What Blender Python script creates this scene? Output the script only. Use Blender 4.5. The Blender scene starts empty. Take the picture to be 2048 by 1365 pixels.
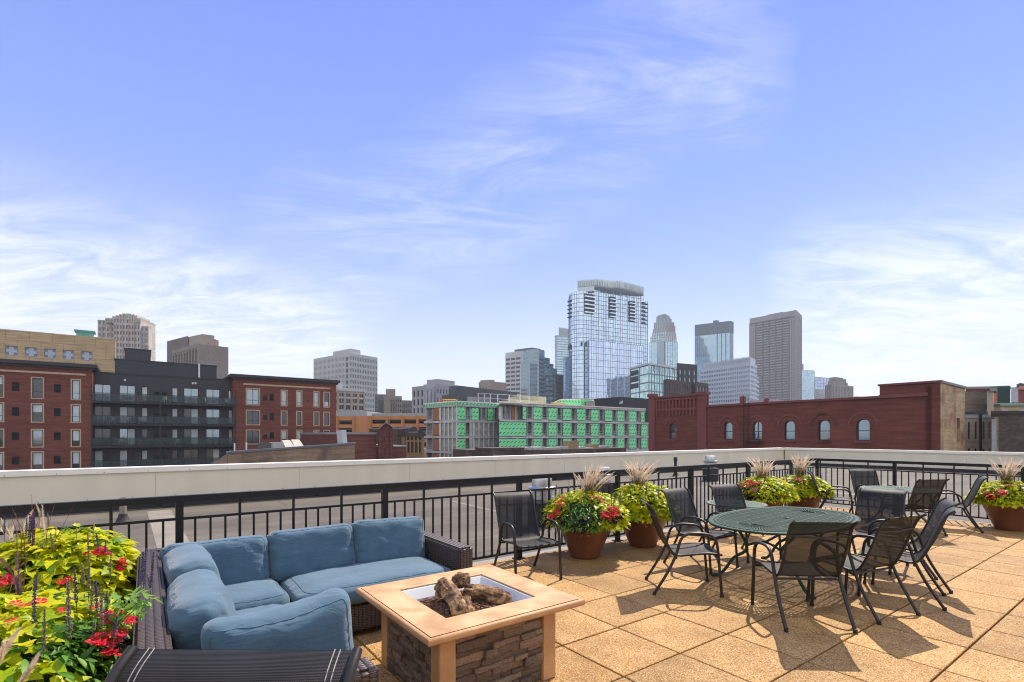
import bpy, bmesh, math, random
from mathutils import Vector, Matrix, noise
R = math.radians
random.seed(7)
SC = bpy.context.scene
# ------------------------------------------------------------------ camera
F = 1010.0; HX = 1024.0; HY = 870.5; EYE = 1.6        # photo calibration (2048 px wide)
cam = bpy.data.cameras.new('camera'); camo = bpy.data.objects.new('camera', cam)
SC.collection.objects.link(camo); SC.camera = camo
camo.location = (0, 0, EYE); camo.rotation_euler = (R(90), 0, 0)
cam.sensor_width = 36; cam.lens = F/2048*36; cam.shift_y = (HY-682.5)/2048
cam.clip_start = .05; cam.clip_end = 6000
# ------------------------------------------------------------------ world + sun
SUN_AZ = 33.0; SUN_EL = 52.0            # azimuth to the right of the view direction (+Y)
SC.view_settings.view_transform = 'Standard'; SC.view_settings.look = 'None'
SC.view_settings.gamma = 1; SC.view_settings.use_curve_mapping = False
SC.view_settings.exposure = 0.58
SC.cycles.filter_width = 1.1
W = bpy.data.worlds.new('World'); SC.world = W; W.use_nodes = True
nt = W.node_tree; nt.nodes.clear()
def N(nt, t, **k):
    n = nt.nodes.new(t)
    for a, b in k.items():
        if a == 'ins':
            for i, v in b.items(): n.inputs[i].default_value = v
        else: setattr(n, a, b)
    return n
def L(nt, a, b): nt.links.new(a, b)
def M(nt, op, a, b=None, c=None, clamp=False):
    n = nt.nodes.new('ShaderNodeMath'); n.operation = op; n.use_clamp = clamp
    for i, v in enumerate((a, b, c)):
        if v is None: continue
        if hasattr(v, 'is_linked') or hasattr(v, 'links'): nt.links.new(v, n.inputs[i])
        else: n.inputs[i].default_value = v
    return n.outputs[0]
def VD(nt, vec, d):
    n = nt.nodes.new('ShaderNodeVectorMath'); n.operation = 'DOT_PRODUCT'
    nt.links.new(vec, n.inputs[0]); n.inputs[1].default_value = d
    return n.outputs['Value']
def dirpx(px, py):
    v = Vector(((px-HX)/F, 1, (HY-py)/F)); v.normalize(); return v
sky = N(nt, 'ShaderNodeTexSky', sky_type='NISHITA')
sky.sun_disc = False; sky.sun_elevation = R(SUN_EL); sky.sun_rotation = R(SUN_AZ)
sky.air_density = 1.0; sky.dust_density = .0; sky.ozone_density = 1.0
tc = N(nt, 'ShaderNodeTexCoord'); D = tc.outputs['Generated']
sep = N(nt, 'ShaderNodeSeparateXYZ'); L(nt, D, sep.inputs[0])
zz = M(nt, 'MAXIMUM', sep.outputs['Z'], 0.0)
den = M(nt, 'ADD', zz, .16)
cx = M(nt, 'DIVIDE', sep.outputs['X'], den); cy = M(nt, 'DIVIDE', sep.outputs['Y'], den)
comb = N(nt, 'ShaderNodeCombineXYZ'); L(nt, cx, comb.inputs[0]); L(nt, cy, comb.inputs[1])
def blob(px, py, wd, power=1.0):
    """soft patch of cloud round one sky direction"""
    d = VD(nt, D, dirpx(px, py)); k = math.cos(R(wd))
    r = M(nt, 'DIVIDE', M(nt, 'SUBTRACT', d, k), 1-k, clamp=True)
    return M(nt, 'POWER', r, power)
def streaks(rot, sx, sy, scale, seed, det=9, dist=.6, rough=.62):
    m = N(nt, 'ShaderNodeMapping'); m.inputs['Rotation'].default_value = (0, 0, R(rot))
    m.inputs['Scale'].default_value = (sx, sy, 1); m.inputs['Location'].default_value = (seed, seed*1.7, 0)
    L(nt, comb.outputs[0], m.inputs[0])
    n = N(nt, 'ShaderNodeTexNoise'); n.inputs['Scale'].default_value = scale; n.inputs['Detail'].default_value = det
    n.inputs['Distortion'].default_value = dist; n.inputs['Roughness'].default_value = rough
    L(nt, m.outputs[0], n.inputs['Vector']); return n.outputs['Fac']
wisp = streaks(38, .6, 1.9, 2.6, 3.1, 14, 1.0, .72)
puff = streaks(22, .6, 1.3, 4.2, 8.4, 14, .7, .70)
def ss(x, a, b):
    n = N(nt, 'ShaderNodeMapRange', interpolation_type='SMOOTHSTEP')
    n.inputs['From Min'].default_value = a; n.inputs['From Max'].default_value = b
    L(nt, x, n.inputs['Value']); return n.outputs[0]
w1 = ss(wisp, .36, .74); w2 = ss(puff, .30, .68)
mask = blob(1180, 250, 9, .8)
for p in ((1040, 330, 9, .8), (920, 400, 9, .8), (800, 450, 8, .8), (660, 500, 9, .8), (1290, 170, 8, .8), (1400, 90, 8, .8), (1470, 210, 5, 1)):
    mask = M(nt, 'MAXIMUM', mask, blob(*p))
bank = blob(60, 560, 17, .7)
for p in ((-300, 520, 20, .8), (330, 600, 12, .9), (1850, 500, 9, .7), (2050, 480, 10, .7), (2350, 520, 18, .8), (1660, 510, 6, 1), (560, 690, 10, 1), (1800, 690, 12, .9), (2000, 620, 12, 1)):
    bank = M(nt, 'MAXIMUM', bank, blob(*p))
lowz = M(nt, 'SUBTRACT', 1.0, ss(zz, .0, .42))
cl = M(nt, 'MULTIPLY', w1, M(nt, 'MULTIPLY', mask, .32))
lowc = M(nt, 'SUBTRACT', 1.0, ss(zz, .22, .40))
cl2 = M(nt, 'MULTIPLY', w2, M(nt, 'MULTIPLY', M(nt, 'MULTIPLY', bank, lowc), .66))
beh = M(nt, 'MULTIPLY', ss(M(nt, 'MULTIPLY', sep.outputs['Y'], -1.0), .0, .35), 1.0)   # broken cloud added to the unseen sky behind, to whiten the ambient light
cl3 = M(nt, 'MULTIPLY', ss(puff, .30, .55), beh)
cloud = M(nt, 'MAXIMUM', M(nt, 'MAXIMUM', cl, cl2), cl3)
haze = M(nt, 'MULTIPLY', M(nt, 'POWER', lowz, 2.0), .5)
cloud = M(nt, 'ADD', cloud, M(nt, 'MULTIPLY', haze, M(nt, 'SUBTRACT', 1.0, cloud)), clamp=True)
tint = N(nt, 'ShaderNodeMix', data_type='RGBA', blend_type='MULTIPLY'); tint.inputs[0].default_value = 1
L(nt, sky.outputs[0], tint.inputs[6]); tint.inputs[7].default_value = (1.12, .97, 1.42, 1)
# thin even veil in front of the clear sky evens out its tone
veil = N(nt, 'ShaderNodeMix', data_type='RGBA'); veil.inputs[0].default_value = .62; L(nt, tint.outputs[2], veil.inputs[6])
vr_ = N(nt, 'ShaderNodeValToRGB'); L(nt, zz, vr_.inputs[0]); el_ = vr_.color_ramp.elements
el_[0].position = 0; el_[0].color = (.70, .78, .95, 1); el_[1].position = .70; el_[1].color = (.175, .29, .90, 1)
x_ = el_.new(.22); x_.color = (.47, .61, .95, 1); x_ = el_.new(.42); x_.color = (.285, .44, .94, 1)
vs_ = N(nt, 'ShaderNodeVectorMath', operation='SCALE'); L(nt, vr_.outputs[0], vs_.inputs[0]); vs_.inputs['Scale'].default_value = 7.2
L(nt, vs_.outputs[0], veil.inputs[7])
mixs = N(nt, 'ShaderNodeMix', data_type='RGBA'); L(nt, cloud, mixs.inputs[0])
L(nt, veil.outputs[2], mixs.inputs[6]); mixs.inputs[7].default_value = (8.2, 8.3, 8.6, 1)
bg = N(nt, 'ShaderNodeBackground'); bg.inputs['Strength'].default_value = .105
L(nt, mixs.outputs[2], bg.inputs['Color'])
wo = N(nt, 'ShaderNodeOutputWorld'); L(nt, bg.outputs[0], wo.inputs[0])
sl = bpy.data.lights.new('sun', 'SUN'); sl.energy = 4.8; sl.angle = R(.5); sl.color = (1, .90, .76)
so = bpy.data.objects.new('sun', sl); SC.collection.objects.link(so)
sd = Vector((math.sin(R(SUN_AZ))*math.cos(R(SUN_EL)), math.cos(R(SUN_AZ))*math.cos(R(SUN_EL)), math.sin(R(SUN_EL))))
so.rotation_euler = sd.to_track_quat('Z', 'Y').to_euler(); so.location = (20, 30, 60)

# ------------------------------------------------------------------ helpers
UA = R(54.01)
U = Vector((math.sin(UA), math.cos(UA), 0)); V = Vector((-math.cos(UA), math.sin(UA), 0))
def uv(u, v, z=0): p = U*u+V*v; return Vector((p.x, p.y, z))
def W2(px, Y): return Vector(((px-HX)/F*Y, Y, 0))
def zpx(py, Y): return EYE+(HY-py)/F*Y
def G(px, py, z=0):
    Y = (EYE-z)*F/(py-HY); return Vector(((px-HX)/F*Y, Y, z))
def toUV(p): return (p.x*U.x+p.y*U.y, p.x*V.x+p.y*V.y)
Zm = {1: (0, 600, 3.9), 2: (450, 660, 4.096), 3: (820, 540, 3.5), 4: (1280, 600, 4.266), 5: (1600, 740, 4.571), 6: (1100, 540, 4.265),
      7: (1860, 750, 8.032), 8: (1000, 560, 6.827), 9: (840, 780, 8.533)}
def Z(k, x, y): a, b, s = Zm[k]; return a+x/s, b+y/s
col = SC.collection
def meta(o, label=None, cat=None, group=None, kind=None):
    if label: o['label'] = label
    if cat: o['category'] = cat
    if group: o['group'] = group
    if kind: o['kind'] = kind
    return o
def empty(name, loc=(0, 0, 0), rz=0, label=None, cat=None, group=None):
    o = bpy.data.objects.new(name, None); col.objects.link(o); o.location = loc; o.rotation_euler = (0, 0, rz)
    o.empty_display_size = .1
    return meta(o, label, cat, group)
def inst(name, mesh, parent=None, loc=(0, 0, 0), rot=(0, 0, 0), sc=(1, 1, 1)):
    o = bpy.data.objects.new(name, mesh); col.objects.link(o)
    o.location = loc; o.rotation_euler = rot; o.scale = sc
    if parent: o.parent = parent
    return o
def copy_tree(o, parent=None):
    c = o.copy(); col.objects.link(c); c.parent = parent
    for ch in list(o.children): copy_tree(ch, c)
    return c
class MB:
    def __init__(s): s.v = []; s.f = []; s.m = []
    def add(s, vs, fs, mi=0):
        b = len(s.v); s.v += [tuple(v) for v in vs]
        for f in fs: s.f.append(tuple(b+i for i in f)); s.m.append(mi)
    def quad(s, a, b, c, d, mi=0): s.add((a, b, c, d), ((0, 1, 2, 3),), mi)
    def ob(s, o, d, n, s0, s1, t0, t1, z0, z1, mi=0):
        """box: o + d*s + n*t, from z0 to z1"""
        P = [o+d*a+n*b+Vector((0, 0, c)) for c in (z0, z1) for a, b in ((s0, t0), (s1, t0), (s1, t1), (s0, t1))]
        s.add(P, ((3, 2, 1, 0), (4, 5, 6, 7), (0, 1, 5, 4), (1, 2, 6, 5), (2, 3, 7, 6), (3, 0, 4, 7)), mi)
    def box(s, x0, x1, y0, y1, z0, z1, mi=0):
        s.ob(Vector((0, 0, 0)), Vector((1, 0, 0)), Vector((0, 1, 0)), x0, x1, y0, y1, z0, z1, mi)
    def prism(s, pts, z0, z1, mi=0, caps=True):
        n = len(pts); A = [Vector((p[0], p[1], z0)) for p in pts]+[Vector((p[0], p[1], z1)) for p in pts]
        fs = [(i, (i+1) % n, n+(i+1) % n, n+i) for i in range(n)]
        if caps: fs += [tuple(range(n-1, -1, -1)), tuple(range(n, 2*n))]
        s.add(A, fs, mi)
    def tube(s, pts, r, n=8, closed=False, mi=0, flat=1.0):
        pts = [Vector(p) for p in pts]; m = len(pts)
        rr = r if isinstance(r, (list, tuple)) else [r]*m
        up = Vector((0, 0, 1)); b = len(s.v); prev = None
        for i, p in enumerate(pts):
            a = pts[(i-1) % m] if (closed or i > 0) else p; c = pts[(i+1) % m] if (closed or i < m-1) else p
            t = (c-a); t.normalize()
            if prev is None:
                x = t.cross(up)
                if x.length < .05: x = t.cross(Vector((0, 1, 0)))
            else: x = prev-t*prev.dot(t)
            x.normalize(); y = t.cross(x); prev = x
            for k in range(n):
                q = 2*math.pi*k/n; s.v.append(tuple(p+x*math.cos(q)*rr[i]*flat+y*math.sin(q)*rr[i]))
        for i in range(m if closed else m-1):
            j = (i+1) % m
            for k in range(n):
                k2 = (k+1) % n; s.f.append((b+i*n+k, b+i*n+k2, b+j*n+k2, b+j*n+k)); s.m.append(mi)
        if not closed:
            s.f.append(tuple(b+k for k in range(n-1, -1, -1))); s.m.append(mi)
            s.f.append(tuple(b+(m-1)*n+k for k in range(n))); s.m.append(mi)
    def lathe(s, prof, n=32, mi=0, c=(0, 0), cap=True):
        b = len(s.v); m = len(prof)
        for r_, z in prof:
            for k in range(n):
                q = 2*math.pi*k/n; s.v.append((c[0]+r_*math.cos(q), c[1]+r_*math.sin(q), z))
        for i in range(m-1):
            for k in range(n):
                k2 = (k+1) % n; s.f.append((b+i*n+k, b+i*n+k2, b+(i+1)*n+k2, b+(i+1)*n+k)); s.m.append(mi)
        if cap:
            s.f.append(tuple(b+k for k in range(n-1, -1, -1))); s.m.append(mi)
            s.f.append(tuple(b+(m-1)*n+k for k in range(n))); s.m.append(mi)
    def mesh(s, name, mats, smooth=False, fix=False, origin=None, uvs=True):
        me = bpy.data.meshes.new(name)
        vs = s.v
        if origin is not None: ox, oy, oz = origin; vs = [(a-ox, b-oy, c-oz) for a, b, c in s.v]
        me.from_pydata(vs, [], s.f)
        if not isinstance(mats, (list, tuple)): mats = [mats]
        for m in mats: me.materials.append(m)
        if len(mats) > 1: me.polygons.foreach_set('material_index', s.m)
        if fix:
            bm = bmesh.new(); bm.from_mesh(me); bmesh.ops.recalc_face_normals(bm, faces=bm.faces); bm.to_mesh(me); bm.free()
        me.update()
        if smooth:
            me.polygons.foreach_set('use_smooth', [True]*len(me.polygons))
            if smooth != True: me.set_sharp_from_angle(angle=R(smooth))
        if uvs:
            ul = me.uv_layers.new(name='UVMap'); data = [0.0]*(len(me.loops)*2)
            for p in me.polygons:
                n = p.normal
                if abs(n.z) > .7: tx, ty = 1, 0
                else:
                    l = math.hypot(n.x, n.y) or 1; tx, ty = -n.y/l, n.x/l
                for li in p.loop_indices:
                    c = s.v[me.loops[li].vertex_index]
                    data[2*li] = c[0]*tx+c[1]*ty; data[2*li+1] = c[1] if abs(n.z) > .7 else c[2]
            ul.data.foreach_set('uv', data)
        return me
    def build(s, name, mats, parent=None, smooth=False, fix=False, world=True, **k):
        """world=True: vertices are world coordinates; the object's origin goes to the parent's base"""
        if parent is not None and world:
            o = inst(name, s.mesh(name, mats, smooth, fix, origin=tuple(parent.location), **k), parent)
        elif parent is None and world and s.v:
            n = len(s.v); c = (sum(v[0] for v in s.v)/n, sum(v[1] for v in s.v)/n, min(v[2] for v in s.v))
            o = inst(name, s.mesh(name, mats, smooth, fix, origin=c, **k)); o.location = c
        else: o = inst(name, s.mesh(name, mats, smooth, fix, **k), parent)
        return o
def catmull(pts, k=5):
    pts = [Vector(p) for p in pts]; out = []
    for i in range(len(pts)-1):
        p0 = pts[max(i-1, 0)]; p1 = pts[i]; p2 = pts[i+1]; p3 = pts[min(i+2, len(pts)-1)]
        for j in range(k):
            t = j/k
            out.append(.5*((2*p1)+(p2-p0)*t+(2*p0-5*p1+4*p2-p3)*t*t+(3*p1-p0-3*p2+p3)*t**3))
    out.append(pts[-1]); return out

# ------------------------------------------------------------------ materials
MATS = {}
def newmat(name):
    m = bpy.data.materials.new(name); m.use_nodes = True; t = m.node_tree
    b = t.nodes['Principled BSDF']; return m, t, b
def coordnode(t, coord):
    n = N(t, 'ShaderNodeTexCoord'); return n.outputs[coord]
def ramp(t, fac, stops):
    r = N(t, 'ShaderNodeValToRGB'); e = r.color_ramp.elements
    e[0].position = stops[0][0]; e[0].color = (*stops[0][1], 1); e[1].position = stops[1][0]; e[1].color = (*stops[1][1], 1)
    for p, c in stops[2:]: x = e.new(p); x.color = (*c, 1)
    L(t, fac, r.inputs[0]); return r.outputs[0]
def pm(name, c, rough=.6, metal=0, var=.12, vs=3., bump=0, bs=60, c2=None, coord='Object', spec=.5, stretch=(1, 1, 1), objvar=0, det=6, lo=.3, hi=.7, sheen=0, coat=0):
    if name in MATS: return MATS[name]
    m, t, b = newmat(name); MATS[name] = m
    co = coordnode(t, coord); mp = N(t, 'ShaderNodeMapping'); mp.inputs['Scale'].default_value = stretch; L(t, co, mp.inputs[0])
    n = N(t, 'ShaderNodeTexNoise'); n.inputs['Scale'].default_value = vs; n.inputs['Detail'].default_value = det; L(t, mp.outputs[0], n.inputs['Vector'])
    if c2 is None: c2 = tuple(x*(1+var) for x in c); c = tuple(x*(1-var) for x in c)
    cc = ramp(t, n.outputs['Fac'], ((lo, c), (hi, c2)))
    if objvar:
        oi = N(t, 'ShaderNodeObjectInfo'); g = N(t, 'ShaderNodeNewGeometry')
        rr = M(t, 'FRACT', M(t, 'ADD', oi.outputs['Random'], g.outputs['Random Per Island']))
        hv = N(t, 'ShaderNodeHueSaturation'); L(t, cc, hv.inputs['Color'])
        L(t, M(t, 'ADD', M(t, 'MULTIPLY', rr, 2*objvar), 1-objvar), hv.inputs['Value'])
        L(t, M(t, 'ADD', M(t, 'MULTIPLY', M(t, 'FRACT', M(t, 'MULTIPLY', rr, 7.3)), .03), .485), hv.inputs['Hue']); cc = hv.outputs[0]
    L(t, cc, b.inputs['Base Color'])
    b.inputs['Roughness'].default_value = rough; b.inputs['Metallic'].default_value = metal
    b.inputs['Specular IOR Level'].default_value = spec
    if sheen: b.inputs['Sheen Weight'].default_value = sheen
    if coat: b.inputs['Coat Weight'].default_value = coat
    if bump:
        n2 = N(t, 'ShaderNodeTexNoise'); n2.inputs['Scale'].default_value = bs; n2.inputs['Detail'].default_value = 4; L(t, mp.outputs[0], n2.inputs['Vector'])
        bp = N(t, 'ShaderNodeBump'); bp.inputs['Strength'].default_value = bump; bp.inputs['Distance'].default_value = .01
        L(t, n2.outputs['Fac'], bp.inputs['Height']); L(t, bp.outputs[0], b.inputs['Normal'])
    return m
def brick(name, c1, c2, mortar, bw=.21, bh=.075, ms=.008, stain=.3, patch=None, big=.12, rough=.85):
    m, t, b = newmat(name); co = coordnode(t, 'UV')
    k = N(t, 'ShaderNodeTexBrick'); L(t, co, k.inputs['Vector']); k.inputs['Scale'].default_value = 1
    k.inputs['Color1'].default_value = (*c1, 1); k.inputs['Color2'].default_value = (*c2, 1); k.inputs['Mortar'].default_value = (*mortar, 1)
    k.inputs['Brick Width'].default_value = bw; k.inputs['Row Height'].default_value = bh; k.inputs['Mortar Size'].default_value = ms
    n = N(t, 'ShaderNodeTexNoise'); n.inputs['Scale'].default_value = big; n.inputs['Detail'].default_value = 9; n.inputs['Roughness'].default_value = .65; L(t, co, n.inputs['Vector'])
    x = N(t, 'ShaderNodeMix', data_type='RGBA', blend_type='MULTIPLY'); x.inputs[0].default_value = 1
    L(t, k.outputs['Color'], x.inputs[6]); L(t, ramp(t, n.outputs['Fac'], ((.3, (1-stain,)*3), (.7, (1+stain*.5,)*3))), x.inputs[7]); out = x.outputs[2]
    # coursing visible from far away
    wv = N(t, 'ShaderNodeTexNoise'); wv.inputs['Scale'].default_value = 1; wv.inputs['Detail'].default_value = 3
    mp = N(t, 'ShaderNodeMapping'); mp.inputs['Scale'].default_value = (.35, 3.2, 1); L(t, co, mp.inputs[0]); L(t, mp.outputs[0], wv.inputs['Vector'])
    y = N(t, 'ShaderNodeMix', data_type='RGBA', blend_type='MULTIPLY'); y.inputs[0].default_value = 1
    L(t, out, y.inputs[6]); L(t, ramp(t, wv.outputs['Fac'], ((.35, (.8,)*3), (.65, (1.15,)*3))), y.inputs[7]); out = y.outputs[2]
    if patch:
        n3 = N(t, 'ShaderNodeTexNoise'); n3.inputs['Scale'].default_value = .45; n3.inputs['Detail'].default_value = 8; L(t, co, n3.inputs['Vector'])
        z = N(t, 'ShaderNodeMix', data_type='RGBA'); L(t, ramp(t, n3.outputs['Fac'], ((.52, (0,)*3), (.62, (.8,)*3))), z.inputs[0])
        L(t, out, z.inputs[6]); z.inputs[7].default_value = (*patch, 1); out = z.outputs[2]
    L(t, out, b.inputs['Base Color']); b.inputs['Roughness'].default_value = rough; b.inputs['Specular IOR Level'].default_value = .25
    return m
def glass(name, c, rough=.06, metal=.0, spec=.9, panes=None, vary=.35):
    """reflective building glass; panes=(w,h) gives each pane its own tone and slight tilt"""
    m, t, b = newmat(name); b.inputs['Roughness'].default_value = rough; b.inputs['Metallic'].default_value = metal; b.inputs['Specular IOR Level'].default_value = spec
    b.inputs['Base Color'].default_value = (*c, 1)
    if panes:
        co = coordnode(t, 'UV'); mp = N(t, 'ShaderNodeMapping'); mp.inputs['Scale'].default_value = (1/panes[0], 1/panes[1], 1); L(t, co, mp.inputs[0])
        fl = N(t, 'ShaderNodeVectorMath', operation='FLOOR'); L(t, mp.outputs[0], fl.inputs[0])
        wn = N(t, 'ShaderNodeTexWhiteNoise', noise_dimensions='3D'); L(t, fl.outputs[0], wn.inputs['Vector'])
        L(t, ramp(t, wn.outputs['Value'], ((0, tuple(x*(1-vary) for x in c)), (1, tuple(min(1, x*(1+vary)) for x in c)))), b.inputs['Base Color'])
        g = N(t, 'ShaderNodeNewGeometry'); s1 = N(t, 'ShaderNodeVectorMath', operation='SUBTRACT'); L(t, wn.outputs['Color'], s1.inputs[0]); s1.inputs[1].default_value = (.5, .5, .5)
        s2 = N(t, 'ShaderNodeVectorMath', operation='SCALE'); L(t, s1.outputs[0], s2.inputs[0]); s2.inputs['Scale'].default_value = .018
        s3 = N(t, 'ShaderNodeVectorMath', operation='ADD'); L(t, g.outputs['Normal'], s3.inputs[0]); L(t, s2.outputs[0], s3.inputs[1]); L(t, s3.outputs[0], b.inputs['Normal'])
    return m
# ================================================================== SETTING: deck, roof, ground
def inview(p, m=60):
    if p.y < .4: return False
    x = HX+F*p.x/p.y; y = HY+F*(EYE-p.z)/p.y
    return -m < x < 2048+m and y < 1365+m*2.5
m, t, b = newmat('aggregate')                      # exposed-aggregate concrete pavers
co = coordnode(t, 'Object'); oi = N(t, 'ShaderNodeObjectInfo')
off = N(t, 'ShaderNodeVectorMath', operation='ADD'); L(t, co, off.inputs[0])
cb = N(t, 'ShaderNodeCombineXYZ'); L(t, M(t, 'MULTIPLY', oi.outputs['Random'], 37.0), cb.inputs[0]); L(t, M(t, 'MULTIPLY', oi.outputs['Random'], 91.0), cb.inputs[1]); L(t, cb.outputs[0], off.inputs[1])
vo = N(t, 'ShaderNodeTexVoronoi', feature='F1'); vo.inputs['Scale'].default_value = 150; L(t, off.outputs[0], vo.inputs['Vector'])
sx = N(t, 'ShaderNodeSeparateColor'); L(t, vo.outputs['Color'], sx.inputs[0])
stone = ramp(t, sx.outputs[0], ((0, (.17, .09, .04)), (.12, (.40, .22, .085)), (.42, (.53, .33, .135)), (.7, (.62, .41, .19)), (.93, (.74, .58, .36))))
ed = ramp(t, vo.outputs['Distance'], ((.25, (1, 1, 1)), (.75, (.60, .52, .45))))
mx = N(t, 'ShaderNodeMix', data_type='RGBA', blend_type='MULTIPLY'); mx.inputs[0].default_value = .8; L(t, stone, mx.inputs[6]); L(t, ed, mx.inputs[7])
n1 = N(t, 'ShaderNodeTexNoise'); n1.inputs['Scale'].default_value = 2.2; n1.inputs['Detail'].default_value = 8; L(t, off.outputs[0], n1.inputs['Vector'])
m2 = N(t, 'ShaderNodeMix', data_type='RGBA', blend_type='MULTIPLY'); m2.inputs[0].default_value = 1; L(t, mx.outputs[2], m2.inputs[6])
L(t, ramp(t, n1.outputs['Fac'], ((.3, (.74, .70, .66)), (.7, (1.08, 1.08, 1.08)))), m2.inputs[7])
hv = N(t, 'ShaderNodeHueSaturation'); L(t, m2.outputs[2], hv.inputs['Color']); L(t, M(t, 'ADD', M(t, 'MULTIPLY', oi.outputs['Random'], .26), .78), hv.inputs['Value'])
hv.inputs['Saturation'].default_value = 1.12
L(t, hv.outputs[0], b.inputs['Base Color']); b.inputs['Roughness'].default_value = .72; b.inputs['Specular IOR Level'].default_value = .35
bp = N(t, 'ShaderNodeBump'); bp.inputs['Strength'].default_value = .7; bp.inputs['Distance'].default_value = .004; bp.invert = True
L(t, vo.outputs['Distance'], bp.inputs['Height']); L(t, bp.outputs[0], b.inputs['Normal'])
AGG = m
DARK = pm('dark_gap', (.03, .025, .02), .9)
CONC = pm('grey_flashing', (.23, .23, .22), .7, vs=4, bump=.2, bs=30)
TL = .61
mb = MB(); g = .007; h = TL/2-g; c_ = .004
ring = lambda q, z: [Vector((0, 0, z))+U*a+V*b_ for a, b_ in ((-q, -q), (q, -q), (q, q), (-q, q))]
A = ring(h, -.045)+ring(h, -c_)+ring(h-c_, 0)
mb.add(A, [(0, 1, 5, 4), (1, 2, 6, 5), (2, 3, 7, 6), (3, 0, 4, 7), (4, 5, 9, 8), (5, 6, 10, 9), (6, 7, 11, 10), (7, 4, 8, 11), (8, 9, 10, 11)])
paver_mesh = mb.mesh('paver', AGG, fix=True)
mb = MB(); mb.add([uv(-9, -16, -.05), uv(12.40, -16, -.05), uv(12.40, 5.40, -.05), uv(-9, 5.40, -.05)], [(0, 1, 2, 3)])
deck = mb.build('terrace_deck', DARK); meta(deck, kind='structure')
cells = []
for i in range(-16, 17):
    for j in range(-2, 26):
        p = uv((i+.5+3.209)*TL, (6.731-j-.5)*TL)
        cells.append((p.length, p, inview(p+U*.3) or inview(p-U*.3) or inview(p+V*.3) or inview(p-V*.3)))
cells.sort(key=lambda c: (not c[2], c[0]))
rest = MB(); nv = 0
for d_, p, vis in cells:
    zj = random.uniform(-.002, .0012); p = Vector((p.x, p.y, zj))
    if vis and nv < 300:
        nv += 1
        o = inst('paver', paver_mesh, deck, p-deck.location, (random.uniform(-.0016, .0016), random.uniform(-.0016, .0016), random.uniform(-.003, .003)+random.choice((0, math.pi/2, math.pi))))
    else: rest.add([Vector(v)+p for v in A], [(4, 5, 9, 8), (5, 6, 10, 9), (6, 7, 11, 10), (7, 4, 8, 11), (8, 9, 10, 11)])
o = rest.build('outer_pavers', AGG, deck); meta(o, kind='stuff')
# flashing kerb round the deck
mb = MB(); O0 = Vector((0, 0, 0))
mb.ob(O0, U, V, -9, 12.46, 5.335, 5.46, -.22, -.012)
mb.ob(O0, V, U, -16, 5.333, 12.335, 12.46, -.22, -.012)
o = mb.build('deck_kerb', CONC); meta(o, kind='structure')
# membrane roof
m, t, b = newmat('roof_membrane')
co = coordnode(t, 'Object'); mp = N(t, 'ShaderNodeMapping'); mp.inputs['Rotation'].default_value = (0, 0, -(math.pi/2-UA)); L(t, co, mp.inputs[0])
br = N(t, 'ShaderNodeTexBrick'); L(t, mp.outputs[0], br.inputs['Vector']); br.inputs['Scale'].default_value = 1; br.inputs['Brick Width'].default_value = 11; br.inputs['Row Height'].default_value = 1.02
br.inputs['Mortar Size'].default_value = .035; br.inputs['Mortar Smooth'].default_value = .6; br.inputs['Color1'].default_value = (.105, .090, .070, 1); br.inputs['Color2'].default_value = (.122, .105, .082, 1); br.inputs['Mortar'].default_value = (.080, .068, .054, 1)
n1 = N(t, 'ShaderNodeTexNoise'); n1.inputs['Scale'].default_value = .5; n1.inputs['Detail'].default_value = 10; n1.inputs['Roughness'].default_value = .7
mp2 = N(t, 'ShaderNodeMapping'); mp2.inputs['Scale'].default_value = (.35, 2.6, 1); L(t, mp.outputs[0], mp2.inputs[0]); L(t, mp2.outputs[0], n1.inputs['Vector'])
n2 = N(t, 'ShaderNodeTexNoise'); n2.inputs['Scale'].default_value = 1.1; n2.inputs['Detail'].default_value = 8; L(t, mp.outputs[0], n2.inputs['Vector'])
a1 = N(t, 'ShaderNodeMix', data_type='RGBA', blend_type='MULTIPLY'); a1.inputs[0].default_value = 1; L(t, br.outputs['Color'], a1.inputs[6]); L(t, ramp(t, n1.outputs['Fac'], ((.3, (.72,)*3), (.7, (1.28,)*3))), a1.inputs[7])
a2 = N(t, 'ShaderNodeMix', data_type='RGBA', blend_type='MULTIPLY'); a2.inputs[0].default_value = 1; L(t, a1.outputs[2], a2.inputs[6]); L(t, ramp(t, n2.outputs['Fac'], ((.3, (.82,)*3), (.7, (1.15, 1.14, 1.12)))), a2.inputs[7])
L(t, a2.outputs[2], b.inputs['Base Color']); b.inputs['Roughness'].default_value = .8; b.inputs['Specular IOR Level'].default_value = .3
ROOFM = m
RZ = -.15
mb = MB(); mb.add([uv(-30, 5.3, RZ), uv(31.2, 5.3, RZ), uv(31.2, 15.0, RZ), uv(-30, 15.0, RZ), uv(12.4, -40, RZ), uv(31.2, -40, RZ), uv(12.4, 5.3, RZ)], [(0, 1, 2, 3), (4, 5, 1, 6)])
roof = mb.build('flat_roof', ROOFM); meta(roof, kind='structure')
PATCH = pm('roof_patch', (.21, .185, .145), .85, vs=2, var=.2)
def patch_(U0, V0, U1, V1, w):
    a = uv(U0, V0, RZ+.004); b_ = uv(U1, V1, RZ+.004); d = (b_-a).normalized(); n = Vector((-d.y, d.x, 0))*w/2
    mb = MB(); mb.quad(a-n, b_-n, b_+n, a+n); o = mb.build('roof_walkway_strip', PATCH, roof)
for a_, b_, w_ in (((318, 1022), (356, 1110), .45), ((905, 1003), (1062, 1040), .09), ((1432, 965), (1500, 975), .35), ((1655, 985), (1850, 1002), .3), ((1655, 945), (1960, 968), .1)):
    p = toUV(G(*a_, RZ)); q = toUV(G(*b_, RZ)); patch_(*p, *q, w_)
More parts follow.
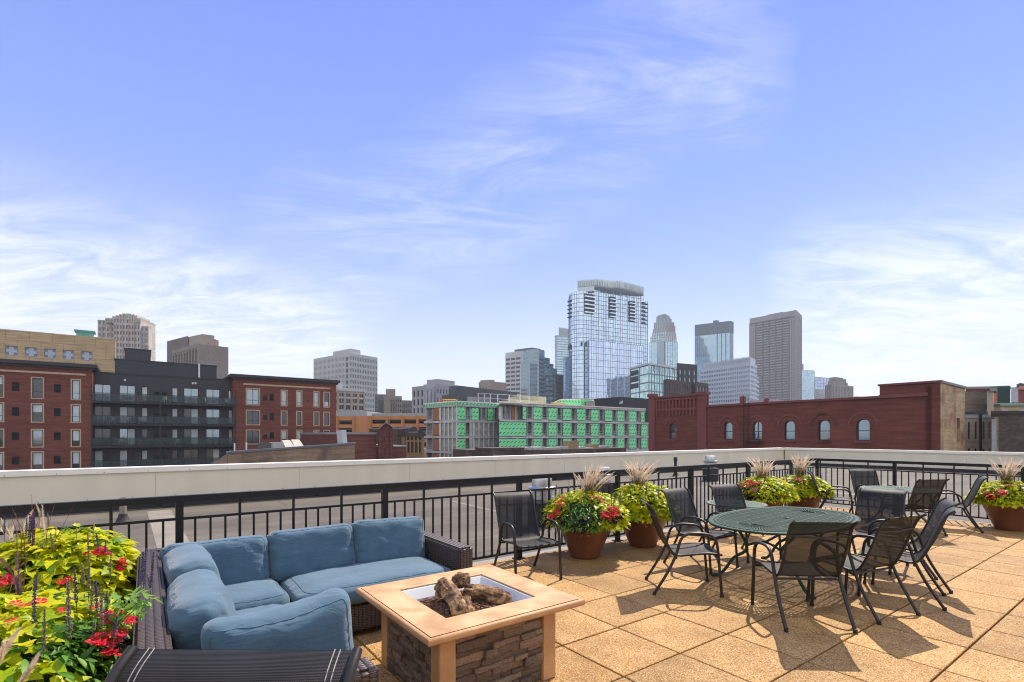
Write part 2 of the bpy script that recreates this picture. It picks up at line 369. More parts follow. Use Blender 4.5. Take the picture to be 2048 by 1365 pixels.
# city ground
ASPH = pm('asphalt', (.05, .05, .052), .9, vs=.05)
mb = MB(); mb.add([(-4000, -3000, -15), (4000, -3000, -15), (4000, 5000, -15), (-4000, 5000, -15)], [(0, 1, 2, 3)])
o = mb.build('city_ground', ASPH); meta(o, kind='structure')
# own building below the roof
OWNB = brick('own_brick', (.20, .07, .045), (.25, .09, .06), (.2, .16, .13))
mb = MB(); mb.ob(O0, U, V, -30, 31.55, -40, 15.35, -15, -.25)
o = mb.build('own_building_walls', OWNB); meta(o, kind='structure')

# ================================================================== parapet walls (metal-clad)
CLAD = pm('cream_metal', (.72, .66, .50), .42, vs=1.6, var=.055, spec=.5, stretch=(1, 1, .12), det=9)
COPE = pm('cream_coping', (.84, .79, .67), .45, vs=1.5, var=.04)
UPST = pm('black_upstand', (.022, .021, .02), .7)
SCREW = pm('screw_steel', (.12, .11, .10), .4, .5)
def parapet(name, label, o, d, n, s0, s1, seams):
    """o + d*s is the inner face line, n points outwards (away from the roof)"""
    e = empty(name, o+d*((s0+s1)/2)+Vector((0, 0, RZ)), 0, label, 'parapet wall')
    mb = MB(); mb.ob(o, d, n, s0, s1, .012, .34, -1.2, .74); mb.build('core', CLAD, e)
    mb = MB(); mb.ob(o, d, n, s0, s1, -.035, .010, RZ, .0); mb.build('membrane_upstand', UPST, e)
    xs = [s0]+seams+[s1]
    for a, b_ in zip(xs, xs[1:]):
        mb = MB(); mb.ob(o, d, n, a+.004, b_-.004, 0, .014, .004, .752); mb.build('cladding_panel', CLAD, e)
        mb = MB(); off = .28
        mb.ob(o, d, n, a+off+.003, b_+off-.003, -.045, .40, .79, .835); mb.ob(o, d, n, a+off+.003, b_+off-.003, -.052, -.040, .715, .832)
        mb.build('coping', COPE, e)
        mb = MB(); mb.ob(o, d, n, b_+off-.09, b_+off+.09, -.056, -.038, .712, .8365); mb.ob(o, d, n, b_+off-.09, b_+off+.09, -.055, .41, .80, .8365); mb.build('coping_splice', COPE, e)
        mb = MB()
        k = int((b_-a)/.82)
        for q in range(k):
            x = a+.4+q*.82
            mb.ob(o, d, n, x-.009, x+.009, -.008, .002, .12, .138)
            mb.ob(o, d, n, x-.008+.3, x+.008+.3, -.058, -.05, .735, .75)
        mb.build('screws', SCREW, e)
    return e
sm = [0.2+3.3*k for k in range(-6, 9)]
parapet('parapet_wall', 'long cream metal parapet wall behind the sofa, receding to the roof corner', V*14.93, U, V, -22, 31.0, sm)
parapet('parapet_wall', 'short grey-cream metal parapet wall on the right, running from the roof corner behind the far table', U*31.0, V, U, -20, 14.88, [-16.5+3.3*k for k in range(0, 10)])
# dark drain blocks at the foot of the parapet
for px in (340, 648, 1117):
    k = (px-HX)/F; Uv = (14.85*(V.x-k*V.y))/(k*U.y-U.x)
    mb = MB(); mb.ob(V*14.80, U, V, Uv-.16, Uv+.16, -.05, .09, RZ, .06); o = mb.build('roof_drain', UPST); 
    meta(o, 'small black drain box at the parapet foot, '+{340: 'behind the left end of the sofa', 648: 'behind the middle of the sofa', 1117: 'beyond the two near silver vents'}[px], 'drain', 'roof drains along the parapet')

# ================================================================== railing
BLK = pm('black_paint', (.008, .008, .009), .42, vs=20, var=.2, spec=.35)
def railing(name, label, o, d, n, s0, s1, posts, talls_every=.465, origin_s=0):
    e = empty(name, o+d*s0, 0, label, 'railing')
    zt = 1.075
    mb = MB(); mb.ob(o, d, n, s0, s1, -.030, .030, zt-.055, zt); mb.build('top_rail', BLK, e)
    mb = MB(); mb.ob(o, d, n, s0, s1, -.012, .012, .862, .884); mb.build('middle_rail', BLK, e)
    mb = MB(); mb.ob(o, d, n, s0, s1, -.016, .016, .082, .108); mb.build('bottom_rail', BLK, e)
    pm_ = MB(); pm_.box(-.029, .029, -.029, .029, .012, zt-.056); pm_.box(-.07, .07, -.06, .06, 0, .012)
    ang = math.atan2(d.y, d.x); pmesh = pm_.mesh('post', BLK)
    bs = MB(); bs.box(-.0085, .0085, -.0085, .0085, .109, .861); bsm = bs.mesh('baluster', BLK)
    bt = MB(); bt.box(-.0105, .0105, -.0105, .0105, .109, zt-.056); btm = bt.mesh('tall_baluster', BLK)
    sp = .11625
    for p in posts: inst('post', pmesh, e, o+d*p-e.location, (0, 0, ang))
    allp = sorted(posts); lim = [s0]+allp+[s1]
    k0 = allp[0]
    k = -200
    while True:
        s = k0+k*sp; k += 1
        if s < s0+.03: continue
        if s > s1-.03: break
        if min(abs(s-p) for p in allp) < .045: continue
        inst('tall_baluster' if (k-1) % 4 == 0 else 'baluster', btm if (k-1) % 4 == 0 else bsm, e, o+d*s-e.location, (0, 0, ang))
    return e
railing('railing', 'long black metal railing along the deck edge behind the sofa', V*5.24, U, V, -3.6, 12.34, [-3.48, -1.62, .24, 2.10, 3.92, 5.78, 7.60, 9.46, 11.2])
railing('railing', 'black metal railing across the far end of the deck, behind the far round table', U*12.31, V, U, -3.6, 5.21, [-1.85, .01, 1.87, 3.73, 5.19])

# ================================================================== roof vents
STEEL = pm('vent_steel', (.55, .55, .56), .28, .85, vs=6, var=.1)
VDARK = pm('vent_base', (.02, .022, .028), .5)
def vent(px, py, s, label):
    p = G(px, py, RZ); e = empty('roof_vent', p, .4, label, 'roof vent', 'silver roof vents')
    def b_(mb, n, mt, sm=False): o = mb.build(n, mt, e, world=False, smooth=sm); o.scale = (s, s, s)
    mb = MB(); mb.box(-.20, .20, -.20, .20, 0, .42); mb.box(-.225, .225, -.225, .225, .42, .45); b_(mb, 'base_box', VDARK)
    mb = MB(); mb.lathe([(.20, .45), (.21, .50), (.23, .52), (.23, .56), (.205, .58), (.205, .66), (.23, .68), (.24, .70)], 36); b_(mb, 'lower_louver', STEEL, 40)
    mb = MB(); mb.lathe([(.24, .705), (.27, .715), (.275, .735), (.26, .75), (.20, .765)], 36); b_(mb, 'flange', STEEL, 40)
    mb = MB(); mb.lathe([(.195, .765), (.195, .90), (.19, .925), (.15, .935), (.0, .94)], 36, cap=False); b_(mb, 'cap', STEEL, 40)
    return e
vent(1084, 1051, 1.0, 'silver mushroom roof vent nearest the deck, between the lone chair and the terracotta planters')
vent(1207, 1000, .95, 'silver mushroom roof vent half hidden behind the plumes of the red-flowered planter')
vent(1421, 961.5, 1.02, 'silver mushroom roof vent farthest away, near the parapet corner')
PVC = pm('pipe_tan', (.24, .20, .15), .6, vs=8, var=.25)
p = G(246, 1046, RZ)
e = empty('vent_pipe', p, 0, 'tan vent pipe with black boot rising from the roof behind the left planters', 'pipe')
mb = MB(); mb.lathe([(.058, .1), (.058, .50), (.048, .50), (.048, .40)], 20, cap=False); mb.build('pipe', PVC, e, world=False, smooth=40)
mb = MB(); mb.lathe([(.16, 0), (.12, .03), (.078, .14), (.07, .18)], 20, cap=False); mb.build('boot', UPST, e, world=False, smooth=40)
p = G(1351, 952, RZ)
e = empty('vent_pipe', p, 0, 'short black vent pipe on the roof beyond the second planter', 'pipe')
mb = MB(); mb.lathe([(.06, .1), (.06, .62), (.08, .62), (.08, .8), (0.0, .8)], 14, cap=False); mb.build('pipe', UPST, e, world=False, smooth=40)
mb = MB(); mb.lathe([(.15, 0), (.11, .03), (.07, .16)], 14, cap=False); mb.build('boot', UPST, e, world=False, smooth=40)
# ================================================================== BACKGROUND CITY
class FP:
    """vertical facade plane from P0 to P1"""
    def __init__(s, P0, P1):
        s.o = Vector((P0.x, P0.y, 0)); s.d = Vector((P1.x-P0.x, P1.y-P0.y, 0)); s.len = s.d.length; s.d.normalize()
        s.n = Vector((s.d.y, -s.d.x, 0))
        if s.n.dot(s.o) > 0: s.n = -s.n           # towards the camera
        s.inn = -s.n
    def hit(s, px, py=HY):
        k = (px-HX)/F
        # o + d*a = (k*Y, Y)
        a = (k*s.o.y-s.o.x)/(s.d.x-k*s.d.y); Y = s.o.y+s.d.y*a
        return a, EYE+(HY-py)/F*Y
    def rect(s, x0, y0, x1, y1):
        a, _ = s.hit(x0); b_, _ = s.hit(x1); m_ = (x0+x1)/2
        return (min(a, b_), max(a, b_), s.hit(m_, y1)[1], s.hit(m_, y0)[1])
def ufp(v, px0, px1):                       # plane parallel to U at offset v between two pixel columns
    f = FP(V*v, V*v+U); a, _ = f.hit(px0); b_, _ = f.hit(px1); return FP(V*v+U*min(a, b_), V*v+U*max(a, b_))
def vfp(u, px0, px1):
    f = FP(U*u, U*u+V); a, _ = f.hit(px0); b_, _ = f.hit(px1); return FP(U*u+V*a, U*u+V*b_)
def holes_wall(mb, f, s0, s1, z0, z1, holes, depth, mi=0, mr=0):
    xs = sorted({s0, s1}|{h[0] for h in holes}|{h[1] for h in holes}); zs = sorted({z0, z1}|{h[2] for h in holes}|{h[3] for h in holes})
    xs = [x for x in xs if s0 <= x <= s1]; zs = [z for z in zs if z0 <= z <= z1]
    P = lambda s_, z_, t_=0: f.o+f.d*s_+f.inn*t_+Vector((0, 0, z_))
    for za, zb in zip(zs, zs[1:]):
        run = None
        for xa, xb in zip(xs, xs[1:]):
            cx_, cz_ = (xa+xb)/2, (za+zb)/2
            inh = any(h[0] < cx_ < h[1] and h[2] < cz_ < h[3] for h in holes)
            if inh:
                if run: mb.quad(P(run[0], za), P(run[1], za), P(run[1], zb), P(run[0], zb), mi); run = None
            else: run = (run[0], xb) if run else (xa, xb)
        if run: mb.quad(P(run[0], za), P(run[1], za), P(run[1], zb), P(run[0], zb), mi)
    for a, b_, c, d_ in holes:
        mb.quad(P(a, c), P(b_, c), P(b_, c, depth), P(a, c, depth), mr); mb.quad(P(a, d_), P(b_, d_), P(b_, d_, depth), P(a, d_, depth), mr)
        mb.quad(P(a, c), P(a, d_), P(a, d_, depth), P(a, c, depth), mr); mb.quad(P(b_, c), P(b_, d_), P(b_, d_, depth), P(b_, c, depth), mr)
def window(e, f, r, fm, gm, depth=.18, fw=.07, mull=(), trans=(), blind=None, bm_=None, surround=None, sw=.14, name='window', sill=None):
    a, b_, c, d_ = r
    mb = MB(); t0, t1 = depth-.06, depth
    B = lambda s0, s1, z0, z1: mb.ob(f.o, f.d, f.inn, s0, s1, t0, t1, z0, z1)
    B(a, a+fw, c, d_); B(b_-fw, b_, c, d_); B(a+fw, b_-fw, c, c+fw); B(a+fw, b_-fw, d_-fw, d_)
    for q in mull: x = a+(b_-a)*q; B(x-fw/2, x+fw/2, c+fw, d_-fw)
    t0 += .004
    for q in trans: z = c+(d_-c)*q; B(a+fw, b_-fw, z-fw*.4, z+fw*.4)
    w = mb.build(name, fm, e)
    P = lambda s_, z_, t_: f.o+f.d*s_+f.inn*t_+Vector((0, 0, z_))
    m2 = MB(); t_ = depth-.02; m2.quad(P(a, c, t_), P(b_, c, t_), P(b_, d_, t_), P(a, d_, t_))
    o = inst('pane', m2.mesh('pane', gm, origin=tuple(e.location)), w)
    if blind:
        for (q0, q1, k0, k1) in blind:
            m3 = MB(); m3.quad(P(a+(b_-a)*k0, c+(d_-c)*q0, t_-.006), P(a+(b_-a)*k1, c+(d_-c)*q0, t_-.006), P(a+(b_-a)*k1, c+(d_-c)*q1, t_-.006), P(a+(b_-a)*k0, c+(d_-c)*q1, t_-.006))
            inst('blind', m3.mesh('blind', bm_, origin=tuple(e.location)), w)
    if surround:
        m3 = MB()
        for s0, s1, z0, z1 in ((a-sw, a, c-sw, d_+sw), (b_, b_+sw, c-sw, d_+sw), (a, b_, d_, d_+sw), (a, b_, c-sw, c)):
            m3.ob(f.o, f.d, f.inn, s0, s1, -.04, .03, z0, z1)
        inst('stone_surround', m3.mesh('stone_surround', surround, origin=tuple(e.location)), w)
    return w
REDB = brick('red_brick', (.212, .066, .042), (.175, .053, .035), (.17, .075, .055))
TANST = pm('tan_stone', (.50, .36, .22), .8, vs=2)
DGREY = pm('dark_panel', (.033, .033, .036), .55, vs=.6, var=.15)
DGREY2 = pm('penthouse_panel', (.040, .042, .048), .6, vs=.4, var=.1)
BFRAME = pm('black_frame', (.012, .012, .014), .4)
WG = glass('window_glass', (.035, .05, .055), .04, .0, .9)
WGR = glass('window_glass_reflective', (.30, .36, .38), .05, .75, .6)
BLIND = pm('blind', (.55, .62, .60), .5, vs=1, coat=.6)
GBAL = None
m, t, b = newmat('balcony_glass'); b.inputs['Base Color'].default_value = (.06, .09, .09, 1); b.inputs['Roughness'].default_value = .12; b.inputs['Specular IOR Level'].default_value = .25; b.inputs['Alpha'].default_value = .42; GBAL = m
DK = pm('void_dark', (.015, .014, .014), .9)
rnd = random.Random(11)
# ---- red brick block, left
def redblock(label, f, ztop, wins, vents, cornice_ext=(.5, .5), depth_b=16, stringc=None):
    e = empty('apartment_building', f.o+Vector((0, 0, -15)), 0, label, 'building')
    holes = [w[0] for w in wins]+vents
    mb = MB(); holes_wall(mb, f, 0, f.len, -15, ztop, holes, .32)
    q = f.o+f.inn*depth_b
    for a_, b_ in ((0, 0), (f.len, f.len)):
        mb.quad(f.o+f.d*a_+Vector((0, 0, -15)), q+f.d*a_+Vector((0, 0, -15)), q+f.d*a_+Vector((0, 0, ztop)), f.o+f.d*a_+Vector((0, 0, ztop)))
    mb.build('wall', REDB, e)
    mb = MB(); mb.ob(f.o, f.d, f.inn, .02, f.len-.02, .34, depth_b, -15, ztop-.05); mb.build('interior', DK, e)
    mb = MB(); x0, x1 = cornice_ext
    mb.ob(f.o, f.d, f.inn, -x0*.5, f.len+x1*.5, -.22, depth_b, ztop, ztop+.28); mb.ob(f.o, f.d, f.inn, -x0, f.len+x1, -.62, depth_b+.2, ztop+.28, ztop+.72)
    mb.build('cornice', BFRAME if False else pm('cornice_dark', (.03, .027, .027), .5), e)
    if stringc: 
        mb = MB(); mb.ob(f.o, f.d, f.inn, stringc[0], stringc[1], -.09, .05, stringc[2]-.12, stringc[2]+.12); mb.build('string_course', TANST, e)
    for r, kw in wins: window(e, f, r, BFRAME, kw.pop('g', WG), depth=.2, surround=TANST, **kw)
    for r in vents:
        mb = MB(); a, b_, c, d_ = r
        k = 7
        for i in range(k):
            z = c+(d_-c)*(i+.5)/k; mb.ob(f.o, f.d, f.inn, a, b_, .06, .16, z-.03, z+.03)
        mb.build('louvre_grille', BFRAME, e)
    return e
f = ufp(87.1, -90, 185)
def colr(f, xs, rows, k):          # windows of one column: pixel columns through zoom k, rows as heights
    a = f.hit(Z(k, xs[0], 0)[0])[0]; b_ = f.hit(Z(k, xs[1], 0)[0])[0]; return [(a, b_, r[0], r[1]) for r in rows]
rows = [(6.3, 8.8), (3.3, 5.5), (.15, 2.25), (-2.9, -.6)]
wins = []
for xs in ((-330, -262), (-75, 22), (252, 333), (562, 622)):
    for i, r in enumerate(colr(f, xs, rows, 1)):
        kw = dict(trans=(.32,)) ; q = rnd.random()
        kw['blind'] = {0: [(.62, 1, 0, 1)], 1: [(.55, 1, 0, 1)], 2: [], 3: [(.3, 1, 0, 1)]}[i] if q < .8 else []
        if i == 2 and xs[0] > 500: kw['blind'] = [(.35, 1, 0, 1)]
        kw['bm_'] = BLIND; kw['g'] = WGR if rnd.random() < .55 else WG
        wins.append((r, kw))
vr = [(7.05, 8.15), (4.0, 5.05), (.95, 1.95), (-2.1, -1.1)]
vents = []
for xs in ((-230, -170), (92, 150), (420, 474)): vents += colr(f, xs, vr, 1)
redblock('red brick apartment block with tan-framed windows and dark cornice at the far left', f, 10.2, wins, vents, stringc=(0, f.len-.7, 9.55))
# ---- red brick block, right of the dark one
f2 = ufp(87.1, 467, 672)
def R2(x0, y0, x1, y1): return f2.rect(*Z(2, x0, y0), *Z(2, x1, y1))
wins = []
z1 = R2(180, 486, 280, 612)[2:]; z2 = R2(180, 663, 280, 775)[2:]; z3 = R2(180, 825, 280, 932)[2:]
for xs, kw0 in (((178, 280), dict(mull=(.5,), trans=(.28,))), ((464, 504), dict(trans=(.25,))), ((590, 626), dict(trans=(.25,))), ((731, 766), dict(trans=(.25,))), ((812, 851), dict())):
    a = f2.hit(Z(2, xs[0], 0)[0])[0]; b_ = f2.hit(Z(2, xs[1], 0)[0])[0]
    for i, z in enumerate((z1, z2, z3)):
        kw = dict(kw0); kw['bm_'] = BLIND; kw['g'] = WGR if i == 0 else WG
        if xs[0] in (464, 590, 731) and i == 2: kw['blind'] = [(.35, 1, 0, 1)]
        if xs[0] in (464, 590) and i == 0: kw['blind'] = [(.28, 1, 0, 1)]
        if xs[0] == 812: kw['g'] = WG; kw['blind'] = [(0, .35, 0, 1)] if i == 0 else []
        wins.append(((a, b_, z[0], z[1]), kw))
vents = []
for dy in (0, 159, 318):
    vents.append(R2(313, 541+dy, 345, 578+dy)); vents.append(R2(368, 527+dy*.985, 402, 580+dy*.985))
for y in (577, 730, 882): vents.append(R2(671, y, 684, y+15))
redblock('red brick apartment block with dark cornice to the right of the charcoal balconies', f2, 10.15, wins, vents, stringc=(f2.hit(Z(2, 150, 0)[0])[0], f2.hit(Z(2, 862, 0)[0])[0], 9.45), depth_b=14)
# small dark bulkhead on its roof
bz = FP(f2.o+f2.inn*5, f2.o+f2.inn*5+f2.d*4)
# ---- charcoal balcony block
f3 = ufp(88.7, 183, 470)
e = empty('apartment_building', f3.o+Vector((0, 0, -15)), 0, 'charcoal apartment block with long glass-railed balconies between two red brick blocks', 'building')
fl = [6.2-3.02*k for k in range(-0, 5)]
cols = [(735, 865, 's'), (930, 1055, 's'), (1105, 1152, 'w'), (1200, 1243, 'g'), (1262, 1300, 'g'), (1342, 1387, 'w'), (1433, 1548, 's'), (1608, 1715, 's'), (1782, 1815, 'w')]
holes = []; wl = []
for k, z in enumerate(fl):
    for x0, x1, ty in cols:
        a = f3.hit(Z(1, x0, 0)[0])[0]; b_ = f3.hit(Z(1, x1, 0)[0])[0]
        r = (a, b_, z+.05, z+2.35) if ty != 'g' else (a, b_, z+1.0, z+1.55)
        if ty == 'w': r = (a, b_, z+.2, z+2.3)
        holes.append(r); wl.append((r, ty, k))
mb = MB(); holes_wall(mb, f3, 0, f3.len, -15, 10.0, holes, .3)
mb.build('wall', DGREY, e)
mb = MB(); mb.ob(f3.o, f3.d, f3.inn, .02, f3.len-.02, .33, 15, -15, 9.9); mb.build('interior', DK, e)
mb = MB(); mb.ob(f3.o, f3.d, f3.inn, 0, f3.len, -.08, 15, 10.0, 10.22); mb.build('roof_edge', BFRAME, e)
mb = MB()
for s in [f3.len*q/9 for q in range(1, 9)]: mb.ob(f3.o, f3.d, f3.inn, s-.015, s+.015, -.012, .004, 8.55, 9.98)
mb.build('panel_joints', BFRAME, e)
for r, ty, k in wl:
    if ty == 'g':
        mb = MB()
        for i in range(4): z = r[2]+(r[3]-r[2])*(i+.5)/4; mb.ob(f3.o, f3.d, f3.inn, r[0], r[1], .02, .12, z-.03, z+.03)
        mb.build('louvre_grille', BFRAME, e); continue
    q = rnd.random(); bl = []
    if ty == 's' and q < .45: bl = [(0, 1, 0.04, .48)] if q < .25 else [(0, 1, .52, .97)]
    if ty == 'w' and q < .6: bl = [(.0, 1, 0, 1)] if q < .25 else [(.4, 1, 0, 1)]
    window(e, f3, r, BFRAME, WGR if (k < 1 or rnd.random() < .25) else WG, depth=.22, mull=(.5,) if ty == 's' else (), blind=bl, bm_=BLIND, name='sliding_door' if ty == 's' else 'window')
sec = [f3.len*q for q in (0, .13, .285, .40, .475, .60, .735, .86, 1.0)]
for k, z in enumerate(fl):
    mb = MB(); mb.ob(f3.o, f3.d, f3.inn, .05, f3.len-.05, -1.75, -.003, z-.30, z); mb.build('balcony_slab', BFRAME, e)
    for a, b_ in zip(sec, sec[1:]):
        if k == 0 and False: continue
        mb = MB(); mb.ob(f3.o, f3.d, f3.inn, a+.05, b_-.05, -1.715, -1.69, z+.06, z+1.0); gp = mb.build('balcony_glass_panel', GBAL, e)
    mb = MB()
    for a in sec: mb.ob(f3.o, f3.d, f3.inn, min(max(a-.03, .05), f3.len-.11), min(max(a+.03, .11), f3.len-.05), -1.73, -1.67, z, z+1.06)
    for s in [f3.len*(i+.5)/27 for i in range(27)]: mb.ob(f3.o, f3.d, f3.inn, s-.018, s+.018, -1.685, -1.65, z, z+1.02)
    mb.ob(f3.o, f3.d, f3.inn, .05, f3.len-.05, -1.735, -1.665, z+1.02, z+1.085); mb.build('balcony_rail', BFRAME, e)
mb = MB(); s = f3.hit(Z(1, 1247, 0)[0])[0]
for s in (.12, s, f3.len-.16): mb.ob(f3.o, f3.d, f3.inn, s-.09, s+.09, -1.66, -1.50, -9, 8.3)
mb.build('balcony_column', BFRAME, e)
for x in (975, 1503, 1525):
    a, z = f3.hit(*Z(1, x, 652 if x > 1000 else 627)); mb = MB(); mb.ob(f3.o, f3.d, f3.inn, a-.12, a+.12, -.18, -.02, z-.14, z+.14); mb.build('wall_lamp', pm('lamp_white', (.6, .6, .58), .4), e)
# penthouse storey set back on its roof
fp_ = ufp(97, *[Z(1, x, 0)[0] for x in (895, 1690)])
zt = fp_.hit(*Z(1, 900, 465))[1]
mb = MB(); mb.ob(fp_.o, fp_.d, fp_.inn, 0, fp_.len, 0, 12, 9.9, zt)
for s in [fp_.len*(i+.5)/16 for i in range(16)]: mb.ob(fp_.o, fp_.d, fp_.inn, s-.02, s+.02, -.02, .01, 10, zt-.1)
mb.ob(fp_.o, fp_.d, fp_.inn, -.1, fp_.len+.1, -.1, 12.1, zt, zt+.15); mb.build('penthouse', DGREY2, e)
f4 = ufp(103, *[Z(1, x, 0)[0] for x in (972, 1176)]); z4 = f4.hit(*Z(1, 975, 380))[1]
mb = MB(); mb.ob(f4.o, f4.d, f4.inn, 0, f4.len, 0, 9, zt+.152, z4); mb.ob(f4.o, f4.d, f4.inn, -.1, f4.len+.1, -.1, 9.1, z4, z4+.12); mb.build('stair_tower', DGREY2, e)
s_, z_ = fp_.hit(*Z(1, 1552, 530)); mb = MB(); mb.ob(fp_.o, fp_.d, fp_.inn, s_-.12, s_+.12, -.4, -.2, 10.2, z_+.6); mb.build('downpipe', pm('white_pipe', (.7, .7, .7), .5), e)
PGREEN = pm('shrub_green', (.05, .09, .03), .8)
# balcony things (a few pixels each)
tiny = [(940, 0, 'pot'), (1065, 0, 'pot'), (1100, 0, 'pot'), (1275, 0, 'chair'), (1310, 0, 'chair'), (1610, 0, 'chair'), (1760, 0, 'chair'), (790, 1, 'chair'), (825, 1, 'chair'), (880, 1, 'chair'), (1010, 1, 'chair'), (1100, 1, 'chair'), (940, 2, 'chair'), (985, 2, 'chair'), (1090, 2, 'pot'), (1140, 2, 'pot'), (1380, 2, 'chair')]
WPL = pm('white_plastic', (.6, .58, .52), .5); TERR0 = pm('clay', (.4, .2, .1), .8); FLW = pm('pink_bloom', (.5, .2, .2), .7, c2=(.4, .45, .15), vs=20)
BLN = {0: 'top', 1: 'second', 2: 'third'}
for i, (x, k, ty) in enumerate(tiny):
    s, _ = f3.hit(Z(1, x, 0)[0]); p = f3.o+f3.d*s+f3.n*1.1+Vector((0, 0, fl[k]+.002))
    if ty == 'pot':
        e2 = empty('potted_plant', p, 0, 'small potted plant, %s balcony of charcoal block, %s' % (BLN[k], {940: 'near its left end', 1065: 'under the left sliding doors', 1100: 'by the tall blind', 1090: 'left of its column', 1140: 'beside its column'}[x]), 'plant', 'balcony plants on the charcoal block')
        mb = MB(); mb.lathe([(.14, 0), (.2, .35)], 10); mb.build('pot', TERR0, e2, world=False)
        mb = MB()
        for q in range(60):
            v = Vector((rnd.gauss(0, .16), rnd.gauss(0, .16), .55+rnd.gauss(0, .14))); a_ = Vector((rnd.uniform(-1, 1), rnd.uniform(-1, 1), rnd.uniform(-1, 1)))*.09; b2 = Vector((rnd.uniform(-1, 1), rnd.uniform(-1, 1), rnd.uniform(-1, 1)))*.09
            mb.add([v, v+a_, v+b2], [(0, 1, 2)])
        mb.build('foliage', FLW, e2, world=False)
    else:
        e2 = empty('balcony_chair', p, rnd.uniform(0, 6), 'small pale chair, %s balcony of charcoal block, %s' % (BLN[k], {1275: 'right of its column', 1310: 'second right of its column', 1610: 'at the right-hand doors', 1760: 'near its right end', 790: 'leftmost there', 825: 'second from its left end', 880: 'third from its left end', 1010: 'fourth from its left end', 1100: 'left of its column', 940: 'leftmost there', 985: 'second from its left end', 1380: 'right of its column'}[x]), 'chair', 'balcony chairs on the charcoal block')
        mb = MB(); mb.box(-.25, .25, -.25, .25, .4, .46); mb.build('seat', WPL, e2, world=False)
        mb = MB(); mb.box(-.25, .25, .2, .26, .46, .9); mb.build('backrest', WPL, e2, world=False)
        mb = MB()
        for a_ in (-.22, .22):
            for b2 in (-.22, .22): mb.box(a_-.02, a_+.02, b2-.02, b2+.02, 0, .4)
        mb.build('legs', WPL, e2, world=False)
# ---------------- generic tower
def grid(mb, f, s0, s1, z0, z1, nx, nz, pw, bh, proud=.3, top=None, t0=0.0):
    """piers and spandrel bands standing proud of the glass plane; pw, bh = fraction of a bay"""
    bw = (s1-s0)/nx; st = (z1-z0)/nz
    if pw > 0:
        for i in range(nx+1):
            a = s0+bw*i-bw*pw/2; b_ = a+bw*pw
            mb.ob(f.o, f.d, f.inn, max(a, s0-.02), min(b_, s1+.02), -proud-t0, .05, z0, z1)
    if bh > 0:
        for j in range(nz+1):
            a = z0+st*j-st*bh/2; b_ = a+st*bh
            mb.ob(f.o, f.d, f.inn, s0, s1, -proud*.85-t0, .06, max(a, z0), min(b_, z1))
def tower(name, label, Lc, C, Rc, ytop, wall, gl, fl=(10, 20, .3, .4, .3), fr=None, base=-15, par=1.5, cat='tower', zb=None, capm=None, e=None, partname='storeys'):
    """C = nearest visible corner; Lc/Rc = far ends of the two visible faces, all as (px, depth)"""
    A = W2(*Lc); Cc = W2(*C); B = W2(*Rc); Dd = A+B-Cc
    zt = zpx(ytop, C[1])
    zb = base if zb is None else zb
    if e is None: e = empty(name, (Cc.x, Cc.y, base), 0, label, cat)
    mb = MB(); mb.prism([A, Cc, B, Dd], zb, zt-par*.5); o = mb.build('windows', gl, e); 
    f1 = FP(A, Cc); f_2 = FP(Cc, B)
    mb = MB()
    for f, g in ((f1, fl), (f_2, fr)):
        if g is None: continue
        grid(mb, f, 0, f.len, zb, zt-par, *g)
        mb.ob(f.o, f.d, f.inn, -.01, f.len+.01, -g[4]*1.1, .5, zt-par, zt)
    # hidden faces and roof
    for f in (FP(B, Dd), FP(A, Dd)): mb.ob(f.o, f.d, f.n, 0, f.len, -.35, -.05, zb, zt)
    c4 = (A+Cc+B+Dd)/4
    ins = [c4+(p-c4)*.985 for p in (A, Cc, B, Dd)]
    mb.prism(ins, zt-.6, zt-.3)
    o = mb.build(partname, wall, e); meta(o, kind='stuff' if (fl and fl[0]*fl[1] > 300) else None)
    return e, zt, f1, f_2, (A, Cc, B, Dd)
def para(e, name, q, a0, a1, b0, b1, z0, z1, mt):
    """block on a tower roof; a runs from the near corner to the left end, b from the near corner to the right end"""
    A, Cc, B, Dd = q; P_ = lambda a, b_: Cc+(A-Cc)*a+(B-Cc)*b_
    mb = MB(); mb.prism([P_(a0, b0), P_(a1, b0), P_(a1, b1), P_(a0, b1)], z0, z1); return mb.build(name, mt, e)
def blockon(e, name, f, s0, s1, t0, t1, z0, z1, mt):
    mb = MB(); mb.ob(f.o, f.d, f.inn, s0, s1, t0, t1, z0, z1); return mb.build(name, mt, e)
c = pm
LIME = c('limestone', (.36, .35, .32), .8, vs=.05); WHITEC = c('white_concrete', (.50, .50, .48), .8, vs=.05); TAN2 = brick('tan_metal_panels', (.52, .37, .20), (.54, .385, .21), (.40, .28, .15), bw=3.2, bh=2.4, ms=.06, stain=.08, big=.02)
DKG = glass('dark_glass', (.03, .035, .04), .08, .2, .8); BROWNC = c('brown_concrete', (.27, .225, .18), .85, vs=.08, var=.1); BRC2 = c('brown_concrete_dark', (.17, .14, .12), .85, vs=.08)
COPG = c('copper_green', (.12, .33, .27), .7, vs=.5)
BLUEG = glass('blue_glass', (.40, .50, .60), .06, .85, .9, panes=(1.5, 3.2), vary=.22)
CLEARG = glass('bright_glass', (.50, .62, .74), .05, .95, .9, panes=(1.6, 3.5), vary=.13)
GREENG = glass('green_glass', (.40, .56, .52), .06, .85, .9, panes=(1.6, 1.9), vary=.25)
GREYG = glass('grey_glass', (.22, .27, .32), .1, .7, .8)
TEALG = glass('teal_glass', (.38, .54, .60), .06, .85, .9, panes=(3, 3.6), vary=.12)
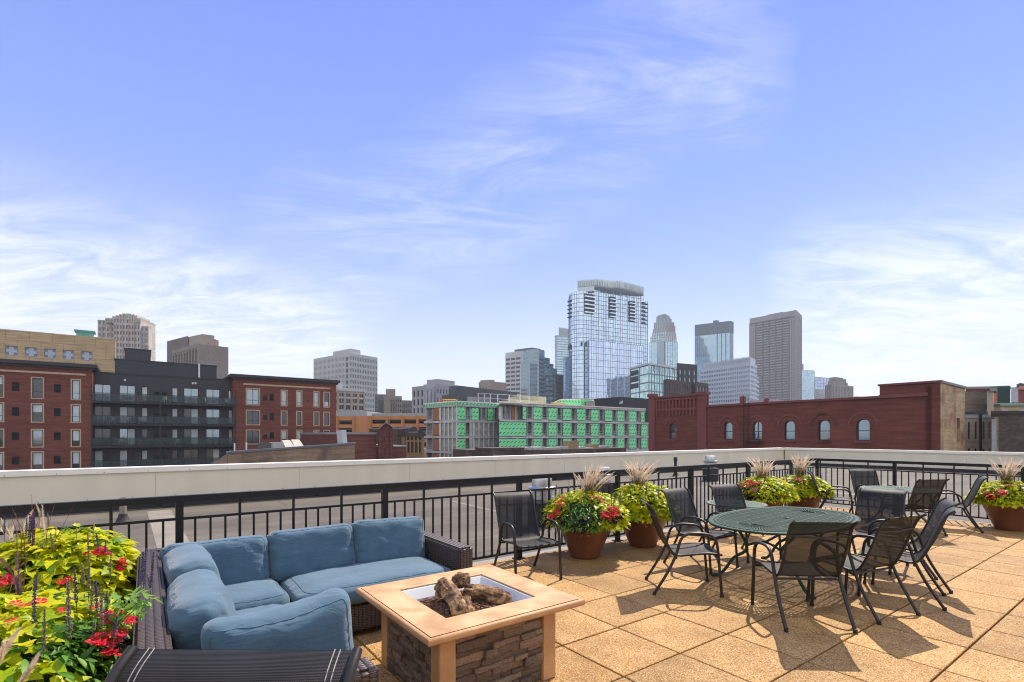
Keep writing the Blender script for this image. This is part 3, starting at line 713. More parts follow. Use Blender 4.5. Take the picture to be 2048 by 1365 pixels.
# tan building upper-left
f = ufp(130, -120, 231)
e = empty('institutional_building', f.o+Vector((0, 0, -15)), 0, 'long tan metal-clad building with square cross-barred windows above the far-left brick block', 'building')
zt = f.hit(0, 660)[1]
hs = []
zw = (f.hit(*Z(1, 85, 435))[1], f.hit(*Z(1, 85, 360))[1])
for x0, x1 in ((-270, -180), (-118, -20), (38, 138), (193, 291), (343, 438), (488, 580), (630, 720)):
    a = f.hit(Z(1, x0, 0)[0])[0]; b_ = f.hit(Z(1, x1, 0)[0])[0]; hs.append((a, b_, *zw))
mb = MB(); holes_wall(mb, f, 0, f.len, -15, zt, hs, .5); mb.ob(f.o, f.d, f.inn, -.01, f.len-.01, .52, 1.5, -15, zt-.03)
mb.quad(f.o+f.d*f.len+Vector((0, 0, -15)), f.o+f.d*f.len+f.inn*.6+Vector((0, 0, -15)), f.o+f.d*f.len+f.inn*.6+Vector((0, 0, zt)), f.o+f.d*f.len+Vector((0, 0, zt))); mb.build('wall', TAN2, e)
CROSS = c('window_cross', (.42, .48, .55), .5); WBL = glass('bluegrey_window', (.13, .15, .20), .1, .4, .8)
for r in hs:
    w = window(e, f, r, CROSS, WBL, depth=.4, fw=.12, blind=())
    a, b_, c0, d0 = r; mb = MB(); mb.ob(f.o, f.d, f.inn, (a+b_)/2-.35, (a+b_)/2+.35, .2, .36, c0+.1, d0-.1); mb.ob(f.o, f.d, f.inn, a+.1, b_-.1, .205, .355, (c0+d0)/2-.3, (c0+d0)/2+.3)
    inst('cross_bars', mb.mesh('cross_bars', CROSS, origin=tuple(e.location)), w)
mb = MB(); mb.ob(f.o, f.d, f.inn, 0, f.len+.1, -.06, .6, zt, zt+.2); mb.build('roof_edge', c('tan_edge', (.55, .42, .26), .6), e)
a = f.hit(Z(1, 590, 0)[0])[0]; b_ = f.hit(Z(1, 724, 0)[0])[0]; zc = f.hit(*Z(1, 655, 245))[1]
mb = MB(); mb.ob(f.o, f.d, f.inn, a, b_, 1, 3, zt+.0, zc); mb.ob(f.o, f.d, f.inn, a-.3, b_+.3, .8, 3.2, zc, zc+.35); mb.build('copper_penthouse', COPG, e)
# ornate stepped tower
ORN = brick('ornate_stone', (.52, .48, .42), (.47, .38, .30), (.40, .36, .31), bw=4.2, bh=5, ms=.3, stain=.12, big=.08)
BUFF = c('buff_brick', (.40, .27, .19), .85, vs=.3)
e = empty('ornate_tower', W2(250, 300)+Vector((0, 0, -15)), 0, 'cream and buff ornate apartment tower with rounded stepped crown behind the tan building', 'tower')
def orn(px0, px1, Y, ytop, nx, nz, th=16, nm='wing'):
    f = FP(W2(px0, Y), W2(px1, Y+2)); zt = zpx(ytop, Y)
    mb = MB(); mb.ob(f.o, f.d, f.inn, .1, f.len-.1, .1, th-.1, -15, zt-.5); mb.build('windows', WBL, e)
    mb = MB(); grid(mb, f, 0, f.len, zt-nz*3.6, zt-.02, nx, nz, .42, .42, .35); mb.ob(f.o, f.d, f.inn, 0, f.len, .05, th, zt-.55, zt)
    mb.ob(f.o, f.d, f.n, 0, .15, -th, -.05, -15, zt); mb.ob(f.o, f.d, f.n, f.len-.15, f.len, -th, -.05, -15, zt); o = mb.build(nm, ORN, e)
    mb = MB()
    for i in range(1, nx, 2): mb.ob(f.o, f.d, f.inn, f.len*i/nx-f.len/nx*.12, f.len*i/nx+f.len/nx*.12, -.52, .0, zt-nz*3.6, zt-3.2)
    mb.build('buff_piers', BUFF, e)
orn(196, 231, 303, 640, 4, 26); orn(228, 281, 300, 636, 9, 28, nm='central_bay'); orn(279, 297.5, 303, 652, 2, 24)
for (a, b_, y) in ((212, 226, 636), (226, 234, 633), (233, 274, 630.5), (240, 268, 628.5), (272, 281, 637), (246, 262, 627.3)):
    f = FP(W2(a, 300.8), W2(b_, 301.5)); mb = MB(); mb.ob(f.o, f.d, f.inn, 0, f.len, 0, 12, zpx(645, 300), zpx(y, 300))
    for i in range(5): mb.ob(f.o, f.d, f.inn, f.len*i/4-.25, f.len*i/4+.25, -.4, .1, zpx(645, 300), zpx(y-.8, 300))
    mb.build('crown_step', ORN, e)
# brown brutalist tower
e, zt, fa, fb, q = tower('concrete_tower', 'tan-brown concrete apartment tower with ribbed left side behind the charcoal roof', (349, 222), (400, 205), (455, 212.6), 688.5, BROWNC, DKG, (9, 1, .38, .03, .9), (5, 18, .92, .86, .12))
tower('x', '', (375.6, 228), (405, 221), (427, 224), 668.7, c('tan_concrete', (.34, .29, .23), .85, vs=.1), BROWNC, (1, 1, .9, .9, .1), (1, 1, .9, .9, .1), e=e, zb=zt-.5, partname='lift_housing', par=.3)
fu = FP(W2(334, 240), W2(376, 227)); zu = zpx(683, 240); mb = MB(); mb.prism([fu.o, fu.o+fu.d*fu.len, W2(380, 244), W2(340, 250)], -15, zu); mb.build('upper_wing', BRC2, e)
tower('x', '', (427, 226), (429, 224.5), (435.5, 227), 679, c('rust_brown', (.22, .13, .09), .85), BROWNC, (1, 1, .9, .9, .1), (1, 1, .9, .9, .1), e=e, zb=zt-.5, partname='corner_core', par=.3)
mb = MB()
for i in range(14): z = zt-4-i*3.1; mb.ob(fu.o, fu.d, fu.inn, -.8, fu.len*.5, -1.2, .3, z, z+1.0)
mb.build('balconies', BRC2, e)
# white office tower
e, zt, fa, fb, q = tower('office_tower', 'pale grey concrete office tower with a fine window grid left of the middle', (628, 357), (698, 330), (754, 351), 706, c('pale_concrete', (.46, .47, .43), .8, vs=.05), DKG, (26, 18, .62, .45, .35), (17, 18, .5, .42, .45))
para(e, 'lift_housing', q, .02, .50, .08, .42, zt-.3, zpx(698, 333), c('pale_concrete', (.46, .47, .43)))
mb = MB()
for i in range(18): z = zt-5.2-i*(zt-1.5+15)/18; mb.ob(fa.o, fa.d, fa.inn, fa.len-2.6, fa.len-.8, -.5, -.3, z, z+2.4)
mb.build('stair_windows', DKG, e)
# striped apartment tower
e, zt, fa, fb, _ = tower('apartment_tower', 'low tan and white striped apartment tower in front of the pale office tower', (660, 238), (675, 236), (728, 244), 778, c('tan_brick2', (.40, .30, .20), .85, vs=.2), DKG, (4, 12, .4, .3, .3), (4, 1, .33, .05, .9), par=1.2)
mb = MB(); grid(mb, fb, 0, fb.len, -8, zt-1, 8, 10, .06, .28, .55); mb.ob(fb.o, fb.d, fb.inn, -.3, fb.len+.3, -1.2, 2, zt-.9, zt+.5); mb.build('balcony_fronts', WHITEC, e)
blockon(e, 'roof_housing', fb, .3, fb.len*.2, .5, 2, zt+.5, zpx(765, 238), WHITEC)
# brown towers
tower('residential_tower', 'narrow dark grey tower just right of the pale office tower', (750, 300), (756, 300), (778, 302), 789, c('dk_concrete', (.14, .15, .15), .85), DKG, (3, 16, .4, .3, .3), (16, 2, .35, .2, .3))
e, zt, fa, fb, q = tower('residential_tower', 'brown brick tower with dark balcony stack above the orange garage', (768, 282), (781, 280), (803, 283), 792, BROWNC, DKG, (3, 14, .75, .7, .2), (5, 14, .55, .5, .3))
para(e, 'roof_housing', q, .1, .9, .1, .5, zt-.3, zpx(779, 283), BROWNC)
mb = MB()
for i in range(12): z = zt-3-i*3; mb.ob(fb.o, fb.d, fb.inn, 0, fb.len*.42, -.9, .1, z-1.0, z)
mb.build('balconies', BRC2, e)
tower('residential_tower', 'short brown flat-roofed tower beside the grey stepped office', (799, 320), (804, 319), (826, 322), 801, BRC2, DKG, (2, 12, .4, .4, .3), (6, 10, .5, .45, .3))
# grey stepped office
STG = c('stepped_grey', (.36, .36, .36), .85, vs=.05)
e, zt, fa, fb, _ = tower('stepped_office', 'light grey stepped concrete office block with slit windows left of the dark metal roof', (826, 262), (850, 255), (872, 263), 772, STG, DKG, (3, 9, .55, .3, .6), (3, 1, .75, .05, .5))
e2_, zt2, fa2, fb2, q2 = tower('x', '', (848, 268), (872, 262), (916, 276), 767.5, STG, DKG, (3, 9, .6, .5, .4), (8, 9, .6, .5, .4), e=e)
para(e, 'top_block', q2, .1, 1.0, .12, .9, zt2-.3, zpx(760, 268), STG)
# dark metal-roofed hall
e = empty('dark_hall', W2(930, 200)+Vector((0, 0, -15)), 0, 'long dark grey metal hall with sloping roofline behind the green construction site', 'building')
DM = c('dark_metal', (.065, .078, .088), .5, vs=.2, stretch=(1, 1, .1)); 
f = FP(W2(898, 190), W2(1036, 200))
def poly(mb, f, pts, t0, t1):
    n = len(pts); A = [f.o+f.d*f.hit(x, y)[0]+f.inn*t0+Vector((0, 0, f.hit(x, y)[1])) for x, y in pts]; B = [p+Vector((p.x, p.y, 0)).normalized()*(t1-t0) for p in A]
    mb.add(A+B, [tuple(range(n)), tuple(range(2*n-1, n-1, -1))]+[(i, (i+1) % n, n+(i+1) % n, n+i) for i in range(n)])
mb = MB(); poly(mb, f, [(898, 900), (898, 774), (912, 771), (1034, 785), (1034, 900)], 0, 30)
for i in range(40): s = f.len*i/40; mb.ob(f.o, f.d, f.inn, s, s+.12, -.08, .02, -5, f.hit(912+i*3, 771+i*.36)[1]-.4 if i > 3 else 17)
mb.build('hall_wall', DM, e)
mb = MB(); poly(mb, f, [(907, 780), (907, 772), (927, 772), (927, 780)], 3, 10); mb.build('roof_housing', DM, e)
f = FP(W2(884, 180), W2(902, 181)); mb = MB(); poly(mb, f, [(884, 900), (884, 791), (901, 789), (901, 900)], 0, 12); mb.build('front_annexe', c('dm2', (.05, .055, .06), .4), e)
f = FP(W2(934, 176), W2(980, 179)); mb = MB()
for i in range(22): s = f.len*i/22; mb.ob(f.o, f.d, f.inn, s, s+.14, -.1, .1, 0, f.hit(940, 794)[1])
mb.build('white_fins', WHITEC, e); mb = MB(); mb.ob(f.o, f.d, f.inn, 0, f.len, .12, 6, -15, f.hit(940, 795)[1]); mb.build('fin_backing', DM, e)
# far brown slab
RB = c('rose_brown', (.30, .22, .18), .85, vs=.05)
e, zt, fa, fb, q = tower('brown_slab', 'far rose-brown windowless block between the dark hall and the white grid tower', (958, 420), (983, 415), (1012, 425), 763.5, RB, DKG, (4, 10, .8, .8, .2), (4, 10, .9, .9, .2)); para(e, 'tower_head', q, .1, .95, .05, .3, zt-.3, zpx(760.5, 418), RB)
# white grid tower + curved glass tower
e, zt, fa, fb, q = tower('grid_tower', 'white concrete tower with dark horizontal window grid and dark rooftop crown', (1011.5, 520), (1064, 500), (1085, 510), 700, c('white_grid', (.56, .55, .52), .8, vs=.03), DKG, (5, 22, .16, .5, .6), (2, 22, .2, .5, .6), par=5)
para(e, 'crown', q, .05, .7, .1, .95, zt-.3, zpx(696.5, 505), c('crown_dark', (.06, .09, .11), .4))
e = empty('curved_glass_tower', W2(1078, 455)+Vector((0, 0, -15)), 0, 'blue-green glass tower with rounded front stepping down to the right', 'tower')
def curved(pts, Y0, ztop, nz, nm, bandm, gm, bh=.4, z0=-15):
    poly_ = [W2(px, Y) for px, Y in pts]
    mb = MB(); mb.prism(poly_, z0, ztop-.3); mb.build('glass_storeys', gm, e)
    mb = MB(); st = (ztop-z0)/nz; c4 = sum(poly_, Vector())/len(poly_); P2 = [c4+(p-c4)*1.012 for p in poly_]
    for j in range(nz+1):
        z = z0+st*j; mb.prism(P2, max(z0, z-st*bh/2), min(ztop, z+st*bh/2)+.001)
    o = mb.build(nm, bandm, e)
SPB = c('spandrel_green', (.26, .36, .36), .35, vs=.05, metal=.3)
curved([(1043, 470), (1046, 461), (1054, 455), (1066, 452), (1078, 453), (1088, 458), (1090, 470), (1088, 490), (1045, 490)], 455, zpx(700, 455), 26, 'spandrel_bands', SPB, GREYG)
curved([(1040, 452), (1042, 449), (1060, 446), (1072, 449), (1076, 460), (1040, 475)], 450, zpx(728, 450), 22, 'spandrel_bands', SPB, GREYG)
curved([(1088, 459), (1099.5, 464), (1099, 500), (1086, 500)], 459, zpx(715.5, 460), 24, 'spandrel_bands', SPB, TEALG)
curved([(1098, 463), (1107, 467), (1106, 500), (1096, 500)], 459, zpx(727.5, 463), 22, 'spandrel_bands', SPB, TEALG)
curved([(1106, 466), (1114, 470), (1113, 500), (1104, 500)], 459, zpx(737, 466), 20, 'spandrel_bands', SPB, TEALG)
f = FP(W2(1048, 462), W2(1088, 461)); mb = MB(); mb.ob(f.o, f.d, f.inn, .3, f.len, 2, 20, zpx(705, 455), zpx(697.5, 455)); mb.build('roof_crown', c('crown_dark', (.06, .09, .11), .4), e)
# slim glass tower behind the big one
e, zt, fa, fb, _ = tower('slim_glass_tower', 'slim grey-green glass tower just left of the big glass tower', (1110, 700), (1113, 697), (1145, 705), 671, c('gg', (.34, .37, .38), .4, metal=.3), TEALG, (1, 40, .1, .3, .3), (3, 44, .08, .38, .3))
blockon(e, 'upper_storeys', fb, fb.len*.18, fb.len, .3, 2, zt-.3, zpx(656, 697), c('gg2', (.33, .37, .37), .5, vs=.05)); mb = MB(); mb.ob(fb.o, fb.d, fb.inn, fb.len*.16, fb.len*.2, .5, 1.2, zt, zpx(653.5, 697)); mb.ob(fb.o, fb.d, fb.inn, fb.len*.16, fb.len*.6, .5, .9, zpx(655.5, 697), zpx(654.6, 697)); mb.build('crown_frame', WHITEC, e)
tower('dark_banded_block', 'dark banded office block at the foot of the slim glass tower', (1096, 470), (1112, 460), (1130, 468), 749, c('dbb', (.05, .055, .06), .5), GREYG, (3, 16, .05, .35, .3), (3, 16, .05, .4, .3))
# ---- the big glass tower
e = empty('glass_tower', W2(1168, 420)+Vector((0, 0, -15)), 0, 'tallest tower, bright mirror glass with stacked dark balconies and grey louvred crown', 'tower')
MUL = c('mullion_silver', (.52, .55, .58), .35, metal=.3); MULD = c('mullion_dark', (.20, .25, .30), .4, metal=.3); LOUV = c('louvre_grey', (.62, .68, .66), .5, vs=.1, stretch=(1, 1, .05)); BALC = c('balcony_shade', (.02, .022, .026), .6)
fR = FP(W2(1167.5, 420), W2(1295, 452)); fL0 = FP(W2(1141, 428), W2(1158, 420)); fL1 = FP(W2(1158, 420), W2(1167.5, 421.5))
ztC = zpx(583, 420); zmid = zpx(598, 420)
A = fR.o; Bp = fR.o+fR.d*fR.len
body = [W2(1137.5, 440), W2(1139, 430), W2(1144, 424), W2(1158, 420), W2(1167.5, 420), Bp, W2(1294, 500), W2(1139, 480)]
mb = MB(); mb.prism(body, -15, ztC); mb.build('curtain_wall', CLEARG, e)
# upper body (from px 1189) taller
s1 = fR.hit(Z(6, 375, 0)[0])[0]; s2 = fR.hit(Z(6, 800, 0)[0])[0]
zU = zpx(575, fR.o.y+fR.d.y*s1); 
mb = MB(); mb.prism([fR.o+fR.d*s1, fR.o+fR.d*s2, W2(1286, 490), W2(1189, 470)], ztC, zU); mb.build('upper_storeys', CLEARG, e)
mb = MB(); nb = 9; z = -15; st = 3.62
nzz = int((ztC+15)/st)
sub = [fR.len*(i)/nb for i in range(nb+1)]
for s in sub: mb.ob(fR.o, fR.d, fR.inn, s-.22, s+.22, -.45, .02, -15, zU-.1 if s1-.5 < s < s2+.5 else ztC)
o = mb.build('mullions', MUL, e)
mb = MB()
for i in range(nb*3):
    s = fR.len*(i+.5)/(nb*3)+fR.len/(nb*6)
    if i % 3 != 2: mb.ob(fR.o, fR.d, fR.inn, s-.07, s+.07, -.2, .02, -15, zU-.1 if s1 < s < s2 else ztC)
for j in range(1, int((zU+15)/st)+1):
    z = -15+j*st
    if z < ztC-.3: mb.ob(fR.o, fR.d, fR.inn, 0, fR.len, -.16, .02, z-.19, z+.19)
    elif z < zU: mb.ob(fR.o, fR.d, fR.inn, s1, s2, -.16, .02, z-.19, z+.19)
lp = body[:5]
for a, b_ in zip(lp, lp[1:]):
    f = FP(a, b_)
    for j in range(1, nzz+1): z = -15+j*st; mb.ob(f.o, f.d, f.inn, -.05, f.len+.05, -.16, .02, z-.19, z+.19)
    k = max(1, int(f.len/2.2))
    for i in range(k+1): s = f.len*i/k; mb.ob(f.o, f.d, f.inn, s-.09, s+.09, -.22, .02, -15, ztC)
o = mb.build('floor_lines', MULD, e); meta(o, kind='stuff')
# louvred crown
cr = [W2(*(Z(6, 235, 0)[0], 424)), W2(Z(6, 378, 0)[0], 419.5), W2(Z(6, 505, 0)[0], 424), W2(Z(6, 580, 0)[0], 424), W2(Z(6, 800, 0)[0], 444)]
crt = [zpx(Z(6, 0, 115)[1], 424), zpx(Z(6, 0, 77)[1], 419.5), zpx(Z(6, 0, 106)[1], 424), zpx(Z(6, 0, 94)[1], 424), zpx(Z(6, 0, 152)[1], 444)]
ct = zU+10.5
mb = MB(); zc0 = ztC+2
PP = cr+[cr[-1]+fR.inn*30, cr[0]+fR.inn*30]
mb.prism([p+Vector((0, .6, 0)) for p in cr]+[W2(1286, 480), W2(1156.5, 450)], zU-.5, zpx(560, 421)); 
for q, (a, b_) in enumerate(zip(cr, cr[1:])):
    f = FP(a, b_); k = int(f.len/1.5)
    for i in range(k): s = f.len*i/k; mb.ob(f.o, f.d, f.inn, s, s+.75, -.7, .3, zU+.0, zpx(559.2, 421)+.3*(i % 2))
mb.prism([cr[0], cr[1], W2(1188, 440), W2(1156.5, 440)], ztC+.2, zU-.5)
o = mb.build('louvred_crown', LOUV, e)
def balc(x0, x1, y0, y1, n, out=1.6, deep=True):
    a = fR.hit(Z(6, x0, 0)[0])[0]; b_ = fR.hit(Z(6, x1, 0)[0])[0]; zt_ = fR.hit(*Z(6, (x0+x1)/2, y0))[1]; zb_ = fR.hit(*Z(6, (x0+x1)/2, y1))[1]
    st_ = (zt_-zb_)/n
    for i in range(n):
        z = zb_+i*st_
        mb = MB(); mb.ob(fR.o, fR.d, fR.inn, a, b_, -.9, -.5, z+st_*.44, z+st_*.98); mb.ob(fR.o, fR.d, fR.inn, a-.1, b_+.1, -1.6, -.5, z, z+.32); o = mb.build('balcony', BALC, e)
        mb = MB(); mb.ob(fR.o, fR.d, fR.inn, a, b_, -out, -out+.1, z+.32, z+st_*.42); inst('railing_glass', mb.mesh('railing_glass', CLEARG, origin=tuple(e.location)), o)
balc(288, 375, 208, 375, 5); balc(505, 553, 232, 410, 6); balc(673, 720, 268, 440, 6)
for i in range(6):          # balconies sticking out past the right-hand corner
    z = fR.hit(*Z(6, 800, 463-i*33.5))[1]
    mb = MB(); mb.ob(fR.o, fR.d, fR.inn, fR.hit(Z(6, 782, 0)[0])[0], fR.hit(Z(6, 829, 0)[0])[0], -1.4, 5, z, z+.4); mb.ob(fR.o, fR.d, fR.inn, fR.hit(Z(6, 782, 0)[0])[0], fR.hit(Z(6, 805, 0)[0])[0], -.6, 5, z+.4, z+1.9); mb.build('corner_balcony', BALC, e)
for i in range(5):
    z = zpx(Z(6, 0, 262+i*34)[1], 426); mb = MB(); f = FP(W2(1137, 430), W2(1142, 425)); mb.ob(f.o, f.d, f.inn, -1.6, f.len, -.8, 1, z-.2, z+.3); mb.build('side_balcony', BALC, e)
for x0, x1, y0, y1 in ((258, 300, 620, 652), (158, 180, 645, 675)):
    f = fL1 if x0 > 200 else FP(W2(1137, 430), W2(1142, 425)); a, z1_ = f.hit(*Z(6, x0, y0)); b_, z0_ = f.hit(*Z(6, x1, y1)); mb = MB(); mb.ob(f.o, f.d, f.inn, a, b_, -1.0 if x0 > 200 else -.6, .1, z0_, z1_); mb.build('plant_louvre', BALC, e)
# lower front slab (wider panes)
fP = FP(W2(Z(6, 333, 0)[0], 410), W2(Z(6, 800, 0)[0], 437)); zp = fP.hit(*Z(6, 340, 600))[1]
mb = MB(); mb.prism([fP.o, fP.o+fP.d*fP.len, W2(1286.5, 449), W2(1172, 420)], -15, zp); mb.build('podium_curtain_wall', glass('podium_glass', (.52, .62, .78), .04, .95, .9, panes=(2.2, 5), vary=.10), e)
mb = MB()
for i in range(9): s = fP.len*i/8; mb.ob(fP.o, fP.d, fP.inn, s-.2, s+.2, -.35, .02, -15, zp)
mb.build('podium_mullions', MUL, e)
mb = MB()
for i in range(24):
    if i % 3: s = fP.len*i/24; mb.ob(fP.o, fP.d, fP.inn, s-.07, s+.07, -.15, .02, -15, zp)
j = 0
while zp-j*5.2 > -10: z = zp-j*5.2; mb.ob(fP.o, fP.d, fP.inn, 0, fP.len, -.18, .02, z-.22, z+.1); j += 1
fq = FP(W2(1170, 418), W2(Z(6, 333, 0)[0], 410)); 
for j in range(30): z = zp-j*3.6; mb.ob(fq.o, fq.d, fq.inn, 0, fq.len, -.1, .05, z-.2, z+.1)
mb.build('podium_floor_lines', MULD, e)
mb = MB(); mb.prism([fq.o, fq.o+fq.d*(fq.len-.1), W2(1179, 419), W2(1171, 424)], -15, zp-.05); mb.build('podium_return_wall', BLUEG, e)
# left shaft
e3, zt, fa, fb, _ = tower('x', '', (1127, 450), (1128, 440), (1141, 444), 713, MUL, CLEARG, (1, 50, .1, .07, .15), (4, 46, .07, .08, .18), e=e, par=.4)
# ---- art deco tower
e = empty('art_deco_tower', W2(1327, 800)+Vector((0, 0, -15)), 0, 'tiered pale stone and glass tower with domed top, right of the tallest tower', 'tower')
DECO = c('deco_stone', (.36, .36, .33), .6, vs=.03); DECB = c('deco_brown', (.24, .215, .19), .7, vs=.03)
def tier(xa, xc, xb, yt, yb, mt, gm, nx, nz, Y=800, pw=.4, bh=.25, dy=14):
    A_, C_, B_ = W2(Z(4, xa, 0)[0], Y+dy), W2(Z(4, xc, 0)[0], Y), W2(Z(4, xb, 0)[0], Y+dy*.9)
    z0, z1_ = zpx(Z(4, 0, yb)[1], Y), zpx(Z(4, 0, yt)[1], Y)
    mb = MB(); mb.prism([A_, C_, B_, A_+B_-C_], z0, z1_-.5); mb.build('glass', gm, e)
    mb = MB()
    for f, k in ((FP(A_, C_), nx[0]), (FP(C_, B_), nx[1])): grid(mb, f, 0, f.len, z0, z1_, k, nz, pw, bh, .5)
    mb.prism([A_, C_, B_, A_+B_-C_], z1_-.45, z1_); mb.build('tier', mt, e)
tier(76, 215, 320, 352, 1000, c('deco_pale', (.45, .50, .50), .4, metal=.4), TEALG, (6, 5), 20, pw=.12, bh=.05, Y=790)
tier(90, 212, 310, 300, 360, DECO, TEALG, (8, 6), 3, Y=793); tier(103, 225, 305, 270, 330, DECO, TEALG, (8, 6), 3, Y=796)
tier(110, 228, 298, 235, 320, DECO, GREYG, (8, 5), 5); tier(119, 230, 290, 180, 300, DECO, GREYG, (7, 5), 9, Y=803)
tier(140, 235, 268, 150, 230, DECO, GREYG, (8, 4), 6, Y=806); tier(141, 226, 252, 128, 190, DECO, GREYG, (8, 3), 4, Y=809); tier(150, 212, 238, 120, 150, DECO, GREYG, (8, 3), 2, Y=812)
f = FP(W2(Z(4, 228, 0)[0], 800.2), W2(Z(4, 298, 0)[0], 812.5)); blockon(e, 'brown_shaft', f, 0, f.len, -1.0, 3, zpx(Z(4, 0, 330)[1], 800), zpx(Z(4, 0, 210)[1], 800), DECB)
blockon(e, 'glass_slot', FP(W2(Z(4, 150, 0)[0], 795), W2(Z(4, 210, 0)[0], 788)), 0, 11, -2.5, 3, 20, zpx(Z(4, 0, 355)[1], 790), GREYG)
# ---- blue slab tower
e, zt, fa, fb, q = tower('blue_tower', 'dark-crowned blue-green mirror slab tower between the tiered tower and the brown-grey one', (Z(4, 468, 0)[0], 900), (Z(4, 765, 0)[0], 868), (Z(4, 795, 0)[0], 876), Z(4, 0, 182)[1], c('blue_tower_mull', (.30, .40, .44), .4, metal=.5), glass('blue_tower_glass', (.30, .43, .50), .07, .9, .9, panes=(6, 4), vary=.1), (18, 1, .07, .01, .4), (4, 1, .3, .02, .5), par=2)
zc_ = zpx(Z(4, 0, 292)[1], 880)
CRB = c('blue_crown', (.045, .075, .10), .35, metal=.2)
for f in (fa, fb): 
    mb = MB(); mb.ob(f.o, f.d, f.inn, 0, f.len, -.9, .1, zc_, zt+.2)
    for i in range(int(f.len/4)): mb.ob(f.o, f.d, f.inn, i*4, i*4+.7, -1.2, .1, zc_, zt+.2)
    mb.build('dark_crown', CRB, e)
mb = MB()
for i in range(3): s = fa.len*(.64+i*.12); mb.ob(fa.o, fa.d, fa.inn, s, s+1.2, -.9, .1, -15, zc_)
mb.build('vertical_fins', CRB, e)
para(e, 'roof_plant', q, .38, .5, .3, .8, zt, zt+5, CRB)
# ---- grey-brown tower
GBT = c('greybrown_stone', (.31, .275, .26), .8, vs=.02, var=.06)
e, zt, fa, fb, q = tower('slab_tower', 'tall grey-brown stone slab tower with rows of dark windows, farthest right of the tall ones', (Z(4, 938, 0)[0], 655), (Z(4, 1330, 0)[0], 610), (Z(4, 1379, 0)[0], 640), Z(4, 0, 88)[1], GBT, DKG, (1, 50, .02, .52, .5), (6, 50, .45, .45, .5), par=6)
mb = MB()
for s0, s1, k in ((0, .14, 4), (.14, .30, 1), (.30, .44, 1), (.44, .58, 1), (.58, .72, 1), (.72, .86, 1), (.86, 1.0, 4)):
    for i in range(k+1):
        s = fa.len*(s0+(s1-s0)*i/k); mb.ob(fa.o, fa.d, fa.inn, s-(.7 if k == 1 else .75), s+(.7 if k == 1 else .75), -.56, .02, -15, zt-6)
mb.build('piers', GBT, e)
para(e, 'roof_plant', q, .3, .64, .2, .8, zt-.5, zt+2.6, BRC2); blockon(e, 'crown_slot', fa, 1.5, fa.len-1.5, -.65, .1, zt-8.3, zt-6.8, DKG)
# ---- white-glass office
WGO = c('white_frame', (.50, .54, .58), .4, vs=.03, metal=.1)
e, zt, fa, fb, _ = tower('banded_office', 'white-framed glass office block with pale blue bands in front of the brown-grey tower', (Z(4, 515, 0)[0], 415), (Z(4, 940, 0)[0], 375), (Z(4, 995, 0)[0], 392), Z(4, 0, 535)[1], WGO, GREYG, (28, 20, .24, .5, .3), (5, 20, .25, .5, .3), par=1.5)
mb = MB(); grid(mb, fa, fa.len*.09, fa.len, zt+.01, zt+4.6, 30, 1, .35, .12, .2); mb.prism([fa.o+fa.d*fa.len*.09+fa.inn*.3, fa.o+fa.d*fa.len+fa.inn*.3, fb.o+fb.d*fb.len*.8, fb.o+fb.d*fb.len*.8-fa.d*fa.len*.85], zt-.2, zt+4); mb.build('roof_screen', WGO, e)
blockon(e, 'lower_wing', fb, fb.len, fb.len*1.35, .5, 20, -15, zt-8.5, WGO)
mb = MB(); fl2 = FP(fb.o+fb.d*fb.len, fb.o+fb.d*fb.len*1.35); grid(mb, fl2, 0, fl2.len, -15, zt-9, 3, 18, .2, .3, .3); mb.build('wing_frame', GREYG, e)
# ---- green glass office
e, zt, fa, fb, _ = tower('green_glass_office', 'green glass office block with white roof frame beside the tallest tower', (1261, 268), (1298, 250), (1368, 272), 728, c('green_spandrel', (.16, .21, .20), .4), GREENG, (2, 12, .02, .14, .2), (14, 12, .03, .13, .2), par=.6)
FRM = c('white_frame2', (.55, .56, .55), .5)
mb = MB()
for f in (fa, fb): mb.ob(f.o, f.d, f.inn, -.2, f.len+.2, -.5, .2, zt-.4, zt+.5)
for i in range(8): s = fb.len*i/7; mb.ob(fb.o, fb.d, fb.inn, s-.2, s+.2, -.55, .1, zt-3.4, zt)
mb.build('roof_frame', FRM, e)
mb = MB()
for i in range(3): z = zt-4.1-3.4*i; mb.ob(fa.o, fa.d, fa.inn, .1, fa.len*.42, -.35, 3, z, z+2.5)
mb.build('open_terraces', BALC, e)
# ---- dark brick hotel
HB = c('hotel_brick', (.085, .055, .050), .8, vs=.2); HG = c('hotel_grey', (.05, .052, .056), .7, vs=.2)
HW = glass('hotel_window', (.34, .42, .42), .08, .7, .8, panes=(1.2, 2), vary=.3)
e, zt, fa, fb, _ = tower('brick_hotel', 'dark brown brick hotel with a grid of pale windows and a charcoal tower', (Z(4, 205, 0)[0], 203), (Z(4, 232, 0)[0], 200), (Z(4, 430, 0)[0], 212), Z(4, 0, 676)[1], HB, HW, (1, 10, .9, .9, .2), (9, 10, .5, .34, .3), par=1.2)
tower('x', '', (Z(4, 318, 0)[0], 212), (Z(4, 322, 0)[0], 211), (Z(4, 482, 0)[0], 216), Z(4, 0, 541)[1], HG, HW, (1, 10, .9, .9, .2), (4, 14, .62, .4, .3), par=2, e=e, partname='charcoal_tower')
tower('x', '', (Z(4, 470, 0)[0], 213), (Z(4, 476, 0)[0], 212), (Z(4, 577, 0)[0], 218), Z(4, 0, 702)[1], HB, HW, (1, 10, .9, .9, .2), (4, 9, .5, .34, .3), par=1.2, e=e, partname='right_wing')
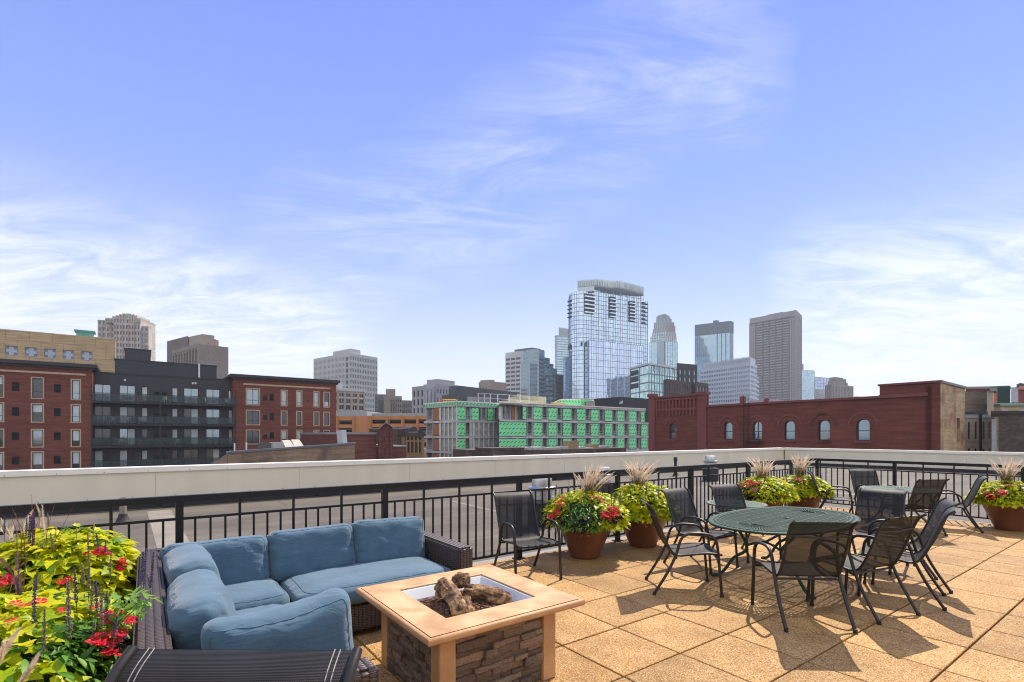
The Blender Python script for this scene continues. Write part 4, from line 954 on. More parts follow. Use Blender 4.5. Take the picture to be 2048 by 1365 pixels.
# ---- right cluster
tower('pale_glass_slab', 'pale windowless-looking glass slab right behind the brown-grey tower', (Z(4, 1372, 0)[0], 760), (Z(4, 1378, 0)[0], 755), (Z(4, 1489, 0)[0], 765), Z(4, 0, 596)[1], c('pgs', (.45, .52, .55), .3, metal=.4), TEALG, (1, 1, .1, .02, .2), (8, 26, .04, .08, .15), par=.5)
tower('x', '', (Z(4, 1374, 0)[0], 900), (Z(4, 1376, 0)[0], 895), (Z(4, 1394, 0)[0], 900), Z(4, 0, 547)[1], GBT, DKG, (1, 1, .1, .1, .1), (1, 1, .9, .9, .1), e=empty('dark_mast_block', W2(1605, 895)+Vector((0, 0, -15)), 0, 'narrow dark rooftop block peeking over the pale glass slab', 'building'))
e, zt, fa, fb, _ = tower('banded_glass_block', 'blue-grey glass block with white banded lower half near the brick warehouse roofline', (Z(4, 1488, 0)[0], 700), (Z(4, 1492, 0)[0], 690), (Z(4, 1640, 0)[0], 710), Z(4, 0, 656)[1], c('bgb', (.22, .30, .34), .35, metal=.3), BLUEG, (1, 1, .1, .02, .2), (6, 24, .03, .1, .2), par=.6)
mb = MB()
for i in range(7): z = zpx(Z(4, 0, 762+i*17)[1], 690); mb.ob(fb.o, fb.d, fb.inn, 0, fb.len*.65, -.6, .1, z-1.5, z+.6)
mb.build('white_bands', WHITEC, e)
BD = c('brown_deco', (.25, .20, .17), .75, vs=.03)
e, zt, fa, fb, _ = tower('brown_ribbed_tower', 'brown ribbed stone tower with stepped top, rightmost of the distant towers', (Z(4, 1585, 0)[0], 660), (Z(4, 1640, 0)[0], 640), (Z(4, 1816, 0)[0], 675), Z(4, 0, 716)[1], BD, BLUEG, (4, 1, .35, .02, .8), (14, 1, .45, .02, .8), par=2)
for a_, b2, y in ((0, .80, 690), (.06, .72, 660), (.2, .58, 652)): 
    mb = MB(); g_ = FP(fb.o+fb.d*fb.len*a_+fb.inn*2, fb.o+fb.d*fb.len*b2+fb.inn*2); grid(mb, g_, 0, g_.len, zt-1, zpx(Z(4, 0, y)[1], 640), 10, 1, .5, .1, .8); mb.ob(g_.o, g_.d, g_.inn, 0, g_.len, .1, 3, zt-1, zpx(Z(4, 0, y)[1], 640)); mb.build('crown_step', BD, e)
tower('x', '', (1709, 400), (1711, 398), (1760, 410), Z(5, 0, 243)[1], c('roofplant', (.40, .40, .38), .7), DKG, (1, 1, .9, .9, .1), (6, 1, .9, .9, .1), e=empty('pale_low_block', W2(1712, 398)+Vector((0, 0, -15)), 0, 'pale low block with rooftop units seen just over the warehouse roof', 'building'))
# ================================================================== MIDDLE DISTANCE
# ---- orange parking garage
f = ufp(150, 640, 1000)
# faces the camera nearly flat; its roofline rises a little to the right
f = FP(W2(655, 140), W2(905, 136))
e = empty('parking_garage', f.o+Vector((0, 0, -15)), 0, 'orange concrete parking garage with dark open decks behind the brick gable', 'parking garage')
ORG = c('orange_concrete', (.52, .215, .075), .8, vs=.3, var=.08)
zt = f.hit(760, Z(2, 0, 706)[1])[1]
hs = []
for x0, x1 in ((905, 915-8), (932, 1052), (1205, 1328), (1345, 1452), (1468, 1572), (1588, 1700), (1716, 1830)):
    if x1-x0 < 20: continue
    a = f.hit(Z(2, x0, 0)[0])[0]; b_ = f.hit(Z(2, x1, 0)[0])[0]
    off = 0 if x0 > 1100 else -6
    for yy in (736, 798, 860, 922): hs.append((a, b_, f.hit(760, Z(2, 0, yy+33-off)[1])[1], f.hit(760, Z(2, 0, yy-off)[1])[1]))
mb = MB(); holes_wall(mb, f, 0, f.len, -15, zt, hs, .6); mb.build('wall', ORG, e)
mb = MB(); mb.ob(f.o, f.d, f.inn, .1, f.len-.1, 3.5, 30, -15, zt-.4)
mb.ob(f.o, f.d, f.inn, .0, f.len, .61, 3.5, zt-.35, zt-.02); mb.build('deck_interior', DK, e)
mb = MB()
for r in hs:
    mb.ob(f.o, f.d, f.inn, r[0], r[1], .3, .38, r[2]+(r[3]-r[2])*.62, r[2]+(r[3]-r[2])*.70)
mb.build('deck_cable_rails', c('cable_grey', (.25, .25, .25), .5), e)
mb = MB()
for x in (917, 1055, 1190, 1330, 1455, 1578, 1705): s = f.hit(Z(2, x, 0)[0])[0]; mb.ob(f.o, f.d, f.inn, s-.35, s+.35, -.35, -.004, -15, zt+.1)
mb.build('pilasters', c('orange_pilaster', (.46, .19, .07), .8), e)
mb = MB(); mb.ob(f.o, f.d, f.inn, 0, f.len*.32, .2, 25, zt+.001, zt+1.3); mb.ob(f.o, f.d, f.inn, f.len*.32, f.len, 4, 25, zt+.001, zt+.9); mb.build('roof_deck', c('grey_roof_deck', (.36, .37, .36), .8), e)
mb = MB(); a = f.hit(Z(2, 1412, 0)[0])[0]; zl = f.hit(760, Z(2, 0, 676)[1])[1]; mb.ob(f.o, f.d, f.inn, a, f.len, 8, 20, zt+.9, zl)
for i in range(50): s = a+(f.len-a)*i/50; mb.ob(f.o, f.d, f.inn, s, s+.2, 7.85, 8.05, zt+.9, zl)
mb.build('ribbed_penthouse', c('pale_rib', (.42, .42, .41), .7), e)
# ---- red brick wing with gable
f = ufp(70, 652, 811)
e = empty('brick_gable_building', f.o+Vector((0, 0, -15)), 0, 'red brick wing with a pointed gable tower and slit windows', 'building')
RB2 = brick('red_brick_wing', (.19, .060, .045), (.155, .048, .038), (.16, .08, .06))
mb = MB()
a, z1_ = f.hit(*Z(2, 1240, 858)); mb.ob(f.o, f.d, f.inn, 0, a, 0, 14, -15, z1_)
b_, z2_ = f.hit(*Z(2, 1355, 962)); mb.ob(f.o, f.d, f.inn, b_, f.len, .002, 14, -15, z2_); mb.build('wall', RB2, e)
mb = MB(); poly(mb, f, [Z(2, 1240, 1400), Z(2, 1240, 805), Z(2, 1298, 762), Z(2, 1358, 800), Z(2, 1358, 1400)], -.6, 1.0)
for x0, x1 in ((1240, 1262), (1334, 1358)): poly(mb, f, [Z(2, x0, 1400), Z(2, x0, 830), Z(2, x1, 815), Z(2, x1, 1400)], -.85, -.603)
mb.build('gable_tower', RB2, e)
mb = MB()
for p_, q_ in (((1230, 812), (1298, 755)), ((1298, 755), (1364, 800))):
    x0, y0 = Z(2, *p_); x1, y1 = Z(2, *q_); poly(mb, f, [(x0, y0+2.2), (x0, y0), (x1, y1), (x1, y1+2.2)], -1.0, 1.1)
mb.build('coping', c('coping_grey', (.26, .24, .23), .7), e)
mb = MB()
for y0, y1 in ((878, 925), (968, 1020)):
    r = f.rect(*Z(2, 1294, y0), *Z(2, 1301, y1)); mb.ob(f.o, f.d, f.inn, r[0], r[1], -.63, -.59, r[2], r[3])
mb.build('slit_windows', BFRAME, e)
mb = MB(); mb.ob(f.o, f.d, f.inn, -.1, a-.02, -.15, 14.1, z1_+.002, z1_+.3); mb.ob(f.o, f.d, f.inn, b_, f.len+.1, -.15, 14.1, z2_+.002, z2_+.25)
for i in range(5): s = b_+.4+i*1.0; mb.ob(f.o, f.d, f.inn, s, s+.3, -.25, 0, z2_-6.6, z2_-5.9)
mb.build('wall_caps', c('coping_grey', (.26, .24, .23)), e)
# rubble wall + romanesque front
f = ufp(80, 778, 856)
e = empty('rubble_wall_building', f.o+Vector((0, 0, -15)), 0, 'brown rubble party wall just right of the pointed gable', 'building')
RUB = brick('rubble', (.15, .115, .085), (.19, .15, .11), (.09, .07, .05), bw=.5, bh=.22, ms=.05, patch=(.12, .09, .07), stain=.5, big=.5)
r = f.rect(*Z(2, 1358, 812), *Z(2, 1484, 1200)); mb = MB(); mb.ob(f.o, f.d, f.inn, r[0], r[1], 0, 10, -15, r[3]); mb.build('wall', RUB, e)
mb = MB(); mb.ob(f.o, f.d, f.inn, r[0]-.1, r[1], -.1, 10.1, r[3], r[3]+.2); mb.build('coping', c('coping_grey', (.26, .24, .23)), e)
f = ufp(78, 804, 850)
e = empty('romanesque_building', f.o+Vector((0, 0, -15)), 0, 'tan stone facade with arched windows and dark domed crest left of green building', 'building')
ROM = c('romanesque_tan', (.30, .19, .095), .8, vs=.5, var=.15)
hs = [f.rect(*Z(2, x, 918), *Z(2, x+17, 1008)) for x in (1493, 1524, 1556, 1588)]; hs2 = [f.rect(*Z(2, x, 875), *Z(2, x+20, 905)) for x in (1492, 1523, 1555, 1587)]
r = f.rect(*Z(2, 1482, 868), *Z(2, 1632, 1200))
mb = MB(); holes_wall(mb, f, r[0], r[1], -15, r[3], hs+hs2, .4); mb.ob(f.o, f.d, f.inn, r[0], r[1], .42, 9, -15, r[3]-.1)
for x in (1484, 1514, 1546, 1578, 1609): q = f.rect(*Z(2, x, 905), *Z(2, x+7, 1020)); mb.ob(f.o, f.d, f.inn, q[0], q[1], -.18, -.003, q[2], q[3])
mb.build('facade', ROM, e)
for h_ in hs+hs2: window(e, f, h_, BFRAME, WG, depth=.3, fw=.05)
mb = MB(); q = f.rect(*Z(2, 1468, 842), *Z(2, 1636, 868)); mb.ob(f.o, f.d, f.inn, q[0], q[1], -.4, 6, r[3]+.002, q[3])
for x in (1466, 1604): q2 = f.rect(*Z(2, x, 818), *Z(2, x+26, 846)); mb.ob(f.o, f.d, f.inn, q2[0], q2[1], -.5, 1, q[3]-.2, q2[3])
cxs, cz = f.hit(*Z(2, 1540, 835)); rr = abs(f.hit(Z(2, 1575, 0)[0])[0]-cxs)
pts = [(cxs+rr*math.cos(k*math.pi/10), cz+rr*math.sin(k*math.pi/10)*1.1) for k in range(11)]
A = [f.o+f.d*x+f.inn*(-.3)+Vector((0, 0, z)) for x, z in pts]; B = [p+f.inn*3 for p in A]; n = 11
mb.add(A+B, [tuple(range(n)), tuple(range(2*n-1, n-1, -1))]+[(i, (i+1) % n, n+(i+1) % n, n+i) for i in range(n)]); mb.build('roof_crest', c('slate_dark', (.05, .052, .055), .7), e)
# ---- tan brick low building with shed roof
f = ufp(45, 440, 710)
e = empty('tan_brick_building', f.o+Vector((0, 0, -15)), 0, 'low weathered tan brick building with sloping roof edge just beyond the long parapet', 'building')
TB = brick('tan_brick', (.38, .265, .165), (.30, .20, .125), (.25, .20, .15), patch=(.13, .09, .07), stain=.4, big=.35)
s0, z0_ = f.hit(*Z(2, 25, 1012)); s1, z1_ = f.hit(*Z(2, 1062, 935))
q = f.inn*11
P = lambda s, z, t=0: f.o+f.d*s+f.inn*t+Vector((0, 0, z))
mb = MB(); mb.add([P(s0, -15), P(s1, -15), P(s1, z1_), P(s0, z0_), P(s0, -15, 14), P(s1, -15, 14), P(s1, z1_-1.5, 14), P(s0, z0_-1.5, 14)], [(0, 1, 2, 3), (5, 4, 7, 6), (4, 0, 3, 7), (1, 5, 6, 2)]); mb.build('wall', TB, e)
mb = MB(); mb.add([P(s0-.1, z0_-.02, -.1), P(s1+.1, z1_-.02, -.1), P(s1+.1, z1_+.14, -.1), P(s0-.1, z0_+.14, -.1), P(s0-.1, z0_-.02, .35), P(s1+.1, z1_-.02, .35), P(s1+.1, z1_+.14, .35), P(s0-.1, z0_+.14, .35)], [(0, 1, 2, 3), (4, 5, 6, 7), (3, 2, 6, 7), (0, 4, 7, 3), (1, 2, 6, 5)]); mb.build('roof_edge', c('lead_grey', (.14, .15, .17), .5), e)
mb = MB(); mb.add([P(s0, z0_+.0, .3), P(s1, z1_+.0, .3), P(s1, z1_-1.45, 13.9), P(s0, z0_-1.45, 13.9)], [(0, 1, 2, 3)]); mb.build('roof_slope', c('lead_grey', (.14, .15, .17)), e)
def onroof(x, y, w, h, d_, nm, mt, lab, cat):
    s, _ = f.hit(Z(2, x, 0)[0]); zz_ = z0_+(z1_-z0_)*(s-s0)/(s1-s0); o_ = MB(); o_.ob(f.o, f.d, f.inn, s, s+w, .5, .5+d_, zz_-.1, zz_+h); o = o_.build(nm, mt); meta(o, lab, cat); return o
onroof(298, 0, .95, .62, .8, 'condenser_unit', c('unit_dark', (.09, .085, .08), .6), 'dark square condenser unit on the tan brick roof, left of the two', 'air conditioner')
onroof(388, 0, .95, .62, .8, 'condenser_unit', c('unit_grey', (.38, .38, .36), .6), 'pale grey condenser unit on the tan brick roof, right of the dark one', 'air conditioner')
for x, lab in ((88, 'left one of two thin white pipes on the tan brick roof'), (186, 'right one of two thin white pipes on the tan brick roof')):
    s, _ = f.hit(Z(2, x, 0)[0]); zz_ = z0_+(z1_-z0_)*(s-s0)/(s1-s0); mb = MB(); mb.ob(f.o, f.d, f.inn, s-.05, s+.05, .6, .7, zz_-.2, zz_+.75); o = mb.build('white_pipe', c('white_pipe', (.7, .7, .7))); meta(o, lab, 'pipe')
for x0, x1, lab in ((510, 582, 'left of two white hatches on the sloping tan brick roof'), (586, 660, 'right of two white hatches on the sloping tan brick roof')):
    s, _ = f.hit(Z(2, x0, 0)[0]); s2_, _ = f.hit(Z(2, x1, 0)[0]); zz_ = z0_+(z1_-z0_)*(s-s0)/(s1-s0)
    mb = MB(); mb.add([P(s, zz_+.1, .6), P(s2_, zz_+.16, .6), P(s2_-.15, zz_+.72, 1.5), P(s-.1, zz_+.72, 1.5), P(s, zz_-.2, .6), P(s2_, zz_-.2, .6), P(s2_, zz_-.3, 1.6), P(s, zz_-.3, 1.6)], [(0, 1, 2, 3), (4, 5, 1, 0), (5, 6, 2, 1), (6, 7, 3, 2), (7, 4, 0, 3)]); o = mb.build('roof_hatch', c('hatch_white', (.46, .43, .36), .6)); meta(o, lab, 'roof hatch')
s, _ = f.hit(Z(2, 975, 0)[0]); s2_, _ = f.hit(Z(2, 1010, 0)[0]); mb = MB(); mb.add([P(s, z1_-.1, .2), P(s2_, z1_-.1, .2), P(s+.35, z1_+1.25, .5), P(s-.1, z1_+1.25, .5), P(s, z1_-.1, 1.8), P(s2_, z1_-.1, 1.8), P(s+.35, z1_+1.2, 1.9), P(s-.1, z1_+1.2, 1.9)], [(0, 1, 2, 3), (4, 5, 6, 7), (0, 3, 7, 4), (1, 2, 6, 5), (2, 3, 7, 6)]); o = mb.build('leaning_panel', c('panel_white', (.5, .5, .48), .6)); meta(o, 'grey-white panel standing at the right end of the tan brick roof', 'panel')

# ---- construction building in green sheathing
m, t, b = newmat('green_sheathing'); SHE = m
co = coordnode(t, 'UV'); mp = N(t, 'ShaderNodeMapping'); mp.inputs['Scale'].default_value = (1/.82, 1/.78, 1); L(t, co, mp.inputs[0])
sp_ = N(t, 'ShaderNodeSeparateXYZ'); L(t, mp.outputs[0], sp_.inputs[0])
row = M(t, 'FLOOR', sp_.outputs[1]); xx = M(t, 'ADD', sp_.outputs[0], M(t, 'MULTIPLY', row, .5))
fx = M(t, 'SUBTRACT', M(t, 'FRACT', xx), .5); fy = M(t, 'SUBTRACT', M(t, 'FRACT', sp_.outputs[1]), .5)
ru = M(t, 'ADD', M(t, 'MULTIPLY', fx, .83), M(t, 'MULTIPLY', fy, .55)); rv = M(t, 'SUBTRACT', M(t, 'MULTIPLY', fy, .83), M(t, 'MULTIPLY', fx, .55))
wn = M(t, 'MULTIPLY', M(t, 'SINE', M(t, 'MULTIPLY', ru, 26)), .05)
ins_ = M(t, 'MULTIPLY', M(t, 'LESS_THAN', M(t, 'ABSOLUTE', ru), .33), M(t, 'LESS_THAN', M(t, 'ABSOLUTE', M(t, 'ADD', rv, wn)), .085))
nz_ = N(t, 'ShaderNodeTexNoise'); nz_.inputs['Scale'].default_value = .5; L(t, co, nz_.inputs['Vector'])
gc = ramp(t, nz_.outputs['Fac'], ((.2, (.17, .78, .28)), (.8, (.32, .86, .44))))
mxx = N(t, 'ShaderNodeMix', data_type='RGBA'); L(t, ins_, mxx.inputs[0]); L(t, gc, mxx.inputs[6]); mxx.inputs[7].default_value = (.02, .05, .03, 1)
L(t, mxx.outputs[2], b.inputs['Base Color']); b.inputs['Roughness'].default_value = .5
OSB = c('osb_board', (.34, .15, .065), .85, vs=2, var=.25); SLB = c('slab_edge', (.52, .52, .50), .8, vs=.6, var=.25); STUD = c('stud_grey', (.42, .42, .40), .7, vs=1.2, var=.25); GYP = c('gypsum', (.62, .65, .57), .8, vs=1, var=.15); DKV = c('bay_dark', (.20, .20, .205), .8, vs=.6, var=.5)
f = ufp(71.8, 997, 1300)
e = empty('construction_building', f.o+Vector((0, 0, -15)), 0, 'unfinished apartment building wrapped in bright green sheathing with open window bays', 'building under construction')
def fz(y): return f.hit(*Z(3, 860, y))[1]
bands = [(1040+12, 958), (1170-3, 1066), (1275, 1180), (1390, 1292)]      # row bottoms, tops (zoom 3 at x=860)
rowz = [(fz(a)-.0, fz(b_)) for a, b_ in bands]
top = fz(940)
cx_ = [(790, 812, 'g'), (818, 860, 'w'), (864, 924, 'g'), (928, 965, 'w'), (969, 1026, 'g'), (1030, 1064, 'w'), (1070, 1126, 'g'), (1130, 1165, 'w'), (1170, 1225, 'g'), (1229, 1263, 'w'), (1268, 1319, 'g'), (1324, 1360, 'w'), (1365, 1415, 'g'), (1419, 1448, 'w'), (1452, 1496, 'g'), (1500, 1530, 'w'), (1535, 1581, 'g'), (1585, 1612, 'w'), (1618, 1641, 'g')]
sx0 = f.hit(Z(3, 622, 0)[0])[0]; sx1 = f.hit(Z(3, 1641, 0)[0])[0]; sxe = f.hit(Z(3, 1676, 0)[0])[0]; s785 = f.hit(Z(3, 785, 0)[0])[0]
def slab_(a0, a1, t0, z0, z1, dep=16):      # block whose hidden sides run straight away from the terrace
    A_ = f.o+f.d*a0+f.inn*t0; B_ = f.o+f.d*a1+f.inn*t0; mb.prism([A_, B_, B_*(1+dep/B_.length), A_*(1+dep/A_.length)], z0, z1)
mb = MB(); slab_(sx0+1.3, s785, 2.4, -15, rowz[1][1]); slab_(s785, sxe, 1.2, -15, rowz[1][1]+.1); slab_(s785, sx1, 1.2, rowz[1][1]+.1, top-.2)
slab_(sx0+3.0, s785-.3, 5.0, rowz[1][1]+.12, top-.2); mb.build('interior_walls', DKV, e)
mb = MB()
for (zb_, zt_), (zb2, zt2_) in zip(rowz, rowz[1:]): slab_(sx0, sxe, -.12, zt2_+.02, zb_-.02, 3)
mb.ob(f.o, f.d, f.inn, s785, sx1, -.12, 2.3, rowz[0][1]+.02, top-.05); slab_(sx0, s785-.001, -.1, rowz[0][1]+.25, top-.06, 6); mb.build('floor_slabs', SLB, e)
mb = MB(); slab_(sx0-.1, sx1+.1, -.3, top-.04, top+.14); mb.build('roof_edge', c('roof_white', (.80, .76, .70), .7), e)
DUM = Vector((0, 0, 0))
GR = c('guard_rail', (.36, .36, .36), .5)
studs = MB()
def bays(f, cols_, zrow, t=.06, k=3):
    for x0, x1, ty in cols_:
        a = f.hit(Z(k, x0, 0)[0])[0]; b_ = f.hit(Z(k, x1, 0)[0])[0]; zb_, zt_ = zrow
        a, b_ = min(a, b_), max(a, b_)
        if ty in 'gon':
            mb = MB(); mb.ob(f.o, f.d, f.inn, a, b_, -.03, t, zb_+.12, zt_-.1); mb.build({'g': 'sheathing_panel', 'o': 'board_panel', 'n': 'wall_panel'}[ty], {'g': SHE, 'o': OSB, 'n': GYP}[ty], e)
        elif ty == 'w':
            mb = MB(); mb.ob(f.o, f.d, f.inn, a, a+.12, 0, .5, zb_, zt_); mb.ob(f.o, f.d, f.inn, b_-.12, b_, 0, .5, zb_, zt_)
            for q in (.22, .38): mb.ob(f.o, f.d, f.inn, a+.12, b_-.12, .1, .15, zb_+(zt_-zb_)*q-.04, zb_+(zt_-zb_)*q+.04)
            mb.ob(f.o, f.d, f.inn, a+.12, b_-.12, .35, .42, zb_, zb_+(zt_-zb_)*.14); mb.build('window_bay_frame', STUD, e)
            mb = MB(); zz1 = zb_+(zt_-zb_)*.45; mb.ob(f.o, f.d, f.inn, a+.2, b_-.2, .55, .57, zz1, zt_-.1); mb.build('glazing', c('bay_glazing', (.12, .14, .16), .25), e)
        elif ty == 's':      # stud wall: sheets between pale studs
            n_ = max(2, int((b_-a)/1.0))
            mb = MB()
            for i in range(n_+1): s = a+(b_-a)*i/n_; mb.ob(f.o, f.d, f.inn, s-.13, s+.13, -.05, .1, zb_, zt_)
            mb.ob(f.o, f.d, f.inn, a, b_, -.04, .12, zb_+(zt_-zb_)*.44, zb_+(zt_-zb_)*.46); mb.build('stud_row', GYP, e)
            mb = MB(); mb.ob(f.o, f.d, f.inn, a, b_, .25, .3, zb_, zt_); mb.build('plastic_sheet', STUD, e)
bays(f, cx_, rowz[0]); 
for z in rowz[1:]: bays(f, [(625, 813, 'g')]+cx_[1:-1]+[(1620, 1660, 'g'), (1662, 1676, 'w')], z)
bays(FP(f.o+f.inn*1.5, f.o+f.inn*1.5+f.d*5), [(622, 640, 'n'), (648, 672, 'w'), (678, 706, 'w'), (712, 735, 'o'), (737, 745, 'n'), (750, 785, 'w')], (rowz[1][1]+.3, rowz[0][1]))
# left wing: front face px 914-997 and side face px 849-914
YC = 92.0
hC = 870.5-Z(3, 0, 922)[1]; YL_ = YC*hC/(870.5-Z(3, 0, 940)[1]); YR_ = YC*hC/(870.5-Z(3, 0, 937)[1])
g1 = FP(W2(Z(3, 100, 0)[0], YL_), W2(Z(3, 330, 0)[0], YC)); g2 = FP(W2(Z(3, 330, 0)[0], YC), W2(Z(3, 620, 0)[0], YR_))
def gz(y): return g2.hit(*Z(3, 332, y))[1]
zr = [(gz(1052), gz(957)), (gz(1165), gz(1070)), (gz(1272), gz(1180)), (gz(1400), gz(1290))]
topw = gz(920)
cc4 = [g1.o, g1.o+g1.d*g1.len, g2.o+g2.d*g2.len, g2.o*1.0+g2.d*g2.len+Vector((.5, 14, 0)), g1.o*1.13]
cen = sum(cc4, Vector())/5
mb = MB(); mb.prism([cen+(p-cen)*.94 for p in cc4], -15, topw-.3); mb.build('interior_walls', DKV, e)
mb = MB()
for (a_, _), (_, b2) in zip(zr, zr[1:]): mb.prism([cen+(p-cen)*1.012 for p in cc4], b2+.02, a_-.02)
mb.build('floor_slabs', SLB, e)
mb = MB(); mb.prism([cen+(p-cen)*1.03 for p in cc4], topw-.12, topw+.06); mb.build('roof_edge', c('roof_white', (.62, .58, .52)), e)
mb = MB(); zz0 = gz(950)
for g_ in (g1, g2): mb.ob(g_.o, g_.d, g_.inn, 0, g_.len, -.15, .1, gz(940), topw-.13)
mb.build('parapet_sheathing', SHE, e)
mb = MB()
for g_ in (g1, g2): mb.ob(g_.o, g_.d, g_.inn, 0, g_.len, -.12, .1, zr[0][1]+.02, gz(940)-.02)
mb.build('torn_wrap', c('house_wrap', (.50, .52, .52), .7, vs=3, c2=(.2, .35, .22)), e)
for z in zr:
    bays(g1, [(112, 158, 'w'), (160, 200, 'o'), (203, 212, 'n'), (214, 327, 's')], z)
bays(g2, [(331, 384, 'g'), (387, 426, 'w'), (430, 480, 'g'), (500, 538, 'w'), (545, 584, 'g'), (590, 618, 'w')], zr[0])
g3 = FP(g2.o-g2.inn*1.4, g2.o-g2.inn*1.4+g2.d*5)
for z in zr[1:]:
    bays(g2, [(331, 384, 'g'), (388, 428, 'w'), (430, 445, 'g')], z); bays(g3, [(447, 618, 's')], z)
a_ = g3.hit(Z(3, 445, 0)[0])[0]; b2 = g3.hit(Z(3, 620, 0)[0])[0]
mb = MB()
for (q, _), (_, w_) in zip(zr, zr[1:]): mb.ob(g3.o, g3.d, g3.inn, a_, b2, -.1, 1.3, w_+.03, q-.03)
mb.ob(g3.o, g3.d, g3.inn, a_, b2, .4, 1.35, -15, zr[1][1]); mb.build('bay_slabs', SLB, e)
# roof edge protection frames, yellow boom, rooftop boxes
def posts(f, pts, zb_, zt_, w=.07, rails=(1.0, .55), nm='guard_frame', mt=None):
    mb = MB(); ss_ = [f.hit(Z(3, x, 0)[0])[0] for x in pts]
    for s in ss_: mb.ob(f.o, f.d, f.inn, s-w, s+w, 3, 3+2*w, zb_, zt_)
    for q in rails: z = zb_+(zt_-zb_)*q; mb.ob(f.o, f.d, f.inn, ss_[0], ss_[-1], 3.01, 3.01+w, z-w, z)
    mb.build(nm, mt or c('galv_white', (.55, .55, .56), .5), e)
posts(f, (545, 590, 632, 683, 765, 842, 905), top+.1, fz(873), rails=(1.0, .5))
YEL = c('yellow_paint', (.70, .42, .03), .5)
mb = MB(); s_a = g1.hit(Z(3, 200, 0)[0])[0]; s_b = g1.hit(Z(3, 290, 0)[0])[0]
za = gz(895); zb_ = gz(912); 
for q0, q1 in ((za, gz(903)), (gz(912), gz(915))):
    A = g1.o+g1.d*s_a+g1.inn*1+Vector((0, 0, q0)); B = g1.o+g1.d*s_b+g1.inn*1+Vector((0, 0, q1)); mb.tube([A, B], .09, 5)
for i in range(6):
    s = s_a+(s_b-s_a)*i/5; A = g1.o+g1.d*s+g1.inn*1; mb.tube([A+Vector((0, 0, topw)), A+g1.d*.5+Vector((0, 0, za-(za-gz(903))*i/5))], .07, 4)
mb.build('yellow_truss', YEL, e)
mb = MB(); s_a = g1.hit(Z(3, 180, 0)[0])[0]; 
for i in range(3): mb.ob(g1.o, g1.d, g1.inn, s_a+i*.5, s_a+i*.5+.1, .6, .7, topw, gz(895)); 
mb.build('orange_safety_post', c('orange_red', (.5, .12, .05), .6), e)
mb = MB(); a_ = f.hit(Z(3, 885, 0)[0])[0]; b2 = f.hit(Z(3, 1040, 0)[0])[0]; mb.ob(f.o, f.d, f.inn, a_, b2, 6, 12, top, fz(895)); a_ = f.hit(Z(3, 952, 0)[0])[0]; b2 = f.hit(Z(3, 1118, 0)[0])[0]; mb.ob(f.o, f.d, f.inn, a_, b2, 7, 12, top, fz(858)); mb.build('stair_bulkhead', c('pale_gypsum_yellow', (.42, .40, .26), .8, vs=.5), e)
mb = MB(); poly(mb, f, [Z(3, 1035, 935), Z(3, 1095, 908), Z(3, 1328, 898), Z(3, 1328, 945), Z(3, 1258, 948)], 2, 8); mb.build('green_bulkhead', SHE, e)
mb = MB(); poly(mb, f, [Z(3, 1030, 932), Z(3, 1095, 902), Z(3, 1330, 897), Z(3, 1330, 901), Z(3, 1095, 909), Z(3, 1036, 937)], 1.8, 8.2); mb.build('bulkhead_roof', c('roof_white', (.62, .58, .52)), e)
mb = MB(); poly(mb, f, [Z(3, 1255, 963), Z(3, 1255, 920), Z(3, 1318, 915), Z(3, 1318, 963)], .9, 5); mb.build('stone_chimney', c('grey_block', (.2, .19, .18), .9), e)
mb = MB(); a_ = f.hit(Z(3, 1030, 0)[0])[0]; b2 = f.hit(Z(3, 1110, 0)[0])[0]; mb.ob(f.o, f.d, f.inn, a_, b2, 1, 1.8, top+.1, fz(918)); mb.build('lumber_stack', c('orange_lumber', (.55, .33, .12), .8, vs=4, var=.3), e)
# dark brick roofline in front of it
f = ufp(52, 985, 1252)
e = empty('dark_brick_building', f.o+Vector((0, 0, -15)), 0, 'low dark brown brick building in front of the green construction site', 'building')
DBR = brick('dark_brick', (.085, .055, .042), (.11, .075, .055), (.12, .10, .08), patch=(.16, .13, .11), stain=.5, big=.5)
mb = MB(); mb.ob(f.o, f.d, f.inn, 0, f.len, 0, 10, -15, f.hit(*Z(3, 1100, 1256))[1]); mb.ob(f.o, f.d, f.inn, -.05, f.hit(Z(3, 800, 0)[0])[0], -.05, 4, f.hit(*Z(3, 1100, 1255))[1], f.hit(*Z(3, 700, 1246))[1]); mb.build('wall', DBR, e)
mb = MB(); zq = f.hit(*Z(3, 1100, 1256))[1]
for i in range(16): s = f.len*(.1+.8*rnd.random()); w_ = .4+rnd.random()*1.6; mb.ob(f.o, f.d, f.inn, s, s+w_, .5+rnd.random()*2, 3.4, zq, zq+.1+.25*rnd.random())
mb.build('rooftop_tarps', c('tarp', (.38, .37, .36), .7, vs=3, var=.3), e)
mb = MB(); s = f.hit(Z(3, 1172, 0)[0])[0]; mb.ob(f.o, f.d, f.inn, s, s+1.7, 1.5, 3, zq, zq+1.1); s = f.hit(Z(3, 1328, 0)[0])[0]; mb.ob(f.o, f.d, f.inn, s, s+1.3, 1.5, 3, zq, zq+.6); mb.build('rooftop_boxes', c('wood_box', (.32, .22, .12), .8), e)
# ---- white steel roof light, black hoarding beside green building
f = ufp(95, 1235, 1300); e = empty('black_shed', f.o+Vector((0, 0, -15)), 0, 'black flat block between the green construction site and the glass towers', 'building')
mb = MB(); a_ = f.hit(Z(3, 1470, 0)[0])[0]; mb.ob(f.o, f.d, f.inn, a_, a_+30, 0, 20, -15, f.hit(*Z(3, 1480, 890))[1]); mb.build('wall', c('black_wall', (.018, .02, .024), .6), e)
mb = MB(); poly(mb, f, [Z(3, 1455, 942), Z(3, 1458, 925), Z(3, 1480, 915), Z(3, 1480, 935)], -.5, .2); mb.build('floodlight', WHITEC, e)

